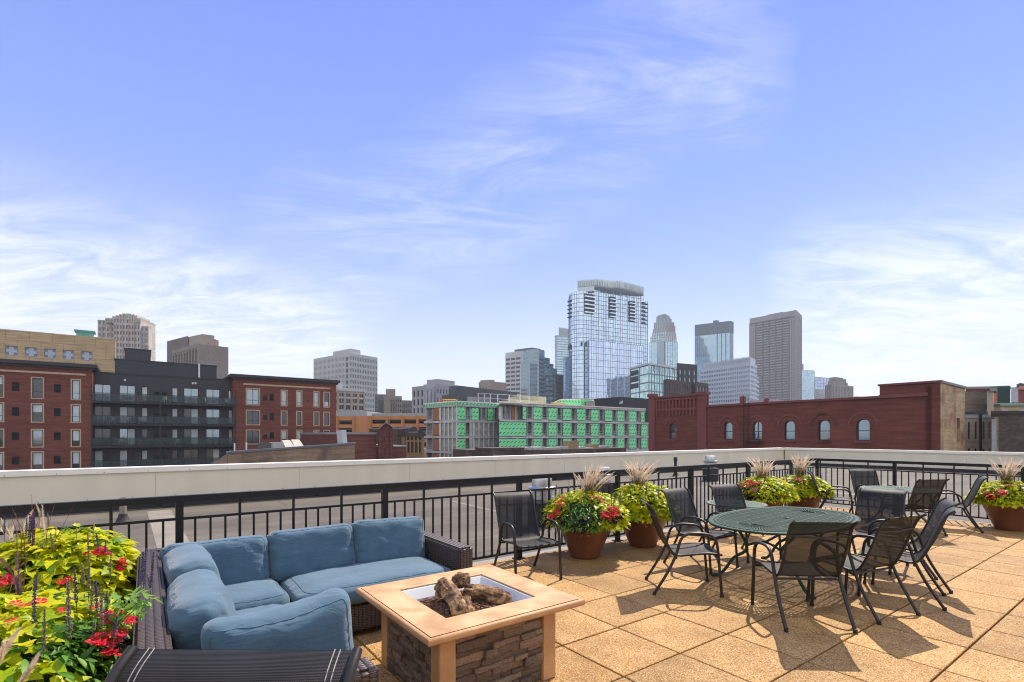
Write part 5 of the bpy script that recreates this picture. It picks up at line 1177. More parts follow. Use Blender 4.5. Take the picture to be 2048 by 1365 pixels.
# ---- red painted brick warehouse
f = vfp(63.2, 1300, 1881)
if f.hit(1300)[0] > f.hit(1881)[0]: f = FP(f.o+f.d*f.len, f.o)
WRD = brick('painted_red_brick', (.195, .066, .042), (.165, .054, .035), (.15, .045, .034), stain=.22, big=.25)
WRD2 = c('painted_red_trim', (.19, .050, .040), .7, vs=.4)
e = empty('brick_warehouse', f.o+Vector((0, 0, -15)), 0, 'long red painted brick warehouse with arched windows and corbelled tower end', 'warehouse')
def wz(k, x, y): return f.hit(*Z(k, x, y))[1]
ztw = wz(4, 1500, 868); aw = []
for k, x0, x1, y0, y1 in ((4, 252, 307, 1046, 1178), (4, 720, 782, 1040, 1190), (4, 965, 1035, 1036, 1192), (4, 1238, 1312, 1030, 1195), (4, 1528, 1612, 1028, 1200), (5, 172, 264, 458, 650), (5, 525, 628, 455, 655)):
    aw.append(f.rect(*Z(k, x0, y0), *Z(k, x1, y1)))
zb_ = sum(r[2] for r in aw[1:])/6; zt_ = sum(r[3] for r in aw[1:])/6
aw = [(r[0], r[1], zb_, zt_) for r in aw]
print('arch windows', [(round(r[0], 1), round(r[1]-r[0], 2)) for r in aw], zb_, zt_)
ww = 1.25; aw = [((r[0]+r[1])/2-ww/2, (r[0]+r[1])/2+ww/2, zb_, zt_) for r in aw]
stw = f.hit(Z(4, 572, 0)[0])[0]       # tower end edge
srt = f.hit(Z(5, 728, 0)[0])[0]; srr = f.len
zraise = wz(5, 1280, 114); fe = FP(f.o+f.d*srr, f.o+f.d*srr+U*9); zE_ = fe.hit(1930, 778)[1]; ztow = wz(4, 300, 832)
mb = MB(); holes_wall(mb, f, 0, f.len, -15, ztw, aw, .45)
for a_, b2, c0, d0 in aw:      # arch heads: fill the corners of each opening down to a half round
    r_ = (b2-a_)/2; cxm = (a_+b2)/2; zc = d0-r_
    P = lambda s, z, t=0: f.o+f.d*s+f.inn*t+Vector((0, 0, z))
    K = 8
    for sg in (-1, 1):
        pts = [(cxm+sg*r_*math.cos(q*math.pi/2/K), zc+r_*math.sin(q*math.pi/2/K)) for q in range(K+1)]
        for (x0, z0), (x1, z1) in zip(pts, pts[1:]): mb.quad(P(x0, z0), P(x1, z1), P(x1, d0), P(x0, d0)); mb.quad(P(x0, z0), P(x1, z1), P(x1, z1, .45), P(x0, z0, .45))
mb.ob(f.o, f.d, f.inn, .02, f.len-.5, .47, 8.5, -15, ztw-.4)
fe = FP(f.o+f.d*srr, f.o+f.d*srr+U*8.6)
mb.build('long_wall', WRD, e)
mb = MB(); mb.ob(f.o, f.d, f.inn, 0, stw, 0, .4, ztw+.001, ztow); mb.build('tower_wall', WRD, e)
mb = MB(); mb.ob(f.o, f.d, f.inn, f.hit(Z(5, 1160, 0)[0])[0], f.hit(Z(5, 1200, 0)[0])[0], -.14, -.003, -15, zraise-.3); mb.build('pilaster', WRD, e)
mb = MB(); mb.ob(f.o, f.d, f.inn, srt, srr-.004, 0, .5, ztw+.001, zraise); mb.ob(f.o, f.d, f.inn, srt, srr-.5, .503, 7.5, ztw+.001, zE_); mb.ob(f.o, f.d, f.inn, f.hit(Z(5, 1160, 0)[0])[0], f.hit(Z(5, 1200, 0)[0])[0], -.14, -.003, -15, zraise-.3); o = mb.build('raised_wall', WRD, e)
mb = MB()     # pilasters, corbels, arch hoods, copings
mb.ob(f.o, f.d, f.inn, -.1, f.hit(Z(4, 133, 0)[0])[0], -.22, .3, -15, ztow+.25); mb.ob(f.o, f.d, f.inn, f.hit(Z(4, 497, 0)[0])[0], stw, -.22, .3, -15, wz(4, 530, 800))
mb.ob(f.o, f.d, f.inn, -.25, f.hit(Z(4, 133, 0)[0])[0]+.15, -.36, .45, ztow+.25, ztow+.75); mb.ob(f.o, f.d, f.inn, f.hit(Z(4, 492, 0)[0])[0]-.1, stw+.15, -.36, .6, wz(4, 530, 812), wz(4, 530, 786))
mb.ob(f.o, f.d, f.inn, f.hit(Z(4, 133, 0)[0])[0], f.hit(Z(4, 497, 0)[0])[0], -.25, .45, ztow, ztow+.28)
mb.ob(f.o, f.d, f.inn, stw, srt, -.22, .5, ztw+.001, ztw+.26); mb.ob(f.o, f.d, f.inn, srt-.12, srr+.12, -.2, .6, zraise, zraise+.2); mb.ob(f.o, f.d, f.inn, srt, f.hit(Z(5, 1175, 0)[0])[0], -.26, -.003, ztw+.0, ztw+.34)
mb.build('cornices', WRD2, e)
sA = f.hit(Z(4, 140, 0)[0])[0]; sB = f.hit(Z(4, 492, 0)[0])[0]; nC = 12
zz = (wz(4, 315, 925), wz(4, 315, 855), wz(4, 315, 990), wz(4, 315, 945))
dkr = c('recess_red', (.12, .035, .028), .8)
for i in range(nC):
    a_ = sA+(sB-sA)*i/nC; b2 = sA+(sB-sA)*(i+1)/nC
    mb = MB(); mb.ob(f.o, f.d, f.inn, a_, a_+(b2-a_)*.42, -.22, -.003, zz[0], zz[1]); mb.build('corbel', WRD2, e)
    mb = MB(); mb.ob(f.o, f.d, f.inn, a_, a_+(b2-a_)*.38, -.2, -.003, zz[2], zz[3])
    mb.ob(f.o, f.d, f.inn, a_-.001, b2, -.203, -.004, zz[3], zz[3]+.22); mb.build('arch_corbel', WRD2, e)
mb = MB(); mb.ob(f.o, f.d, f.inn, sA, sB, -.24, -.005, zz[1], zz[1]+.25); mb.ob(f.o, f.d, f.inn, sA, sB, -.23, -.004, zz[0]-.18, zz[0]); mb.build('corbel_bands', WRD2, e)
P = lambda s, z, t=0: f.o+f.d*s+f.inn*t+Vector((0, 0, z))
WFR = c('window_frame_grey', (.16, .17, .17), .5)
WGA = glass('arch_glass', (.24, .31, .34), .05, .8, .8)
for i, (a_, b2, c0, d0) in enumerate(aw):
    r_ = (b2-a_)/2; cxm = (a_+b2)/2; zc = d0-r_
    w = window(e, f, (a_, b2, c0, d0), BFRAME, WGA if i in (0, 2, 3, 5) else WGA, depth=.34, fw=.09, trans=(.46,), mull=(.5,) if i == 2 else (), name='arched_window')
    mb = MB(); K = 14; o_ = MB()
    for k in range(K):
        q0, q1 = math.pi*k/K, math.pi*(k+1)/K
        for ri, ro in ((r_+.62, r_+.80),):
            A4 = [P(cxm-ri*math.cos(q0), zc+ri*math.sin(q0), -.003), P(cxm-ro*math.cos(q0), zc+ro*math.sin(q0), -.003), P(cxm-ro*math.cos(q1), zc+ro*math.sin(q1), -.003), P(cxm-ri*math.cos(q1), zc+ri*math.sin(q1), -.003)]
            B4 = [p+f.inn*-.07 for p in A4]; mb.add(A4+B4, [(4, 5, 6, 7), (0, 1, 5, 4), (1, 2, 6, 5), (2, 3, 7, 6), (3, 0, 4, 7)])
    inst('hood_mould', mb.mesh('hood_mould', WRD2, origin=tuple(e.location)), w)
    mb = MB(); mb.ob(f.o, f.d, f.inn, a_-.15, b2+.15, -.18, .3, c0-.22, c0-.004); inst('sill', mb.mesh('sill', WRD2, origin=tuple(e.location)), w)
# tan brick gable end
TBE = brick('tan_end_brick', (.60, .43, .23), (.52, .36, .19), (.36, .27, .17), patch=(.30, .15, .09), stain=.35, big=.35)
fe = FP(f.o+f.d*srr, f.o+f.d*srr+U*9)
sE = fe.hit(1930)[0]; zE = fe.hit(1930, 777)[1]
rw = fe.rect(*Z(5, 1434, 442), *Z(5, 1462, 655))
mb = MB(); holes_wall(mb, fe, .0, sE, -15, zE, [rw], .4); mb.add([P2 for P2 in (fe.o+Vector((0, 0, zE)), fe.o+fe.d*sE+Vector((0, 0, zE)), fe.o+Vector((0, 0, zraise)))], [(0, 1, 2)]); mb.ob(fe.o, fe.d, fe.inn, 0.1, sE-.1, .42, 3, -15, zE-.1)
mb.build('end_wall', TBE, e); window(e, fe, rw, BFRAME, DKG, depth=.3, fw=.05, trans=(.5,))
mb = MB(); A4 = [fe.o+fe.d*s+fe.inn*t+Vector((0, 0, z+dz)) for s, z in ((-.1, zraise), (sE+.1, zE)) for t in (-.15, .5) for dz in (-.05, .18)]
mb.add(A4, [(0, 1, 3, 2), (4, 5, 7, 6), (0, 1, 5, 4), (2, 3, 7, 6), (1, 3, 7, 5), (0, 2, 6, 4)]); mb.build('end_coping', c('coping_grey', (.26, .24, .23)), e)
# roof details
for x0, x1, y0, y1, nm, mt, lab, cat in ((815, 852, 822, 900, 'brick_chimney', WRD2, 'small red brick chimney on the warehouse roof, left of the fire-escape ladder', 'chimney'), (1022, 1050, 840, 880, 'brick_chimney', WRD2, 'squat red brick stub on the warehouse roof, right of the fire-escape ladder', 'chimney'), (855, 1060, 850, 885, 'roof_penthouse', c('roofplant', (.40, .40, .38)), 'long pale grey box on the warehouse roof between the brick stubs', 'roof box'), (1705, 1775, 838, 855, 'roof_unit', BFRAME, 'black roof unit on the warehouse roofline near the raised wall', 'roof unit')):
    r = f.rect(*Z(4, x0, y0), *Z(4, x1, y1)); mb = MB(); mb.ob(f.o, f.d, f.inn, r[0], r[1], 1.0 if 'pent' not in nm else 2.2, 1.45 if 'pent' not in nm else 5, ztw-.6, r[3]); o = mb.build(nm, mt); meta(o, lab, cat)
mb = MB(); sF = f.hit(Z(4, 893, 0)[0])[0]; sF2 = f.hit(Z(4, 933, 0)[0])[0]
for s in (sF, sF2): mb.ob(f.o, f.d, f.inn, s-.03, s+.03, -.35, -.29, zb_-3, ztw+1.2)
z = zb_-3
while z < ztw+1: mb.ob(f.o, f.d, f.inn, min(sF, sF2)+.03, max(sF, sF2)-.03, -.33, -.31, z, z+.03); z += .4
lad = mb.build('fire_escape_ladder', BFRAME, e)
r = f.rect(*Z(4, 893, 1142), *Z(4, 1042, 1212)); mb = MB(); mb.ob(f.o, f.d, f.inn, r[0], r[1], -1.0, -.05, r[2], r[2]+.1)
for q in (.5, 1.0): mb.ob(f.o, f.d, f.inn, r[0], r[1], -1.02, -.98, r[2]+(r[3]-r[2])*q-.04, r[2]+(r[3]-r[2])*q)
for i in range(9): s = r[0]+(r[1]-r[0])*i/8; mb.ob(f.o, f.d, f.inn, s-.02, s+.02, -1.015, -.985, r[2], r[3])
mb.build('fire_escape_platform', BFRAME, e)
# ---- right-hand buildings (zoom 7)
def rob(mb, g_, s0, s1, t0, t1, z0, z1):      # like ob, but the hidden sides run straight away from the terrace
    A_ = g_.o+g_.d*s0+g_.inn*t0; B_ = g_.o+g_.d*s1+g_.inn*t0; k = t1-t0; mb.prism([A_, B_, B_*(1+k/B_.length), A_*(1+k/A_.length)], z0, z1)
def onv(k, x0, y0, x1, y1, Y, mt, nm, e, th=6, dY=0, holes=None, zb=-15):
    g_ = FP(W2(Z(k, x0, 0)[0], Y), W2(Z(k, x1, 0)[0], Y+dY)); z1 = g_.hit(*Z(k, x0, y0))[1]
    mb = MB(); rob(mb, g_, 0, g_.len, 0, th, zb, z1); mb.build(nm, mt, e); return g_, z1
GBK = brick('grey_brown_render', (.25, .21, .16), (.22, .185, .14), (.15, .13, .10), stain=.35, big=.35); BEIB = brick('beige_brick', (.50, .44, .34), (.43, .375, .29), (.30, .27, .22), stain=.3, big=.4)
DBW = brick('dark_stone_wall', (.075, .062, .048), (.115, .09, .068), (.10, .08, .06), bw=.4, bh=.2, stain=.45, big=.6)
e = empty('rendered_block', W2(1950, 66)+Vector((0, 0, -15)), 0, 'grey-brown rendered block with pale brick corner right of the tan gable end', 'building')
g_, z1 = onv(7, 560, 265, 915, 640, 64, GBK, 'wall', e, dY=-.5); g2_, z2 = onv(7, 915, 262, 1025, 640, 61, c('beige_corner', (.36, .31, .22), .8, vs=.4), 'side_wall', e, dY=.3, th=2)
mb = MB(); rob(mb, g_, 0, g_.len, -.1, 6, z1, z1+.28); mb.build('red_band', c('red_band', (.20, .07, .055), .7), e)
mb = MB(); rob(mb, g_, -.1, g_.len+.1, -.3, 6.2, z1+.282, z1+.55); rob(mb, g2_, 0, g2_.len, -.3, 4, z2+.0, z2+.4); mb.build('roof_edge', c('coping_grey', (.26, .24, .23)), e)
e = empty('beige_windowed_building', W2(1950, 58)+Vector((0, 0, -15)), 0, 'beige brick building with a row of tall narrow windows beyond the right parapet', 'building')
g_ = FP(W2(Z(7, 555, 0)[0], 58.5), W2(Z(7, 1035, 0)[0], 57.8)); zt_ = g_.hit(*Z(7, 600, 690))[1]
hs = [g_.rect(*Z(7, x0, 762), *Z(7, x1, 1035)) for x0, x1 in ((608, 645), (718, 755), (795, 822), (845, 880), (940, 972))]+[g_.rect(*Z(7, x0, 1185), *Z(7, x1, 1400)) for x0, x1 in ((608, 645), (718, 755), (795, 822), (845, 880), (940, 972))]
mb = MB(); holes_wall(mb, g_, 0, g_.len, -15, zt_, hs, .35); rob(mb, g_, .02, g_.len-.02, .37, 8, -15, zt_-.1); mb.build('wall', BEIB, e)
for i, r in enumerate(hs):
    w = window(e, g_, r, BFRAME if i not in (4, 9) else c('maroon', (.12, .035, .03), .5), DKG, depth=.28, fw=.06)
    mb = MB(); rob(mb, g_, r[0]-.15, r[1]+.15, -.1, .2, r[2]-.15, r[2]-.003); inst('sill', mb.mesh('sill', c('sill_stone', (.42, .38, .3), .8), origin=tuple(e.location)), w)
mb = MB(); rob(mb, g_, 0, g_.len*.8, -.12, .6, zt_, zt_+.42); mb.build('pale_cornice', c('pale_cornice', (.38, .42, .46), .6), e)
mb = MB(); rob(mb, g_, -.1, g_.len*.72, -.3, 3, zt_+.43, zt_+.68); s = g_.hit(Z(7, 785, 0)[0])[0]; rob(mb, g_, s-.13, s+.13, -.3, -.05, -15, zt_+.42); mb.build('gutter_and_downpipe', BFRAME, e)
e = empty('dark_stone_building', W2(2010, 50)+Vector((0, 0, -15)), 0, 'dark weathered stone wall at the right edge beyond the parapet', 'building')
g_, z1 = onv(7, 1100, 632, 1700, 900, 52, DBW, 'wall', e, dY=-.5, th=5)
mb = MB(); rob(mb, g_, -.8, g_.len, -.15, 12, z1, z1+.32); mb.build('black_flashing', BFRAME, e)
mb = MB(); rob(mb, g_, -.55, -.1, .1, .6, -15, z1-.5); mb.build('grey_conduit', c('conduit', (.3, .31, .32), .6), e)
e = empty('green_roofed_building', W2(2010, 62)+Vector((0, 0, -15)), 0, 'tan brick building with dark green roof and shallow arched windows at the right edge', 'building')
g_, z1 = onv(7, 1020, 500, 1700, 610, 62, TBE, 'wall', e, th=8, dY=-1)
GRF = c('green_metal_roof', (.028, .075, .055), .9, spec=.1, vs=.5)
mb = MB(); zz1 = g_.hit(*Z(7, 1200, 435))[1]
mb.add([g_.o+g_.inn*-.2+Vector((0, 0, z1)), g_.o+g_.d*g_.len+g_.inn*-.2+Vector((0, 0, z1)), g_.o+g_.d*g_.len+g_.inn*2.5+Vector((0, 0, zz1)), g_.o+g_.inn*2.5+Vector((0, 0, zz1)), g_.o+g_.inn*8+Vector((0, 0, z1)), g_.o+g_.d*g_.len+g_.inn*8+Vector((0, 0, z1))], [(0, 1, 2, 3), (3, 2, 5, 4), (0, 3, 4), (1, 5, 2)]); mb.build('roof', GRF, e)
for x0, x1 in ((1125, 1255), (1420, 1550)):
    r = g_.rect(*Z(7, x0, 545), *Z(7, x1, 605)); mb = MB(); pts = [(r[0]+(r[1]-r[0])*k/8, r[2]+(r[3]-r[2])*(.45+.55*math.sin(math.pi*k/8))) for k in range(9)]
    A = [g_.o+g_.d*x+g_.inn*-.06+Vector((0, 0, z)) for x, z in [(r[0], r[2])]+pts+[(r[1], r[2])]]; B = [p+g_.inn*.04 for p in A]; n = len(A); mb.add(A+B, [tuple(range(n))]+[(i, (i+1) % n, n+(i+1) % n, n+i) for i in range(n)]); mb.build('arched_window', c('arch_pane', (.35, .40, .42), .3), e)
e = empty('green_barrel_shed', W2(2005, 80)+Vector((0, 0, -15)), 0, 'dark green corrugated shed with rounded roof on the far right skyline', 'shed')
g_ = FP(W2(Z(7, 650, 0)[0], 84), W2(Z(7, 1290, 0)[0], 80)); GSH = c('green_shed', (.02, .065, .045), .5, vs=.3); 
mb = MB(); poly(mb, g_, [Z(7, 1080, 640), Z(7, 1080, 240), Z(7, 1095, 205), Z(7, 1270, 190), Z(7, 1290, 215), Z(7, 1290, 640)], 0, 5)
for i in range(9): s = g_.hit(Z(7, 1085+i*24, 0)[0])[0]; rob(mb, g_, s, s+.12, -.1, .02, -15, g_.hit(*Z(7, 1150, 215))[1])
mb.build('corrugated_end', GSH, e)
mb = MB(); poly(mb, g_, [Z(7, 650, 215), Z(7, 665, 195), Z(7, 1265, 170), Z(7, 1285, 190), Z(7, 1270, 205), Z(7, 1080, 215), Z(7, 1080, 235), Z(7, 650, 235)], .5, 6); mb.build('rounded_roof', c('green_shed_roof', (.06, .16, .09), .5, vs=.3), e)
e = empty('red_clay_box', W2(1990, 70)+Vector((0, 0, -15)), 0, 'small red-orange box unit beside the green rounded shed', 'shed'); onv(7, 1028, 235, 1082, 400, 70, c('red_orange', (.40, .10, .06), .7), 'walls', e, th=3)
e = empty('red_shed', W2(2040, 72)+Vector((0, 0, -15)), 0, 'red shed with orange roof edge at the right border of the skyline', 'shed'); g_, z1 = onv(7, 1418, 240, 1700, 440, 72, c('shed_red', (.20, .035, .04), .6), 'walls', e, th=5)
mb = MB(); rob(mb, g_, -.2, g_.len, -.3, 5, z1, z1+.5); mb.build('roof', c('shed_orange', (.55, .16, .10), .6), e)
e = empty('grey_gabled_shed', W2(2045, 90)+Vector((0, 0, -15)), 0, 'white-walled shed with grey gabled roof behind the red shed', 'shed')
g_ = FP(W2(Z(7, 1330, 0)[0], 88), W2(Z(7, 1700, 0)[0], 86)); mb = MB(); poly(mb, g_, [Z(7, 1300, 440), Z(7, 1300, 200), Z(7, 1385, 195), Z(7, 1700, 190), Z(7, 1700, 440)], .5, 5); mb.build('walls', c('shed_white', (.5, .52, .5), .6), e)
mb = MB(); poly(mb, g_, [Z(7, 1390, 190), Z(7, 1390, 155), Z(7, 1450, 130), Z(7, 1520, 145), Z(7, 1700, 160), Z(7, 1700, 190)], 0, 5); mb.build('roof', c('shed_grey_roof', (.07, .085, .11), .5), e)
# ================================================================== SLING CHAIRS
FRM_ = pm('chair_frame', (.020, .017, .014), .42, .0, spec=.4, vs=12, var=.2)
CAPM = pm('foot_cap', (.01, .01, .01), .6)
def slingmat(name, a, c_, rib=0):
    m, t, b = newmat(name); co = coordnode(t, 'UV')
    n = N(t, 'ShaderNodeTexNoise'); n.inputs['Scale'].default_value = 7; n.inputs['Detail'].default_value = 6; L(t, co, n.inputs['Vector'])
    L(t, ramp(t, n.outputs['Fac'], ((.3, tuple(x*.8 for x in c_)), (.7, tuple(x*1.3 for x in c_)))), b.inputs['Base Color'])
    b.inputs['Roughness'].default_value = .6; b.inputs['Alpha'].default_value = a; b.inputs['Specular IOR Level'].default_value = .3
    if rib:
        sp = N(t, 'ShaderNodeSeparateXYZ'); L(t, co, sp.inputs[0])
        s_ = M(t, 'SINE', M(t, 'MULTIPLY', sp.outputs[1], rib)); fine = M(t, 'SINE', M(t, 'MULTIPLY', sp.outputs[0], 1800.0))
        h = M(t, 'ADD', s_, M(t, 'MULTIPLY', fine, .3)); bp = N(t, 'ShaderNodeBump'); bp.inputs['Strength'].default_value = .6; bp.inputs['Distance'].default_value = .002
        L(t, h, bp.inputs['Height']); L(t, bp.outputs[0], b.inputs['Normal'])
    return m
SLING = slingmat('sling_mesh', .93, (.011, .0105, .010))
SLINGF = slingmat('sling_mesh_close', .955, (.018, .018, .019), rib=2000.0)
def chair_parts(root, sling, stitch=False):
    hw = .245
    for sg in (-1, 1):
        y = sg*.272
        pts = catmull([(.325, y, .012), (.305, y, .25), (.285, y, .48), (.262, y, .565), (.20, y, .612), (.06, y, .622), (-.02, y, .603), (-.07, y, .55), (-.115, y*.985, .40), (-.20, y, .22), (-.325, y, .012)], 5)
        mb = MB(); mb.tube(pts, .0135, 10, flat=1.15); mb.build('side_frame', FRM_, root, smooth=50, world=False)
        y = sg*hw
        pts = catmull([(.335, y, .408), (.20, y, .42), (.02, y, .402), (-.08, y, .392), (-.135, y, .415), (-.185, y, .49), (-.245, y, .63), (-.305, y, .79), (-.345, y, .868), (-.40, y, .908)], 5)
        mb = MB(); mb.tube(pts, .0115, 10); mb.build('sling_rail', FRM_, root, smooth=50, world=False)
        for x in (.325, -.325):
            mb = MB(); mb.tube([(x, sg*.272, 0), (x*.995, sg*.272, .03)], .0175, 10); mb.build('foot_cap', CAPM, root, smooth=50, world=False)
    prof = catmull([(.335, 0, .408), (.20, 0, .42), (.02, 0, .402), (-.08, 0, .392), (-.135, 0, .415), (-.185, 0, .49), (-.245, 0, .63), (-.305, 0, .79), (-.345, 0, .868), (-.40, 0, .908)], 5)
    def sheet(pr, nm, sag):
        mb = MB(); K = 8; rows = []
        n = len(pr)
        for th in (0, 1):
            for i, p in enumerate(pr):
                q = pr[min(i+1, n-1)]-pr[max(i-1, 0)]; q.normalize(); nn = Vector((-q.z, 0, q.x))
                if nn.z < 0 and nm == 'seat': nn = -nn
                for k in range(K+1):
                    u = k/K*2-1; dd = -sag*(1-u*u)*math.sin(math.pi*min(1, max(0, i/(n-1))))
                    v = p+nn*(dd-th*.003+.003); mb.v.append((v.x, u*hw, v.z))
        def idx(th, i, k): return th*n*(K+1)+i*(K+1)+k
        for i in range(n-1):
            for k in range(K):
                mb.f.append((idx(0, i, k), idx(0, i, k+1), idx(0, i+1, k+1), idx(0, i+1, k))); mb.m.append(0)
        me = mb.mesh(nm, sling, smooth=True); ul = me.uv_layers[0]
        L_ = [0]
        for a, b_ in zip(pr, pr[1:]): L_.append(L_[-1]+(b_-a).length)
        for l in me.loops:
            vi = l.vertex_index % (n*(K+1)); ul.data[l.index].uv = ((vi % (K+1))/K*2*hw, L_[vi//(K+1)])
        return inst(nm, me, root)
    cut = 18
    sheet(prof[:cut+1], 'seat', .022); sheet(prof[cut:], 'backrest', .018)
    for x, z in ((.292, .385), (-.108, .372)):
        mb = MB(); mb.tube([(x, -.268, z), (x, .268, z)], .0105, 8); mb.build('crossbar', FRM_, root, smooth=50, world=False)
    mb = MB(); mb.tube([(-.302, -.243, .774), (-.316, 0, .764), (-.302, .243, .774)], .008, 8); mb.build('back_bar', FRM_, root, smooth=50, world=False)
    if stitch:
        mb = MB()
        for sg in (-1, 1):
            for off in (.036, .048):
                y = sg*(hw-off)
                for i in range(cut, len(prof)-1):
                    for q in range(7):
                        a = prof[i].lerp(prof[i+1], q/7+.02); b_ = prof[i].lerp(prof[i+1], q/7+.105); d_ = (b_-a).normalized(); nn = Vector((d_.z, 0, -d_.x))
                        nn = -nn if nn.x < 0 else nn
                        o = nn*.0022; w = Vector((0, .0013, 0)); 
                        a2 = a+o+nn*-.0; b2 = b_+o
                        mb.quad((a2.x, y-.0012, a2.z), (a2.x, y+.0012, a2.z), (b2.x, y+.0012, b2.z), (b2.x, y-.0012, b2.z))
        mb.build('stitching', pm('thread', (.55, .53, .48), .7), root, world=False)
def chairat(cx_, cy_, deg, label, src=[None], grp='black sling patio chairs'):
    if src[0] is None:
        e = empty('patio_chair', (cx_, cy_, 0), R(deg), label, 'chair', grp); chair_parts(e, SLING); src[0] = e; return e
    c_ = copy_tree(src[0]); c_.location = (cx_, cy_, 0); c_.rotation_euler = (0, 0, R(deg)); c_['label'] = label; return c_
chairat(.16, 5.77, -66, 'black mesh patio chair standing alone by the railing between sofa and terracotta planter')
chairat(1.78, 5.29, -6.8, 'black mesh chair in side profile at the left end of the oval table')
chairat(2.32, 6.22, -55, 'black mesh chair turned toward the oval table, in front of the lime-only planter')
chairat(3.10, 6.72, -70, 'black mesh chair behind the oval table, its back before the red-flowered corner planter')
chairat(2.52, 4.42, 87, 'nearest black mesh chair with its back to the viewer, in front of the oval table')
chairat(3.225, 4.67, 113, 'black mesh chair with bronze-lit back at the near right edge of the oval table')
chairat(3.87, 5.02, 140, 'outermost mesh chair of the pair right of the oval table, seen side-on')
chairat(4.28, 5.50, 152, 'inner mesh chair of the side-on pair, right of the oval table, with curled top')
chairat(4.42, 6.20, 218, 'black mesh chair facing the viewer at the far right side of the oval table')
chairat(7.05, 9.85, -95, 'upright black mesh chair against the far railing behind the round table')
chairat(5.98, 9.42, -33, 'black mesh chair in profile beside the corner planter, left of the round table')
chairat(6.58, 8.30, 95, 'dark brown-looking mesh chair with its back to the viewer at the round table')
chairat(7.56, 8.64, 145, 'black mesh chair side-on at the right of the round table, by the last planter')
e = empty('patio_chair', (-.685, .80, 0), R(-91), 'close black ribbed sling chair with white stitched hems, cut off at the bottom edge', 'chair', 'black sling patio chairs')
chair_parts(e, SLINGF, True); e.scale = (1.20, 1.17, 1.165)

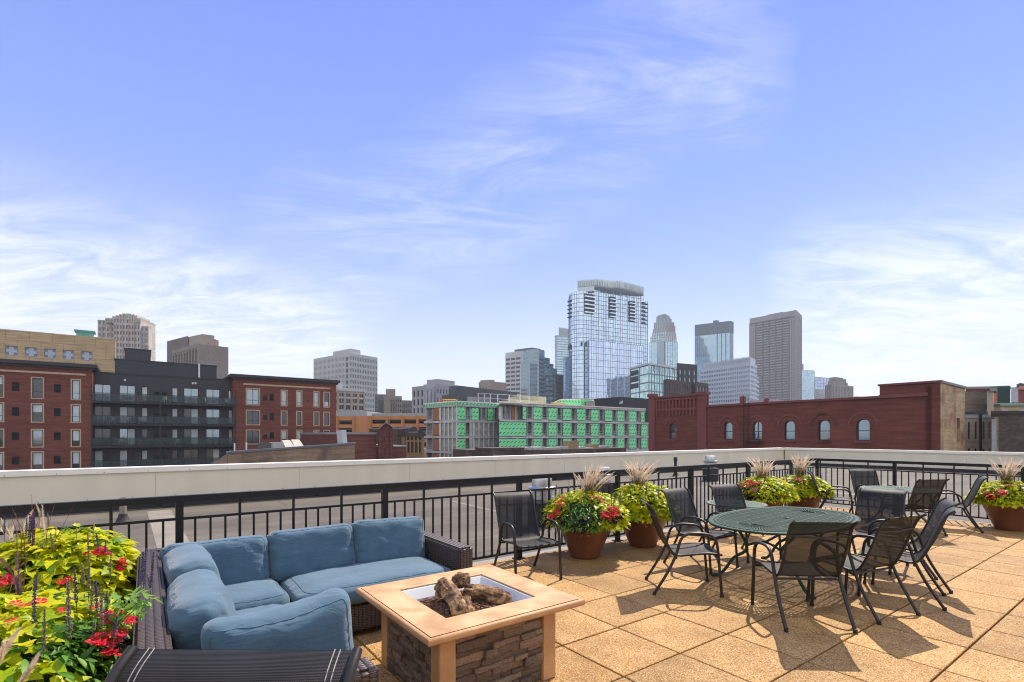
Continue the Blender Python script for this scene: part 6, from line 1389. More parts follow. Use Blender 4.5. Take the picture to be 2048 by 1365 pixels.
# ================================================================== TABLES
TGR = pm('table_green', (.016, .050, .031), .55, .0, spec=.2, vs=8, var=.2, bump=.15, bs=150)
def oval_pt(a, b_, th, p=2.25):
    c_, s_ = math.cos(th), math.sin(th); return Vector((a*math.copysign(abs(c_)**(2/p), c_), b_*math.copysign(abs(s_)**(2/p), s_), 0))
def table_oval(loc, deg, a, b_, H, foc, label):
    e = empty('oval_table', loc, R(deg), label, 'table')
    n = 96
    def ringm(mb, s0, s1, z0, z1, k0=0):
        A = [oval_pt(a, b_, 2*math.pi*i/n) for i in range(n)]
        def off(v, s): L_ = v.length; return v*((L_-s)/L_)
        vs = [off(v, s)+Vector((0, 0, z)) for s, z in ((s0, z0), (s0, z1), (s1, z1), (s1, z0)) for v in A]; 
        fs = [(r*n+i, r*n+(i+1) % n, ((r+1) % 4)*n+(i+1) % n, ((r+1) % 4)*n+i) for r in range(4) for i in range(n)]; mb.add(vs, fs)
    mb = MB(); ringm(mb, 0, .045, H-.020, H-.002); mb.tube([oval_pt(a, b_, 2*math.pi*i/n)+Vector((0, 0, H-.012)) for i in range(n)], .013, 8, closed=True); mb.build('rim', TGR, e, smooth=40, world=False)
    mb = MB(); ringm(mb, .072, .092, H-.012, H+.001); ringm(mb, .125, .133, H-.01, H-.001); mb.build('inner_band', TGR, e, world=False)
    def inside(x, y, m_): return (abs(x)/(a-m_))**2.25+(abs(y)/(b_-m_))**2.25 < 1
    mb = MB()
    def bar(p, q, w0, w1, z0=H-.016, z1=H-.003):
        d = (q-p); l = d.length; d.normalize(); nn = Vector((-d.y, d.x, 0))
        vs = [p-nn*w0, p+nn*w0, q+nn*w1, q-nn*w1]; A = [(v.x, v.y, z0) for v in vs]+[(v.x, v.y, z1) for v in vs]
        mb.add(A, [(3, 2, 1, 0), (4, 5, 6, 7), (0, 1, 5, 4), (1, 2, 6, 5), (2, 3, 7, 6), (3, 0, 4, 7)])
    pitch = .0345; x = -foc+pitch/2
    while x < foc:
        yy = b_
        while yy > 0 and not inside(x, yy, .03): yy -= .004
        bar(Vector((x, -yy, 0)), Vector((x, yy, 0)), .0085, .0085); x += pitch
    nr = 34
    for sg in (-1, 1):
        c_ = Vector((sg*foc, 0, 0))
        for k in range(nr+1):
            th = -math.pi/2+math.pi*k/nr; d = Vector((sg*math.cos(th), math.sin(th), 0)); r_ = .1
            while inside(c_.x+d.x*r_, c_.y+d.y*r_, .03): r_ += .004
            st_ = .075 if k % 2 == 0 else .20
            w1 = r_*math.pi/nr*.25
            bar(c_+d*st_, c_+d*r_, .0028 if k % 2 == 0 else .20*math.pi/nr*.33, w1)
    o = mb.build('slats', TGR, e, world=False); meta(o, kind='stuff')
    mb = MB()
    for rr in (.085, .20, .33, .45):
        if rr > b_-.1: continue
        for sg in (-1, 1): 
            arc = [Vector((sg*(foc+rr*math.cos(-math.pi/2+math.pi*i/24)), rr*math.sin(-math.pi/2+math.pi*i/24), H-.005)) for i in range(25)]
            for p, q in zip(arc, arc[1:]): bar(Vector((p.x, p.y, 0)), Vector((q.x, q.y, 0)), .006, .006, H-.012, H-.0005)
            bar(Vector((-foc, sg*rr, 0)), Vector((foc, sg*rr, 0)), .006, .006, H-.012, H-.0006)
    mb.build('cross_bands', TGR, e, world=False)
    mb = MB(); mb.lathe([(.012, H-.01), (.045, H-.01), (.045, H+.003), (.024, H+.003), (.024, H-.01)], 24, cap=False); mb.build('umbrella_hole_collar', TGR, e, smooth=30, world=False)
    for sx in (-1, 1):
        for sy in (-1, 1):
            x0 = sx*a*.50; pts = catmull([(x0*.9, sy*b_*.50, H-.022), (x0*.92, sy*b_*.44, H-.12), (x0*.98, sy*b_*.30, H-.24), (x0, sy*b_*.30, H-.33), (x0*1.04, sy*b_*.48, H-.42), (x0*1.08, sy*b_*.62, .10), (x0*1.12, sy*b_*.72, .028), (x0*1.15, sy*b_*.82, .014)], 6)
            mb = MB(); mb.tube(pts, .0165, 10); mb.tube([(x0*1.145, sy*b_*.80, 0), (x0*1.145, sy*b_*.80, .022)], .028, 12); mb.build('leg', TGR, e, smooth=50, world=False)
        mb = MB(); mb.tube(catmull([(x0_ , y_, z_) for x0_, y_, z_ in ((sx*a*.495, -b_*.30, H-.27), (sx*a*.46, 0, H-.21), (sx*a*.495, b_*.30, H-.27))], 8), .013, 8); mb.build('leg_brace', TGR, e, smooth=50, world=False)
        mb = MB(); mb.box(sx*a*.45-.018, sx*a*.45+.018, -b_*.8, b_*.8, H-.036, H-.0205); mb.build('top_support', TGR, e, world=False)
    mb = MB(); mb.tube(catmull([(-a*.46, 0, H-.21), (0, 0, H-.17), (a*.46, 0, H-.21)], 8), .014, 8); mb.build('stretcher', TGR, e, smooth=50, world=False)
    return e
table_oval((3.10, 5.74, 0), 40, 1.10, .64, .66, .66, 'large oval green cast-metal patio table with a slotted sunburst top')
def table_round(loc, r_, H, label, deg=0):
    e = empty('round_table', loc, R(deg), label, 'table')
    n = 48; TR = pm('table_sage', (.040, .085, .062), .55, .1, vs=8, var=.15)
    mb = MB(); mb.lathe([(r_-.05, H-.018), (r_, H-.02), (r_+.008, H-.01), (r_, H), (r_-.05, H-.002), (r_-.05, H-.018)], n, cap=False); mb.build('rim', TR, e, smooth=40, world=False)
    mb = MB()
    for k in range(56):
        th = 2*math.pi*k/56; d = Vector((math.cos(th), math.sin(th), 0)); nn = Vector((-d.y, d.x, 0)); p = d*.06; q = d*(r_-.045)
        w0, w1 = .0025, (r_-.045)*math.pi/56*.72
        vs = [p-nn*w0, p+nn*w0, q+nn*w1, q-nn*w1]; A = [(v.x, v.y, H-.013) for v in vs]+[(v.x, v.y, H-.003) for v in vs]; mb.add(A, [(3, 2, 1, 0), (4, 5, 6, 7), (0, 1, 5, 4), (1, 2, 6, 5), (2, 3, 7, 6), (3, 0, 4, 7)])
    o = mb.build('slats', TR, e, world=False); meta(o, kind='stuff')
    mb = MB()
    for q in (.07, .24, .40):
        if q < r_-.06: mb.lathe([(q, H-.012), (q+.014, H-.012), (q+.014, H), (q, H), (q, H-.012)], 40, cap=False)
    mb.build('bands', TR, e, world=False)
    for k in range(4):
        th = math.pi/4+math.pi/2*k; c_, s_ = math.cos(th), math.sin(th)
        pts = catmull([(c_*q*r_, s_*q*r_, z) for q, z in ((.62, H-.02), (.55, H-.12), (.36, H*.62), (.34, H*.5), (.55, H*.28), (.78, .05), (.88, .012))], 6)
        mb = MB(); mb.tube(pts, .015, 8); mb.build('leg', TR, e, smooth=50, world=False)
    mb = MB(); mb.tube([(.35*r_*math.cos(2*math.pi*i/24), .35*r_*math.sin(2*math.pi*i/24), H*.56) for i in range(24)], .010, 6, closed=True); mb.build('leg_ring', TR, e, smooth=50, world=False)
    return e
table_round((6.75, 8.80, 0), .57, .66, 'round sage-green slatted patio table by the far railing')
table_round((3.62, 8.15, 0), .45, .50, 'low round green side table glimpsed behind the chair by the corner planters', 20)

# ================================================================== SOFA (sectional, wicker)
def wickermat(name, c_, s=.011):
    m, t, b = newmat(name); co = coordnode(t, 'UV'); sp = N(t, 'ShaderNodeSeparateXYZ'); L(t, co, sp.inputs[0])
    x = M(t, 'DIVIDE', sp.outputs[0], s*1.7); y = M(t, 'DIVIDE', sp.outputs[1], s)
    col_ = M(t, 'FLOOR', x); sx = M(t, 'SINE', M(t, 'MULTIPLY', M(t, 'FRACT', x), math.pi))
    y2 = M(t, 'ADD', y, M(t, 'MULTIPLY', M(t, 'MODULO', col_, 2.0), .5)); sy = M(t, 'SINE', M(t, 'MULTIPLY', M(t, 'FRACT', y2), math.pi))
    h = M(t, 'POWER', M(t, 'MULTIPLY', M(t, 'ABSOLUTE', sx), M(t, 'ABSOLUTE', sy)), .45)
    bp = N(t, 'ShaderNodeBump'); bp.inputs['Strength'].default_value = 1; bp.inputs['Distance'].default_value = .006; L(t, h, bp.inputs['Height']); L(t, bp.outputs[0], b.inputs['Normal'])
    n = N(t, 'ShaderNodeTexNoise'); n.inputs['Scale'].default_value = 40; L(t, co, n.inputs['Vector'])
    cc = ramp(t, M(t, 'MULTIPLY', h, M(t, 'ADD', .6, M(t, 'MULTIPLY', n.outputs['Fac'], .8))), ((.25, tuple(v*.10 for v in c_)), (.7, c_)))
    L(t, cc, b.inputs['Base Color']); b.inputs['Roughness'].default_value = .38; b.inputs['Specular IOR Level'].default_value = .5
    return m
WICK = wickermat('wicker', (.080, .055, .045), .020)
def fabricmat(name, c1, c2):
    m, t, b = newmat(name); co = coordnode(t, 'Object')
    n = N(t, 'ShaderNodeTexNoise'); n.inputs['Scale'].default_value = 5; n.inputs['Detail'].default_value = 8; n.inputs['Roughness'].default_value = .65; L(t, co, n.inputs['Vector'])
    L(t, ramp(t, n.outputs['Fac'], ((.35, c1), (.65, c2))), b.inputs['Base Color'])
    b.inputs['Roughness'].default_value = .85; b.inputs['Sheen Weight'].default_value = .25; b.inputs['Specular IOR Level'].default_value = .2
    w = N(t, 'ShaderNodeTexNoise'); w.inputs['Scale'].default_value = 700; w.inputs['Detail'].default_value = 2; L(t, co, w.inputs['Vector'])
    # soft creases: stretched noise
    mp = N(t, 'ShaderNodeMapping'); mp.inputs['Scale'].default_value = (2.2, 2.2, 7); mp.inputs['Rotation'].default_value = (.3, .5, .2); L(t, co, mp.inputs[0])
    w2 = N(t, 'ShaderNodeTexNoise'); w2.inputs['Scale'].default_value = 3; w2.inputs['Detail'].default_value = 5; w2.inputs['Distortion'].default_value = .9; L(t, mp.outputs[0], w2.inputs['Vector'])
    h = M(t, 'ADD', M(t, 'MULTIPLY', w.outputs['Fac'], .03), M(t, 'MULTIPLY', M(t, 'ABSOLUTE', M(t, 'SUBTRACT', w2.outputs['Fac'], .5)), 1.0))
    bp = N(t, 'ShaderNodeBump'); bp.inputs['Strength'].default_value = .38; bp.inputs['Distance'].default_value = .03; L(t, h, bp.inputs['Height']); L(t, bp.outputs[0], b.inputs['Normal'])
    return m
BLUE = fabricmat('blue_canvas', (.060, .116, .162), (.082, .148, .200))
SEAM = pm('seam_blue', (.07, .15, .21), .9)
def cushion(nm, w, h, d, parent, place, seed, puff=.24, wr=1.0, N_=22, ears=1.0, sag=0.0, label=None, bend=0.0, lean=0.0, piping=True):
    """w along x, d thickness along y, h along z; place = function local Vector -> world Vector"""
    mb = MB(); rs = random.Random(seed); key = {}; off = Vector((seed*3.7, seed*1.3, seed*5.1))
    folds = [(rs.uniform(-1, 1), rs.uniform(-1, 1), rs.uniform(0, math.pi), rs.uniform(.25, .6), rs.uniform(.5, 1)) for _ in range(7)]
    def shp(p):
        x, y, z = p
        l = (abs(x)**8+abs(y)**3.0+abs(z)**8)
        k = max(abs(x), abs(y), abs(z))/(l**(1/5.6)) if l > 0 else 1
        q = Vector((x*k, y*k, z*k)); mx_ = max(abs(q.x), abs(q.z))
        ex = (1-min(1, abs(x))**4)*(1-min(1, abs(z))**4)
        X = q.x*w/2; Zz = q.z*h/2; Y = q.y*d/2*(1+puff*ex)
        # outer edge bows in between the corners
        X *= 1-.030*(1-z*z)*abs(x)**3*ears; Zz *= 1-.035*(1-x*x)*abs(z)**3*ears
        P = Vector((X, Y, Zz))
        side = 1 if y > 0 else -1
        a = noise.fractal(Vector((X*3.2, Y*2, Zz*3.2))+off, .9, 2.1, 5)*.019*wr
        edge = max(abs(x), abs(z))**5
        # gathered pleats round the rim, running inward
        ang = math.atan2(z, x); pl = math.sin(ang*23+noise.noise(Vector((x*2, z*2, seed)))*5)*.0055*edge*wr
        f_ = 0
        for fx, fz, th, ln, st_ in folds:
            dx, dz = x-fx, z-fz; u_ = dx*math.cos(th)+dz*math.sin(th); v_ = -dx*math.sin(th)+dz*math.cos(th)+.12*math.sin(u_*5)
            f_ += st_*math.exp(-(v_/.055)**2)*math.exp(-(u_/ln)**2)
        dy = (a+pl-f_*.014*wr)*min(1, abs(y)*1.4)
        P.y += side*dy; P.z += noise.noise(Vector((X*4, Zz*4, seed)))*.008*wr*abs(z); 
        P.z -= sag*(1-x*x)*(z+1)/2; P.y += bend*(x*x); P.y += lean*z
        return P
    def vid(p):
        k = tuple(round(c*1000) for c in p)
        if k not in key: key[k] = len(mb.v); mb.v.append(tuple(place(shp(p))))
        return key[k]
    for ax in range(3):
        for sg in (-1, 1):
            nu = N_ if ax != 2 else N_; 
            for i in range(N_):
                for j in range(N_ if ax == 1 else N_//2 if False else N_):
                    def pt(i_, j_):
                        a_, b_ = -1+2*i_/N_, -1+2*j_/N_
                        p = [0, 0, 0]; p[ax] = sg; o_ = [k for k in range(3) if k != ax]; p[o_[0]] = a_; p[o_[1]] = b_; return tuple(p)
                    f_ = (vid(pt(i, j)), vid(pt(i+1, j)), vid(pt(i+1, j+1)), vid(pt(i, j+1)))
                    mb.f.append(f_ if sg > 0 else f_[::-1]); mb.m.append(0)
    o = mb.build(nm, BLUE, parent, smooth=True, fix=True)
    if label: o['label'] = label
    if piping:
        for yy in (-.93, .93):
            pts = []
            K = 26
            for i in range(4*K):
                s_, r_ = divmod(i, K); u_ = -1+2*r_/K
                x, z = ((u_, -1), (1, u_), (-u_, 1), (-1, -u_))[s_]; pts.append(place(shp((x*.999, yy, z*.999))*1.004))
            m2 = MB(); m2.tube(pts, .0022, 5, closed=True); inst('seam', m2.mesh('seam', SEAM, smooth=True, origin=tuple(parent.location)), o)
    return o
sofa = empty('sectional_sofa', uv(.0, 4.9), 0, 'large L-shaped dark wicker sofa with faded blue cushions along the railing', 'sofa')
def sob(nm, u0, u1, v0, v1, z0, z1, mt=WICK, bev=.018):
    mb = MB(); mb.ob(O0, U, V, u0, u1, v0, v1, z0, z1); o = mb.build(nm, mt, sofa, fix=True)
    bm = bmesh.new(); bm.from_mesh(o.data); bmesh.ops.bevel(bm, geom=bm.edges[:], offset=bev, segments=3, affect='EDGES'); bm.to_mesh(o.data); bm.free()
    # uv in metres, box-projected in the sofa's own axes
    me = o.data; ul = me.uv_layers[0]; loc = sofa.location
    for p in me.polygons:
        n = p.normal; au, av, az = abs(n.dot(U)), abs(n.dot(V)), abs(n.z); p.use_smooth = False
        for li in p.loop_indices:
            c_ = me.vertices[me.loops[li].vertex_index].co; a, b_, z = c_.dot(U), c_.dot(V), c_.z
            ul.data[li].uv = (a, b_) if az >= au and az >= av else ((b_, z) if au > av else (a, z))
    return o
AZ = .60; BZ = .70
sob('back_frame', .0, 2.37, 4.83, 4.95, .06, .695)
sob('arm_frame', 2.235, 2.385, 3.87, 4.828, .06, AZ)
sob('side_back_frame', -.045, .095, 2.12, 4.828, .06, BZ)
sob('end_arm_frame', .097, .83, 2.12, 2.27, .06, AZ-.01)
sob('base', .15, 2.233, 3.93, 4.82, .05, .27); sob('base', .15, .80, 2.29, 3.925, .05, .268)
for a, b_ in ((.03, 4.88), (2.3, 4.88), (2.3, 3.93), (.03, 2.17), (.76, 2.17)):
    mb = MB(); mb.ob(O0, U, V, a-.02, a+.02, b_-.02, b_+.02, 0, .06); mb.build('foot', BLK, sofa)
def plc(cu, cv, cz, ang, tilt=0, roll=0):
    """local x -> direction ang in the UV frame, y -> across, z up; tilt leans the top back along +y"""
    ca, sa = math.cos(ang), math.sin(ang); X = U*ca+V*sa; Y = -U*sa+V*ca; c0 = uv(cu, cv, cz)
    ct, st_ = math.cos(tilt), math.sin(tilt); cr_, sr_ = math.cos(roll), math.sin(roll)
    def f_(p):
        x, z = p.x*cr_+p.z*sr_, -p.x*sr_+p.z*cr_
        y, z = p.y*ct+z*st_, -p.y*st_+z*ct
        return c0+X*x+Y*y+Vector((0, 0, z))
    return f_
def seatplc(cu, cv, cz): return lambda p: uv(cu, cv, cz)+U*p.x+V*p.z+Vector((0, 0, p.y))
cushion('seat_cushion', 1.34, .82, .165, sofa, seatplc(1.565, 4.27, .355), 3, puff=.12, wr=.45, N_=26, ears=.5)
cushion('seat_cushion', .72, .74, .165, sofa, seatplc(.525, 4.31, .355), 4, puff=.12, wr=.4, N_=20, ears=.5)
cushion('seat_cushion', .68, 1.60, .165, sofa, seatplc(.50, 3.12, .352), 5, puff=.12, wr=.4, N_=20, ears=.5)
cushion('back_cushion', .73, .45, .20, sofa, plc(1.885, 4.60, .585, 0, .20, .03), 11, puff=.24, label='right-hand puffy back cushion with deep creases')
cushion('back_cushion', .74, .44, .20, sofa, plc(1.18, 4.60, .58, 0, .20, -.01), 12, puff=.24, label='middle puffy back cushion')
cushion('back_cushion', .76, .44, .20, sofa, plc(.455, 4.58, .565, 0, .20, .0), 13, puff=.24, label='back cushion in the far left corner')
cushion('back_cushion', .72, .44, .21, sofa, plc(.265, 3.98, .61, math.pi/2+.04, .22), 14, piping=False, puff=.28, label='side cushion next to the corner, half behind another')
cushion('back_cushion', .80, .47, .22, sofa, plc(.255, 3.16, .585, math.pi/2-.02, .24), 15, piping=False, puff=.28, label='big puffy side cushion on the left wing')
cushion('back_cushion', .66, .50, .20, sofa, plc(.535, 2.60, .57, -.06, -.10, -.10), 16, puff=.28, sag=.035, label='nearest back cushion leaning askew against the end arm')

# ================================================================== FIRE TABLE
FC = Vector((-.3125, 3.44, 0)); fcu, fcv = toUV(FC)
fire = empty('fire_pit_table', FC, 0, 'square tan fire pit table with stacked stone sides and white burner tray', 'fire table')
SAND = None
m, t, b = newmat('cast_sandstone'); SAND = m
co = coordnode(t, 'Object'); n1 = N(t, 'ShaderNodeTexNoise'); n1.inputs['Scale'].default_value = 4; n1.inputs['Detail'].default_value = 10; n1.inputs['Roughness'].default_value = .62; n1.inputs['Distortion'].default_value = .4; L(t, co, n1.inputs['Vector'])
cc = ramp(t, n1.outputs['Fac'], ((.30, (.36, .19, .075)), (.50, (.53, .325, .145)), (.72, (.66, .46, .245))))
vv = N(t, 'ShaderNodeTexVoronoi', feature='F1'); vv.inputs['Scale'].default_value = 60; L(t, co, vv.inputs['Vector']); sc_ = N(t, 'ShaderNodeSeparateColor'); L(t, vv.outputs['Color'], sc_.inputs[0])
pit = M(t, 'MULTIPLY', M(t, 'LESS_THAN', vv.outputs['Distance'], .22), M(t, 'GREATER_THAN', sc_.outputs[0], .94))
mxx = N(t, 'ShaderNodeMix', data_type='RGBA'); L(t, M(t, 'MULTIPLY', pit, .7), mxx.inputs[0]); L(t, cc, mxx.inputs[6]); mxx.inputs[7].default_value = (.12, .07, .04, 1); L(t, mxx.outputs[2], b.inputs['Base Color']); b.inputs['Roughness'].default_value = .5
n3 = N(t, 'ShaderNodeTexNoise'); n3.inputs['Scale'].default_value = 90; n3.inputs['Detail'].default_value = 6; L(t, co, n3.inputs['Vector'])
bp = N(t, 'ShaderNodeBump'); bp.inputs['Strength'].default_value = .25; bp.inputs['Distance'].default_value = .004; L(t, n3.outputs['Fac'], bp.inputs['Height']); L(t, bp.outputs[0], b.inputs['Normal'])
SANDD = pm('sandstone_post', (.40, .20, .075), .55, vs=5, c2=(.54, .30, .13), bump=.25, bs=70, coord='Object')
HT = .525; TR_ = .565; IR = .338
def sq(h_, z): return [uv(fcu+a*h_, fcv+b_*h_, z) for a, b_ in ((-1, -1), (1, -1), (1, 1), (-1, 1))]
def rings(nm, rs_, mt, par=fire, smooth=30):
    mb = MB(); A = []
    for h_, z in rs_: A += sq(h_, z)
    mb.add(A, [(r*4+i, r*4+(i+1) % 4, (r+1)*4+(i+1) % 4, (r+1)*4+i) for r in range(len(rs_)-1) for i in range(4)])
    return mb.build(nm, mt, par, smooth=smooth, fix=True)
top_ = rings('tabletop', [(IR, HT-.045), (IR, HT-.002), (IR+.004, HT), (TR_-.026, HT), (TR_-.030, HT-.008)], SAND)
rings('rim_groove', [(TR_-.034, HT-.010), (TR_-.024, HT-.0102)], pm('groove_dark', (.05, .03, .02), .9))
rings('bullnose_edge', [(TR_-.026, HT-.030), (TR_-.027, HT-.006), (TR_-.022, HT-.0035), (TR_-.006, HT-.004), (TR_, HT-.010), (TR_+.004, HT-.020), (TR_+.003, HT-.032), (TR_-.004, HT-.042), (TR_-.016, HT-.048), (TR_-.05, HT-.050), (IR-.0, HT-.050)], SANDD, smooth=50)
BR_ = .432
for a, b_ in ((-1, -1), (1, -1), (1, 1), (-1, 1)):
    mb = MB(); u0, v0 = fcu+a*BR_, fcv+b_*BR_; mb.ob(O0, U, V, min(u0, u0-a*.108), max(u0, u0-a*.108), min(v0, v0-b_*.108), max(v0, v0-b_*.108), 0, HT-.051)
    o = mb.build('corner_post', SANDD, fire, fix=True); bm = bmesh.new(); bm.from_mesh(o.data); bmesh.ops.bevel(bm, geom=bm.edges[:], offset=.005, segments=2, affect='EDGES'); bm.to_mesh(o.data); bm.free()
mb = MB(); mb.ob(O0, U, V, fcu-.385, fcu+.385, fcv-.385, fcv+.385, .01, HT-.118); mb.build('inner_carcass', pm('mortar_dark', (.035, .026, .02), .95), fire)
STN = pm('ledge_stone', (.085, .048, .026), .8, vs=14, c2=(.30, .20, .12), bump=.5, bs=60, objvar=.45, det=8)
smesh = []
for k in range(6):
    rs = random.Random(50+k); bm = bmesh.new(); bmesh.ops.create_grid(bm, x_segments=4, y_segments=2, size=.5)
    me = bpy.data.meshes.new('stone'); vs = []
    mb = MB(); nx_, nz_2 = 5, 3
    for face in (0,):
        for j in range(nz_2+1):
            for i in range(nx_+1):
                x, z = i/nx_-.5, j/nz_2-.5; ed = i in (0, nx_) or j in (0, nz_2)
                mb.v.append((x, (.5 if not ed else .38)+rs.uniform(-.10, .10), z))
    W_ = nx_+1
    for j in range(nz_2):
        for i in range(nx_): mb.f.append((j*W_+i, j*W_+i+1, (j+1)*W_+i+1, (j+1)*W_+i)); mb.m.append(0)
    # skirt back to the wall
    edge = [i for i in range(W_)]+[j*W_+nx_ for j in range(1, nz_2+1)]+[nz_2*W_+i for i in range(nx_-1, -1, -1)]+[j*W_ for j in range(nz_2-1, 0, -1)]
    base = len(mb.v)
    for i in edge: v = mb.v[i]; mb.v.append((v[0], -.5, v[2]))
    for q in range(len(edge)): mb.f.append((edge[q], base+q, base+(q+1) % len(edge), edge[(q+1) % len(edge)])); mb.m.append(0)
    smesh.append(mb.mesh('stone', STN, fix=True)); bm.free()
rs = random.Random(5)
for (du, dv, nu, nv_) in ((1, 0, 0, -1), (0, 1, -1, 0), (1, 0, 0, 1), (0, 1, 1, 0)):
    dvec = U*du+V*dv; nvec = U*nu+V*nv_; ang = math.atan2(nvec.y, nvec.x)-math.pi/2
    z = .012; row = 0
    while z < HT-.075:
        h_ = rs.choice((.036, .044, .052, .030)); h_ = min(h_, HT-.053-z)
        s = -.323; 
        while s < .322:
            l_ = min(rs.uniform(.07, .21), .323-s)
            if .323-(s+l_) < .05: l_ = .323-s
            th = rs.uniform(.030, .066)
            p = FC+nvec*(.385+th/2-.004)+dvec*(s+l_/2)+Vector((0, 0, z+h_/2))
            o = inst('stone', rs.choice(smesh), fire, p-fire.location, (rs.uniform(-.03, .03), rs.uniform(-.02, .02), ang+rs.uniform(-.02, .02)), (l_-.003, th, h_-.0025))
            s += l_
        z += h_
WT = pm('white_tray', (.62, .63, .62), .35, vs=3, var=.06)
rings('burner_tray', [(IR-.004, HT-.012), (IR-.012, HT-.014), (IR-.055, HT-.075), (IR-.055, HT-.105), (.02, HT-.106)], WT)
LAVA = pm('lava_rock', (.045, .022, .014), .95, vs=60, c2=(.22, .11, .055), bump=.8, bs=120, objvar=.4)
mb = MB(); rs = random.Random(9)
for i in range(900):
    r_ = (IR-.065); x, y = rs.uniform(-r_, r_), rs.uniform(-r_, r_); hh = .030*(1-(max(abs(x), abs(y))/r_)**2)+rs.uniform(-.008, .008)
    c0 = uv(fcu+x, fcv+y, HT-.088+hh); s_ = rs.uniform(.009, .019)
    V8 = []
    for a in (-1, 1):
        for b_ in (-1, 1):
            for c_ in (-1, 1): V8.append(c0+Vector((a*rs.uniform(.5, 1), b_*rs.uniform(.5, 1), c_*rs.uniform(.5, 1)))*s_*.8)
    mb.add(V8, [(0, 1, 3, 2), (4, 6, 7, 5), (0, 4, 5, 1), (2, 3, 7, 6), (0, 2, 6, 4), (1, 5, 7, 3)])
o = mb.build('lava_rocks', LAVA, fire); meta(o, kind='stuff')
# ceramic logs
m, t, b = newmat('log_bark'); LOGM = m; co = coordnode(t, 'Object')
n1 = N(t, 'ShaderNodeTexNoise'); n1.inputs['Scale'].default_value = 16; n1.inputs['Detail'].default_value = 10; n1.inputs['Roughness'].default_value = .7; n1.inputs['Distortion'].default_value = .8; L(t, co, n1.inputs['Vector'])
cc = ramp(t, n1.outputs['Fac'], ((.38, (.022, .011, .007)), (.46, (.15, .070, .03)), (.57, (.38, .22, .10)), (.76, (.66, .48, .29))))
n2 = N(t, 'ShaderNodeTexNoise'); n2.inputs['Scale'].default_value = 5; L(t, co, n2.inputs['Vector']); mxx = N(t, 'ShaderNodeMix', data_type='RGBA', blend_type='MULTIPLY'); mxx.inputs[0].default_value = 1; L(t, cc, mxx.inputs[6]); L(t, ramp(t, n2.outputs['Fac'], ((.36, (.25, .20, .18)), (.52, (1, 1, 1)))), mxx.inputs[7])
L(t, mxx.outputs[2], b.inputs['Base Color']); b.inputs['Roughness'].default_value = .85
bp = N(t, 'ShaderNodeBump'); bp.inputs['Strength'].default_value = .9; bp.inputs['Distance'].default_value = .012; L(t, n1.outputs['Fac'], bp.inputs['Height']); L(t, bp.outputs[0], b.inputs['Normal'])
def log(p0, p1, r0, r1, label, seed, bulge=.3, bend=(0, 0, 0)):
    p0, p1 = Vector(p0), Vector(p1); K, Nn = 40, 44; mb = MB(); d = (p1-p0).normalized(); x = d.cross(Vector((0, 0, 1))).normalized(); y = d.cross(x)
    for i in range(K+1):
        t_ = i/K; c0 = p0.lerp(p1, t_)+Vector(bend)*math.sin(math.pi*t_); cap = min(1, (min(t_, 1-t_)*K)/1.5)**.35 if 0 < i < K else .72
        r_ = (r0+(r1-r0)*t_)*(1+bulge*.4*math.sin(t_*7+seed))*cap
        for k in range(Nn):
            q = 2*math.pi*k/Nn; v = x*math.cos(q)+y*math.sin(q)
            f_ = 1+.26*noise.noise(Vector((math.cos(q)*1.8, math.sin(q)*1.8, t_*2.6+seed)))-.16*abs(noise.noise(Vector((math.cos(q)*5, math.sin(q)*5, t_*3+seed))))*2-.10*abs(noise.noise(Vector((math.cos(q)*11, math.sin(q)*11, t_*9+seed))))*2
            mb.v.append(tuple(c0+v*r_*f_))
    for i in range(K):
        for k in range(Nn): k2 = (k+1) % Nn; mb.f.append((i*Nn+k, i*Nn+k2, (i+1)*Nn+k2, (i+1)*Nn+k)); mb.m.append(0)
    mb.f.append(tuple(range(Nn-1, -1, -1))); mb.f.append(tuple(K*Nn+k for k in range(Nn))); mb.m += [0, 0]
    o = mb.build('fire_log', LOGM, smooth=True, fix=True); meta(o, label, 'log', 'ceramic logs in the fire pit')
zl = HT-.045
log(G(884, 1172, zl+.085), G(922, 1226, zl+.0), .068, .050, 'thick pale log slanting from the tray rim down to the near corner', 1, bend=(.01, 0, .02))
log(G(905, 1165, zl+.085), G(938, 1158, zl+.095), .045, .058, 'short stubby brown log resting on top at the back', 5)
log(G(928, 1187, zl+.035), G(1022, 1202, zl+.0), .070, .046, 'long log with dark charred side pointing to the right corner', 9, bend=(0, .01, .015))
log(G(930, 1200, zl+.03), G(941, 1226, zl-.01), .038, .030, 'smallest whitish log wedged between the two long ones', 13)
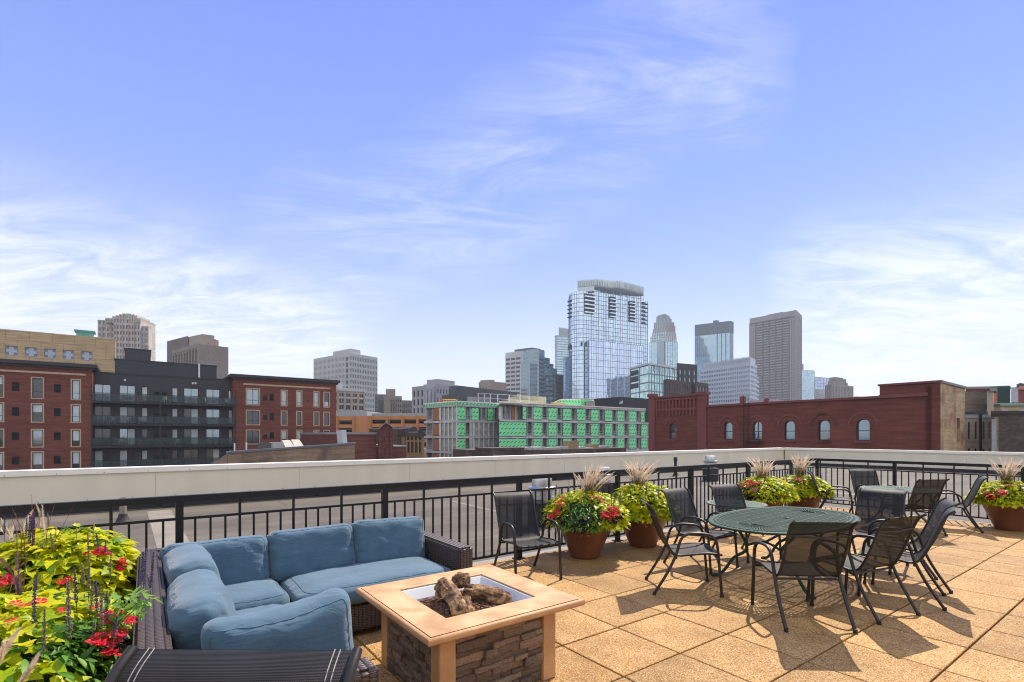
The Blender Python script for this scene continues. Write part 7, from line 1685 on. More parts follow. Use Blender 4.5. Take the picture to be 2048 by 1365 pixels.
# ================================================================== PLANTS
def leafmat(name, c1, c2, tr=.45, rough=.45, hv=.18, spec=.35):
    m = bpy.data.materials.new(name); m.use_nodes = True; t = m.node_tree; b = t.nodes['Principled BSDF']; out = t.nodes['Material Output']
    oi = N(t, 'ShaderNodeObjectInfo'); g = N(t, 'ShaderNodeNewGeometry'); r_ = M(t, 'FRACT', M(t, 'ADD', oi.outputs['Random'], g.outputs['Random Per Island']))
    cc = ramp(t, r_, ((0, c1), (1, c2)))
    n = N(t, 'ShaderNodeTexNoise'); n.inputs['Scale'].default_value = 9; n.inputs['Detail'].default_value = 4; L(t, coordnode(t, 'Object'), n.inputs['Vector'])
    x = N(t, 'ShaderNodeMix', data_type='RGBA', blend_type='MULTIPLY'); x.inputs[0].default_value = 1; L(t, cc, x.inputs[6]); L(t, ramp(t, n.outputs['Fac'], ((.35, (.80, .84, .8)), (.65, (1.12, 1.08, 1.0)))), x.inputs[7])
    L(t, x.outputs[2], b.inputs['Base Color']); b.inputs['Roughness'].default_value = rough; b.inputs['Specular IOR Level'].default_value = spec
    tl = N(t, 'ShaderNodeBsdfTranslucent'); L(t, x.outputs[2], tl.inputs['Color'])
    mx_ = N(t, 'ShaderNodeMixShader'); mx_.inputs[0].default_value = tr; L(t, b.outputs[0], mx_.inputs[1]); L(t, tl.outputs[0], mx_.inputs[2]); L(t, mx_.outputs[0], out.inputs[0]); return m
LIME_ = leafmat('lime_leaf', (.34, .47, .005), (.80, .71, .006), .46)
GREENL = leafmat('green_leaf', (.05, .16, .012), (.15, .33, .025), .4)
DKCORE = pm('light_block_core', (.02, .045, .008), .9, vs=14, var=.5)
REDF = leafmat('red_petal', (.60, .004, .02), (.78, .012, .035), .3, .5)
ORF = leafmat('coral_petal', (.70, .05, .02), (.8, .10, .04), .3, .5)
PINKF = leafmat('pink_petal', (.6, .12, .25), (.7, .2, .3), .3, .5)
PETU = leafmat('dark_petunia', (.022, .006, .022), (.05, .012, .045), .15, .5)
SALV = leafmat('salvia_bud', (.035, .025, .11), (.11, .08, .26), .2, .6)
STEM = leafmat('stem_green', (.06, .11, .03), (.10, .12, .04), .1, .6)
STEMR = leafmat('stem_burgundy', (.16, .035, .03), (.26, .07, .05), .2, .6)
PLUME = leafmat('plume_tan', (.74, .58, .46), (.92, .80, .68), .5, .8)
PLUMEP = leafmat('plume_purple', (.22, .11, .11), (.42, .25, .20), .4, .8)
BLADE = leafmat('grass_blade', (.10, .10, .035), (.22, .17, .07), .3, .5)
YBUD = leafmat('yellow_bud', (.5, .5, .06), (.65, .6, .15), .3, .6)
TERRA = pm('terracotta_glaze', (.12, .040, .020), .32, vs=2.2, c2=(.19, .070, .033), bump=.12, bs=40, spec=.5)
SOIL = pm('soil', (.03, .02, .013), .95, vs=30, bump=.6, bs=60)
def leafgeo(kind, rs):
    """leaf of length 1 along +x, lying in xy, face up"""
    if kind == 'heart': out = [(0, 0), (-.13, .20), (.02, .42), (.26, .46), (.40, .30), (.62, .26), (.82, .13), (1.05, 0)]
    elif kind == 'star': out = [(0, 0), (-.14, .24), (-.02, .50), (.22, .30), (.42, .56), (.50, .25), (.80, .12), (1.08, 0)]
    else: out = [(0, 0), (.12, .07), (.30, .13), (.48, .14), (.66, .11), (.84, .055), (.93, .02), (1.0, 0)]
    cv, dr = rs.uniform(.05, .16), rs.uniform(.12, .42)
    def zf(x, y): return abs(y)*rs_c*1.0-dr*x*x+.0
    rs_c = cv*2.2
    mid = [(x, 0) for x, _ in out]; vs = []; n = len(out)
    for x, y in out: vs.append((x, y, zf(x, y)+rs.uniform(-.015, .015)))
    for x, y in out[1:-1]: vs.append((x if x > 0 else 0.0, 0, zf(x, 0)))
    for x, y in out[1:-1]: vs.append((x, -y, zf(x, y)+rs.uniform(-.015, .015)))
    m0, r0 = n, n+n-2; fs = []
    fs.append((0, m0, 1)); fs.append((0, r0, m0))
    for i in range(1, n-2): fs.append((i, m0+i-1, m0+i, i+1)); fs.append((r0+i-1, r0+i, m0+i, m0+i-1))
    fs.append((n-2, m0+n-3, n-1)); fs.append((r0+n-3, n-1, m0+n-3))
    return vs, fs
rsg = random.Random(21)
LEAF = {k: [leafgeo(k, rsg) for _ in range(5)] for k in ('heart', 'star', 'lance')}
LMESH = {}
for k in LEAF:
    for mt in (LIME_, GREENL):
        for i, (vs, fs) in enumerate(LEAF[k]):
            me = bpy.data.meshes.new('leaf'); me.from_pydata(vs, [], fs); me.materials.append(mt); me.polygons.foreach_set('use_smooth', [True]*len(me.polygons)); LMESH[(k, mt.name, i)] = me
def basis(xd, nd):
    x = xd.normalized(); z = nd-x*nd.dot(x)
    if z.length < 1e-3: z = x.orthogonal()
    z.normalize(); y = z.cross(x); return Matrix((x, y, z)).transposed()
def addleaf(mb, kind, i, p, Rm, s):
    vs, fs = LEAF[kind][i]; mb.add([p+Rm@(Vector(v)*s) for v in vs], fs)
def flowergeo(n=5, r=1, cup=.18, w=.62):
    vs = [(0, 0, 0)]; fs = []
    for k in range(n):
        a = 2*math.pi*k/n; dl = math.pi/n*w*1.35; b = len(vs)
        for q, rr in ((-dl*.6, .45), (-dl, .85), (-dl*.35, 1.0), (dl*.35, 1.0), (dl, .85), (dl*.6, .45)): vs.append((rr*r*math.cos(a+q), rr*r*math.sin(a+q), cup*rr*rr*r))
        fs.append((0, b, b+1, b+2)); fs.append((0, b+2, b+3)); fs.append((0, b+3, b+4, b+5))
    return vs, fs
FL = flowergeo(5, 1, .15, .72); PT = flowergeo(5, 1, .45, .8)
def clustermesh(name, mt, n, rad, fr, seed):
    rs = random.Random(seed); mb = MB()
    for i in range(n):
        th = rs.uniform(0, 2*math.pi); q = rad*math.sqrt(rs.random()); p = Vector((q*math.cos(th), q*math.sin(th), rad*.35*(1-(q/rad)**2)+rs.uniform(-.1, .1)*rad))
        nd = Vector((p.x*.9/rad*.6+rs.uniform(-.35, .35), p.y/rad*.6+rs.uniform(-.35, .35), 1)); Rm = basis(Vector((rs.uniform(-1, 1), rs.uniform(-1, 1), .1)), nd)
        mb.add([p+Rm@(Vector(v)*fr) for v in FL[0]], FL[1])
    return mb.mesh(name, mt, uvs=False)
VCL = [clustermesh('flower_cluster', REDF, 14, .036, .014, s) for s in (1, 2)]; VCO = clustermesh('flower_cluster', ORF, 12, .034, .014, 4); VPK = clustermesh('flower_cluster', PINKF, 12, .034, .014, 5)
BIGF = MB(); BIGF.add(*FL); BIGF = BIGF.mesh('flower', REDF, uvs=False)
PETM = MB(); PETM.add(*PT); PETM = PETM.mesh('petunia', PETU, uvs=False)
def spikemesh(seed, mt, stemm, n=15, body=.62):
    """flower spike of height 1: bare stem then whorls of buds"""
    rs = random.Random(seed); mb = MB(); bx, by = rs.uniform(-.03, .03), rs.uniform(-.03, .03)
    c_ = lambda t_: Vector((bx*t_*t_, by*t_*t_, t_))
    mb.tube([c_(k/6) for k in range(7)], [.0075]*6+[.003], 5, mi=1)
    for i in range(n):
        t_ = (1-body)+body*(i+.3)/n; r_ = .030*(1-.62*((i/n)**2))*(.7 if i == 0 else 1)
        for k in range(7):
            a = 2*math.pi*k/7+i*.5+rs.uniform(-.2, .2); d = Vector((math.cos(a), math.sin(a), rs.uniform(.2, .8))); p = c_(t_)+d*r_*rs.uniform(.55, 1.0)+Vector((0, 0, rs.uniform(-.01, .01))); s_ = rs.uniform(.008, .0135)
            mb.add([p+Vector((s_, 0, 0)), p+Vector((0, s_, 0)), p+Vector((-s_, 0, 0)), p+Vector((0, -s_, 0)), p+Vector((0, 0, s_*1.5)), p-Vector((0, 0, s_*1.5))], [(0, 1, 4), (1, 2, 4), (2, 3, 4), (3, 0, 4), (1, 0, 5), (2, 1, 5), (3, 2, 5), (0, 3, 5)])
    return mb.mesh('flower_spike', [mt, stemm], uvs=False)
SPK = [spikemesh(s, SALV, STEM) for s in (1, 2, 3, 4)]; SPKD = [spikemesh(s, pm('spent_bud', (.07, .05, .07), .8, vs=60, c2=(.30, .22, .18)), STEM) for s in (6, 7)]; SPKY = spikemesh(9, YBUD, STEM, 13, .75)
def surf(px, py, c, rx, rz):
    """where the sight line through a measured point meets the mound"""
    d = Vector(((px-HX)/F, 1, (HY-py)/F)); o = Vector((0, 0, EYE))-c
    k = Vector((1/rx, 1/rx, 1/rz)); O = Vector([o[i]*k[i] for i in range(3)]); D_ = Vector([d[i]*k[i] for i in range(3)])
    A_ = D_.dot(D_); B_ = O.dot(D_); C_ = O.dot(O)-1; q = B_*B_-A_*C_
    if q < 0: t_ = -B_/A_; P = O+D_*t_; P = P/P.length
    else: t_ = (-B_-math.sqrt(q))/A_; P = O+D_*t_
    n = Vector([P[i]*k[i] for i in range(3)]).normalized()
    return c+Vector((P.x*rx, P.y*rx, P.z*rz)), n
def plumes(e, c, n, h, spread, seed, near=False, lean=(0, 0), tan=.7):
    rs = random.Random(seed); mb = MB(); mp_ = MB(); mq = MB()
    for i in range(n*3):          # blades
        a = rs.uniform(0, 2*math.pi); L_ = h*rs.uniform(.55, .95); sp_ = spread*rs.uniform(.5, 1.4); w = .0035
        p0 = c+Vector((rs.gauss(0, .03), rs.gauss(0, .03), 0)); d = Vector((math.cos(a)*sp_, math.sin(a)*sp_, 0))+Vector((lean[0], lean[1], 0)); side = Vector((-math.sin(a), math.cos(a), 0))*w
        pts = [p0+d*(q*q)*.9+Vector((0, 0, L_*(q-.28*q**3*min(1.6, sp_*3)))) for q in (0, .25, .5, .75, 1)]
        for k in range(4): f0, f1 = 1-k/4.6, 1-(k+1)/4.6; mb.quad(pts[k]-side*f0, pts[k]+side*f0, pts[k+1]+side*f1, pts[k+1]-side*f1)
    for i in range(n):
        a = rs.uniform(0, 2*math.pi); L_ = h*rs.uniform(.75, 1.05); sp_ = spread*rs.uniform(.15, 1.0); p0 = c+Vector((rs.gauss(0, .025), rs.gauss(0, .025), 0)); d = Vector((math.cos(a)*sp_, math.sin(a)*sp_, 0))+Vector((lean[0], lean[1], 0))*rs.uniform(.6, 1.3)
        P_ = lambda q: p0+d*(q**1.8)+Vector((0, 0, L_*(q-.12*q**3)))
        mq.tube([P_(q) for q in (0, .3, .6)], .0016, 4)
        tgt = mp_ ; q0, q1 = .50, 1.0; m_ = 46 if near else 34
        droop = Vector((d.x, d.y, -.02)).normalized()*.02 if d.length > 0 else Vector((0, 0, 0))
        for k in range(m_):
            q = q0+(q1-q0)*k/m_; p = P_(q)+droop*((q-q0)/(q1-q0))**2; tg = (P_(q+.02)-P_(q)).normalized(); rr = .016*math.sin(math.pi*min(1, (k+1.5)/m_))**.6
            for j in range(3 if near else 2):
                th = rs.uniform(0, 2*math.pi); o_ = tg.orthogonal().normalized(); o_ = (Matrix.Rotation(th, 3, tg)@o_); tip = p+tg*.03+o_*rr*1.1; s_ = tg.cross(o_)*.0011*(1 if near else 2.6)
                tgt.add([p-s_, p+s_, tip], [(0, 1, 2)])
    o = mb.build('grass_blades', BLADE, e, uvs=False); meta(o, kind='stuff')
    o = mq.build('plume_stems', STEMR, e, uvs=False); meta(o, kind='stuff')
    o = mp_.build('plumes', PLUME, e, uvs=False); meta(o, kind='stuff')
def planter(name, loc, label, rx, top, seed, nleaf, lsz, parts=0, green=None, reds=(), corals=(), pinks=(), pet=(), bigs=(), grass=None, spikes=0, pot=1.0, near=False, trail=True, kind_=('heart', 'star')):
    c0 = Vector((loc[0], loc[1], 0)); rs = random.Random(seed)
    e = empty('flower_planter', c0, 0, label, 'planter', 'terracotta flower planters')
    mb = MB(); mb.lathe([(.17, 0), (.188, .012), (.20, .05), (.255, .18), (.315, .33), (.372, .46), (.385, .485), (.385, .502), (.368, .504), (.355, .47), (.345, .44)], 56, cap=False); o = mb.build('pot', TERRA, e, smooth=50, world=False); o.scale = (pot,)*3
    mb = MB(); mb.lathe([(.35*pot, .455*pot), (.18, .475*pot), (0.001, .48*pot)], 30, cap=False); mb.build('soil', SOIL, e, world=False)
    zc = .47*pot; c = c0+Vector((0, 0, zc)); rz = top-zc
    mb = MB(); mb.lathe([(rx*.80*math.cos(t_), zc-.02+rz*.80*math.sin(t_)) for t_ in [k*math.pi/2/8 for k in range(9)]], 24, cap=False); mb.build('light_block_core', DKCORE, e, world=False)  # dark green core added inside the leaves to block light through the mound
    A_ = {LIME_.name: MB(), GREENL.name: MB()}; cnt = 0; todo = []
    toCam = math.atan2(-c.y, -c.x)
    for i in range(nleaf):
        u_ = rs.random(); ph = rs.uniform(0, 2*math.pi); th = math.acos(1-u_*1.16); k = rs.uniform(.80, 1.07)
        zz_ = math.cos(th); rr = math.sin(th) if zz_ > 0 else 1.0
        lump = 1+.10*noise.noise(Vector((math.cos(ph)*2.2, math.sin(ph)*2.2, th*2+seed)))
        n_ = Vector((math.sin(th)*math.cos(ph)/rx, math.sin(th)*math.sin(ph)/rx, zz_/rz)).normalized()
        p = c+Vector((rr*math.cos(ph)*rx, rr*math.sin(ph)*rx, zz_*rz*(1 if zz_ > 0 else .35)))*k*lump
        g = False
        if green:
            dphi = (ph-toCam+math.pi) % (2*math.pi)-math.pi
            g = any(abs(dphi-a_)+rs.gauss(0, .13) < w_ and lo < th+rs.gauss(0, .08) < hi for a_, w_, lo, hi in green)
        down = Vector((math.cos(ph), math.sin(ph), -.12-.6*max(0, th-.9))); ax = (down+Vector((rs.uniform(-.9, .9), rs.uniform(-.9, .9), rs.uniform(-.3, .45))))
        nd = n_*.75+Vector((rs.uniform(-.5, .5), rs.uniform(-.5, .5), .65+rs.uniform(-.3, .3)))
        Rm = basis(ax, nd); s_ = lsz*rs.uniform(.6, 1.25)
        kd = 'lance' if g else rs.choice(kind_); mt = GREENL if (g or rs.random() < .08) else LIME_
        if g: s_ *= 1.0
        todo.append((p, Rm, s_, kd, mt, rs.randrange(5)))
    if parts:
        camv = Vector((0, 0, EYE))
        vis = sorted(range(len(todo)), key=lambda i: ((todo[i][0]-camv).length-((todo[i][0]-c).normalized().dot((camv-c).normalized()))*1.2))
        pick = set([i for i in vis if inview(todo[i][0], 5)][:parts])
    else: pick = set()
    for i, (p, Rm, s_, kd, mt, v_) in enumerate(todo):
        if i in pick: inst('leaf', LMESH[(kd, mt.name, v_)], e, p-c0, Rm.to_euler(), (s_,)*3)
        else: addleaf(A_[mt.name], kd, v_, p, Rm, s_)
    for k, mbx in A_.items():
        if mbx.v: o = mbx.build('foliage', LIME_ if k == LIME_.name else GREENL, e, smooth=True, uvs=False); meta(o, kind='stuff')
    for lst, ms in ((reds, VCL), (corals, [VCO]), (pinks, [VPK])):
        for x, y, s_ in lst:
            p, n_ = surf(x, y, c, rx*1.09, rz*1.10); inst('flower_cluster', rs.choice(ms), e, p-c0, basis(Vector((rs.uniform(-1, 1), rs.uniform(-1, 1), 0)), n_*.9+Vector((0, -.2, .3))).to_euler(), (s_*1.1,)*3)
    for x, y, s_ in bigs:
        p, n_ = surf(x, y, c, rx*1.10, rz*1.13); inst('flower', BIGF, e, p-c0, basis(Vector((rs.uniform(-1, 1), rs.uniform(-1, 1), 0)), n_*.7+Vector((rs.uniform(-.3, .3), rs.uniform(-.3, .3)-.35, .5))).to_euler(), (s_*1.08,)*3)
    for x, y, s_ in pet:
        p, n_ = surf(x, y, c, rx*1.02, rz*1.05); inst('petunia', PETM, e, p-c0, basis(Vector((rs.uniform(-1, 1), rs.uniform(-1, 1), .2)), n_+Vector((rs.uniform(-.5, .5), rs.uniform(-.5, .5), rs.uniform(-.2, .4)))).to_euler(), (s_,)*3)
    if trail:
        mt_ = MB(); ml = MB()
        for i in range(7):
            ph = toCam+rs.uniform(-1.7, 1.7); p = c+Vector((math.cos(ph)*rx*.74, math.sin(ph)*rx*.74, .02)); pts = [p]
            for k in range(5): p = p+Vector((math.cos(ph)*.022+rs.uniform(-.012, .012), math.sin(ph)*.022+rs.uniform(-.012, .012), -.026*rs.uniform(.5, 1.4))); pts.append(p)
            mt_.tube(pts, .002, 4)
            for q in pts[1:]:
                for _ in range(3): addleaf(ml, 'lance', rs.randrange(5), q, basis(Vector((rs.uniform(-1, 1), rs.uniform(-1, 1), rs.uniform(-.8, .2))), Vector((rs.uniform(-.5, .5), rs.uniform(-.5, .5), 1))), .034)
        mt_.build('trailing_stems', STEM, e, uvs=False); o = ml.build('trailing_leaves', leafmat('trail_leaf', (.25, .30, .08), (.42, .44, .16), .3) if 'trail_leaf' not in bpy.data.materials else bpy.data.materials['trail_leaf'], e, uvs=False); meta(o, kind='stuff')
    if grass: plumes(e, c0+Vector((grass[0], grass[1], zc+rz*.35)), grass[2], grass[3], grass[4], seed+5, near, grass[5] if len(grass) > 5 else (0, 0))
    for i in range(spikes):
        ph = rs.uniform(0, 2*math.pi); q = rs.uniform(.2, .95); p = c+Vector((math.cos(ph)*rx*q, math.sin(ph)*rx*q, rz*math.sqrt(max(0, 1-q*q))*.75)); h_ = rs.uniform(.20, .30)
        inst('flower_spike', rs.choice(SPK+SPKD) if rs.random() < .85 else SPKY, e, p-c0, (rs.uniform(-.15, .15), rs.uniform(-.15, .15), rs.uniform(0, 6)), (h_,)*3)
    return e, c, rz
Zq = lambda x, y: (1040+x/6.4, 900+y/6.4)
Z8 = lambda x, y: (1400+x/6.827, 880+y/6.827)
rr_ = random.Random(77)
def rim(x0, x1, y0, y1, n, s0=.022, s1=.032, Zf=Zq): return [(*Zf(rr_.uniform(x0, x1), rr_.uniform(y0, y1)), rr_.uniform(s0, s1)) for _ in range(n)]
planter('p', (.96, 6.65), 'terracotta planter with red flowers and tan plumes, beside the lone chair', .52, .84, 31, 2600, .060, reds=[(*Zq(x, y), s) for x, y, s in ((515, 665, 1.1), (490, 700, .9), (480, 795, 1.0), (410, 855, 1.3), (1010, 625, .9), (1170, 765, 1.5), (1185, 810, 1.4), (1135, 740, 1.1), (1075, 838, 1.2), (1140, 868, .9), (1245, 765, 1.1), (1215, 830, 1.1))],
    corals=[(*Zq(x, y), s) for x, y, s in ((568, 603, 1.1), (545, 700, .8), (930, 597, 1.0), (965, 610, .9), (1050, 660, .9))], pet=rim(340, 1290, 860, 945, 46)+rim(1230, 1340, 760, 900, 12)+rim(680, 1000, 985, 1050, 7, .024, .034), green=((-.15, .62, .55, 1.9),), grass=(.03, .05, 46, .70, .26, (.10, 0)), spikes=13)
planter('p', (1.89, 7.30), 'terracotta planter with only lime-green foliage and tan plumes, second from the lone chair', .475, .885, 32, 2600, .062, pet=rim(1250, 1380, 780, 830, 5), grass=(-.06, .05, 48, .70, .28, (.03, 0)), spikes=9)
planter('p', (4.63, 9.30), 'left one of the two terracotta planters in the railing corner, with many red flowers', .52, .82, 33, 2300, .060, reds=[(*Z8(x, y), s) for x, y, s in ((650, 580, 1.6), (700, 565, 1.2), (730, 610, 1.5), (530, 622, 1.3), (628, 655, 1.3), (600, 740, 1.3))], corals=[(*Z8(x, y), s) for x, y, s in ((790, 590, 1.4), (700, 600, 1.2))], pinks=[(*Z8(740, 690), 1.5)], pet=rim(650, 1090, 750, 830, 34, .03, .045, Z8), green=((-.9, .35, .9, 1.9),), grass=(0, .05, 44, .68, .32), spikes=8)
planter('p', (5.68, 9.90), 'right one of the two terracotta planters in the railing corner, greener with few red flowers', .50, .80, 34, 2300, .060, reds=[(*Z8(x, y), s) for x, y, s in ((1330, 540, 1.2), (1385, 560, 1.7), (1165, 680, 1.8), (1150, 560, 1.2))], pet=rim(1180, 1290, 690, 800, 9, .03, .045, Z8)+rim(1670, 1740, 690, 790, 8, .03, .045, Z8), green=((-.75, .3, .6, 1.9),), grass=(0, .05, 44, .72, .30), spikes=8)
planter('p', (8.42, 8.55), 'terracotta planter cut off by the right edge, trailing a yellow-green vine', .50, .80, 35, 2200, .060, reds=[(1600+x/3.25, 880+y/3.25, s) for x, y, s in ((1245, 362, 1.5), (1250, 380, 1.3), (1303, 340, 1.4), (1368, 297, 1.1), (1320, 350, 1.0), (1215, 350, .9))], pet=rim(1180, 1260, 370, 400, 4, .03, .04, lambda x, y: (1600+x/3.25, 880+y/3.25))+[(1964, 995, .03)], grass=(0, .05, 40, .72, .28), spikes=5)
Z1_ = lambda x, y: (x/3.545, 980+y/3.545)
# near left planters
eb, cb_, rzb = planter('p', (-3.22, 3.60), 'far-left planter against the railing, heaped with bright lime leaves and purple flower spikes', .47, .905, 41, 2900, .072, parts=290, near=True, trail=False, kind_=('heart', 'heart', 'star'),
    reds=[(*Z1_(x, y), s) for x, y, s in ((710, 440, .9), (745, 455, .9), (730, 425, .9), (690, 445, .8), (850, 500, .9), (870, 520, .9), (860, 545, .9), (625, 455, .7))], bigs=[(*Z1_(x, y), s) for x, y, s in ((480, 640, .025), (435, 652, .022), (20, 625, .035), (55, 640, .035), (30, 665, .03))],
    pet=[(*Z1_(rr_.uniform(830, 960), rr_.uniform(530, 660)), rr_.uniform(.018, .028)) for _ in range(16)], green=((-.5, .16, .2, 1.3),), grass=(-.28, -.05, 8, .48, .22))
ef, cf_, rzf = planter('p', (-2.29, 2.20), 'nearest planter at the lower left corner, red flowers and green foliage beside the sofa', .56, .835, 42, 3600, .074, parts=290, near=True, trail=False, green=((.75, .42, .45, 1.6),),
    bigs=[(*Z1_(x+rr_.uniform(-12, 12), y+rr_.uniform(-10, 10)), rr_.uniform(.020, .027)) for x, y in ((285, 790), (110, 800), (170, 832), (460, 856), (680, 838), (745, 880), (790, 890), (830, 870), (870, 880), (905, 905), (935, 920), (915, 945), (780, 930), (740, 940), (845, 955), (820, 940), (700, 1020), (735, 1030), (790, 1030), (840, 1035), (830, 1070), (700, 1075), (680, 1060), (715, 1095), (780, 1095), (770, 1140), (800, 1165), (825, 1175), (850, 870), (760, 900), (860, 1010), (90, 925), (655, 1085), (890, 930))],
    pet=[(*Z1_(rr_.uniform(800, 900), rr_.uniform(1040, 1130)), rr_.uniform(.016, .026)) for _ in range(12)])
# green sprig reaching over the sofa arm
mb = MB(); rs = random.Random(3)
for i in range(60):
    x, y = rs.uniform(800, 1040), 0; y = 860-abs(x-930)*.25+rs.uniform(-110, 60); q = Z1_(x, y); Yd = 2.35; p = Vector(((q[0]-HX)/F*Yd, Yd+rs.uniform(-.05, .05), zpx(q[1], Yd)))
    addleaf(mb, 'lance', rs.randrange(5), p, basis(Vector((rs.uniform(-.6, 1), rs.uniform(-1, .4), rs.uniform(-.5, .5))), Vector((rs.uniform(-.4, .4), rs.uniform(-.4, .4), 1))), rs.uniform(.05, .085))
for i in range(5):
    q = Z1_(870+i*35, 800); mb.tube([Vector((-1.88, 2.30, .66)), Vector(((q[0]-HX)/F*2.35, 2.35, zpx(q[1], 2.35)))], .0022, 4)
mb.build('overhanging_sprig', leafmat('sprig_leaf', (.16, .34, .04), (.30, .48, .08), .4), ef, uvs=False)
# salvia spikes of the near planters: (x, y of tip in the close-up, visible length, depth)
SP = [(35, 190, 150, 3.5, 0), (180, 200, 180, 3.45, 0), (205, 165, 300, 3.4, 0), (228, 158, 330, 3.4, 0), (290, 130, 150, 3.6, 0), (355, 160, 150, 3.6, 1), (640, 300, 260, 3.3, 1), (710, 300, 170, 3.35, 0), (745, 355, 120, 3.4, 0), (780, 440, 230, 3.2, 1), (385, 300, 150, 3.3, 1),
      (160, 222, 110, 3.5, 2), (665, 222, 130, 3.5, 2), (395, 265, 60, 3.5, 2), (545, 270, 60, 3.5, 2), (550, 545, 330, 2.2, 0), (505, 615, 560, 2.15, 1), (625, 480, 330, 2.6, 1), (600, 520, 200, 2.6, 1), (695, 640, 300, 2.25, 0), (728, 685, 420, 2.2, 1), (760, 720, 260, 2.3, 0), (622, 690, 250, 2.3, 1), (240, 640, 430, 2.15, 0), (305, 830, 420, 2.05, 1), (150, 620, 200, 2.5, 0),
      (270, 600, 150, 2.6, 0), (1012, 420, 330, 2.62, 0), (1050, 440, 330, 2.6, 0), (985, 440, 300, 2.64, 0), (1070, 590, 130, 2.6, 1), (800, 905, 180, 2.1, 0), (655, 930, 160, 2.2, 1)]
rs = random.Random(8)
for x, y, l_, Yd, ty in SP:
    q = Z1_(x, y); e_ = eb if Yd > 3 else ef; h_ = l_/3.545/F*Yd*1.25; tip = Vector(((q[0]-HX)/F*Yd, Yd, zpx(q[1], Yd))); base = tip-Vector((0, 0, h_))
    sxy = min(1.0, max(.55, .17/h_))*h_ if h_ > .17 else h_
    inst('flower_spike', SPKY if ty == 2 else rs.choice(SPK if ty == 0 else SPKD), e_, base-e_.location, (rs.uniform(-.07, .07), rs.uniform(-.10, .10), rs.uniform(0, 6)), (max(.22, sxy*1.35),)*2+(h_,))
# burgundy grass blades and soft plumes among the near planters
mb = MB(); 
for (x0, y0), (x1, y1), Yd in (((150, 330), (0, 180), 3.3), ((120, 330), (-30, 200), 3.3), ((170, 330), (-20, 150), 3.3), ((230, 310), (125, 45), 3.4), ((200, 320), (160, 90), 3.4), ((245, 320), (215, 105), 3.4), ((370, 420), (435, 120), 3.4), ((330, 330), (290, 120), 3.4), ((120, 760), (240, 620), 2.4), ((60, 780), (-20, 580), 2.4), ((160, 780), (60, 440), 2.5)):
    a, b_ = Z1_(x0, y0), Z1_(x1, y1); A_ = Vector(((a[0]-HX)/F*Yd, Yd, zpx(a[1], Yd))); B_ = Vector(((b_[0]-HX)/F*Yd, Yd+.1, zpx(b_[1], Yd))); dn = A_-Vector((0, 0, .2)); pts = catmull([dn, A_, A_.lerp(B_, .5)+Vector((0, 0, .01)), B_], 4); mb.tube(pts, [.0032*(1-.7*k/(len(pts)-1)) for k in range(len(pts))], 4)
o = mb.build('burgundy_blades', STEMR, eb, uvs=False); meta(o, kind='stuff')
def fuzzy(path, r0, mt, e_, seed, n=420):
    rs = random.Random(seed); mb = MB(); pts = catmull(path, 8); K = len(pts)-1
    mb.tube(pts, .0018, 4)
    for i in range(n):
        t_ = rs.random(); k = int(t_*(K-1)); p = pts[k].lerp(pts[k+1], t_*(K-1)-k); tg = (pts[k+1]-pts[k]).normalized(); o_ = Matrix.Rotation(rs.uniform(0, 6.28), 3, tg)@tg.orthogonal().normalized(); rr = r0*math.sin(math.pi*(.12+.83*t_))**.7
        tip = p+tg*.022*rs.uniform(.6, 1.3)+o_*rr*rs.uniform(.5, 1.1); s_ = tg.cross(o_)*.0008; mb.add([p-s_, p+s_, tip], [(0, 1, 2)])
    mb.build('plume', mt, e_, uvs=False)
def P1_(x, y, Yd): a = Z1_(x, y); return Vector(((a[0]-HX)/F*Yd, Yd, zpx(a[1], Yd)))
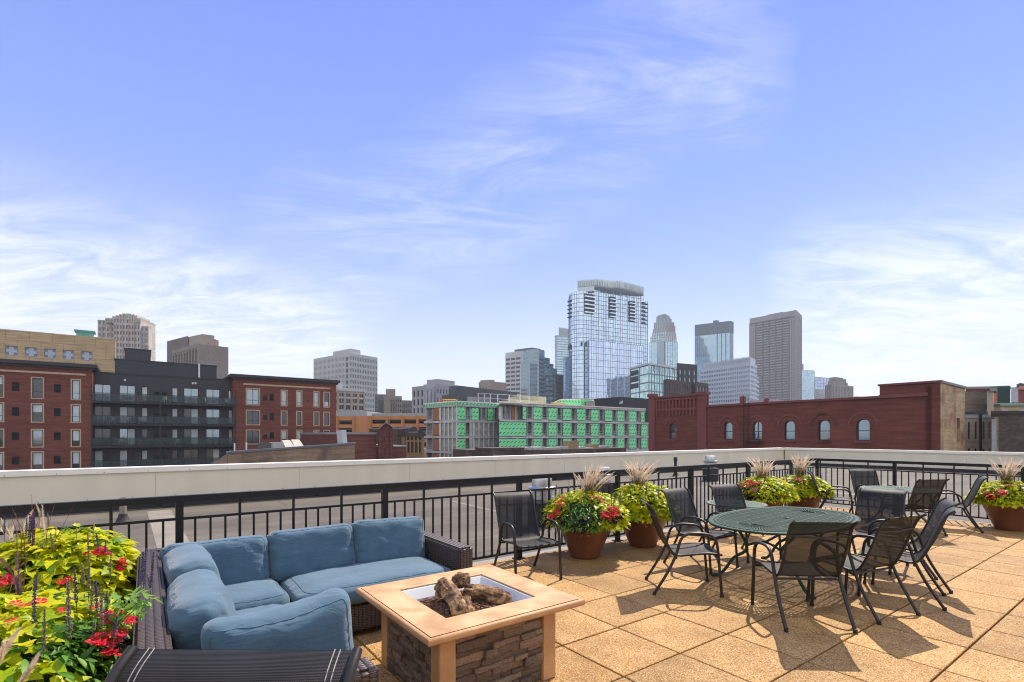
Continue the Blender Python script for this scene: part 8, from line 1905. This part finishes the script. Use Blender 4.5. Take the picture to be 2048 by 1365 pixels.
fuzzy([P1_(325, 330, 3.3), P1_(312, 230, 3.3), P1_(300, 110, 3.32)], .017, PLUME, eb, 1); fuzzy([P1_(290, 270, 3.3), P1_(285, 180, 3.3), P1_(262, 115, 3.3)], .012, PLUME, eb, 2)
fuzzy([P1_(150, 720, 2.5), P1_(130, 600, 2.5), P1_(120, 430, 2.55)], .022, PLUMEP, eb, 3, 600); fuzzy([P1_(130, 760, 2.5), P1_(90, 590, 2.5), P1_(-20, 470, 2.5)], .020, PLUMEP, eb, 4, 600)
fuzzy([P1_(-30, 1190, 1.75), P1_(40, 1120, 1.75), P1_(120, 1010, 1.78)], .017, PLUME, ef, 5, 900); fuzzy([P1_(120, 1400, 1.7), P1_(200, 1290, 1.7), P1_(260, 1190, 1.72)], .015, PLUME, ef, 6, 900); fuzzy([P1_(-40, 1290, 1.7), P1_(10, 1180, 1.7), P1_(30, 1090, 1.7)], .014, PLUME, ef, 7, 700)
# fallen petals and leaf crumbs on the pavers under the planters
mb = MB(); rs = random.Random(12)
for cx0, cy0, n in ((1.95, 6.95, 40), (1.2, 6.4, 14), (2.2, 7.0, 18), (4.9, 8.9, 12), (8.0, 8.2, 10)):
    for i in range(n):
        p = Vector((cx0+rs.gauss(0, .16), cy0+rs.gauss(0, .09), .004)); a_ = rs.uniform(0, 6.28); s_ = rs.uniform(.004, .013); d = Vector((math.cos(a_), math.sin(a_), 0))*s_; n_ = Vector((-d.y, d.x, .3*s_))*.5
        mb.quad(p-d, p-n_, p+d+Vector((0, 0, s_*.3)), p+n_)
o = mb.build('fallen_leaf_crumbs', pm('dry_leaf', (.10, .06, .02), .8, vs=30, c2=(.45, .38, .06))); meta(o, kind='stuff')
# ================================================================== AIR
m = bpy.data.materials.new('air_haze'); m.use_nodes = True; t = m.node_tree; t.nodes.clear()
pv = N(t, 'ShaderNodeVolumePrincipled'); pv.inputs['Color'].default_value = (.86, .92, 1, 1); pv.inputs['Density'].default_value = .00022
om = N(t, 'ShaderNodeOutputMaterial'); L(t, pv.outputs[0], om.inputs['Volume'])
mb = MB(); mb.box(-4100, 4100, -3100, 5100, -16, 230); o = mb.build('haze', m, fix=True); meta(o, 'thin pale city haze', None, kind='stuff')
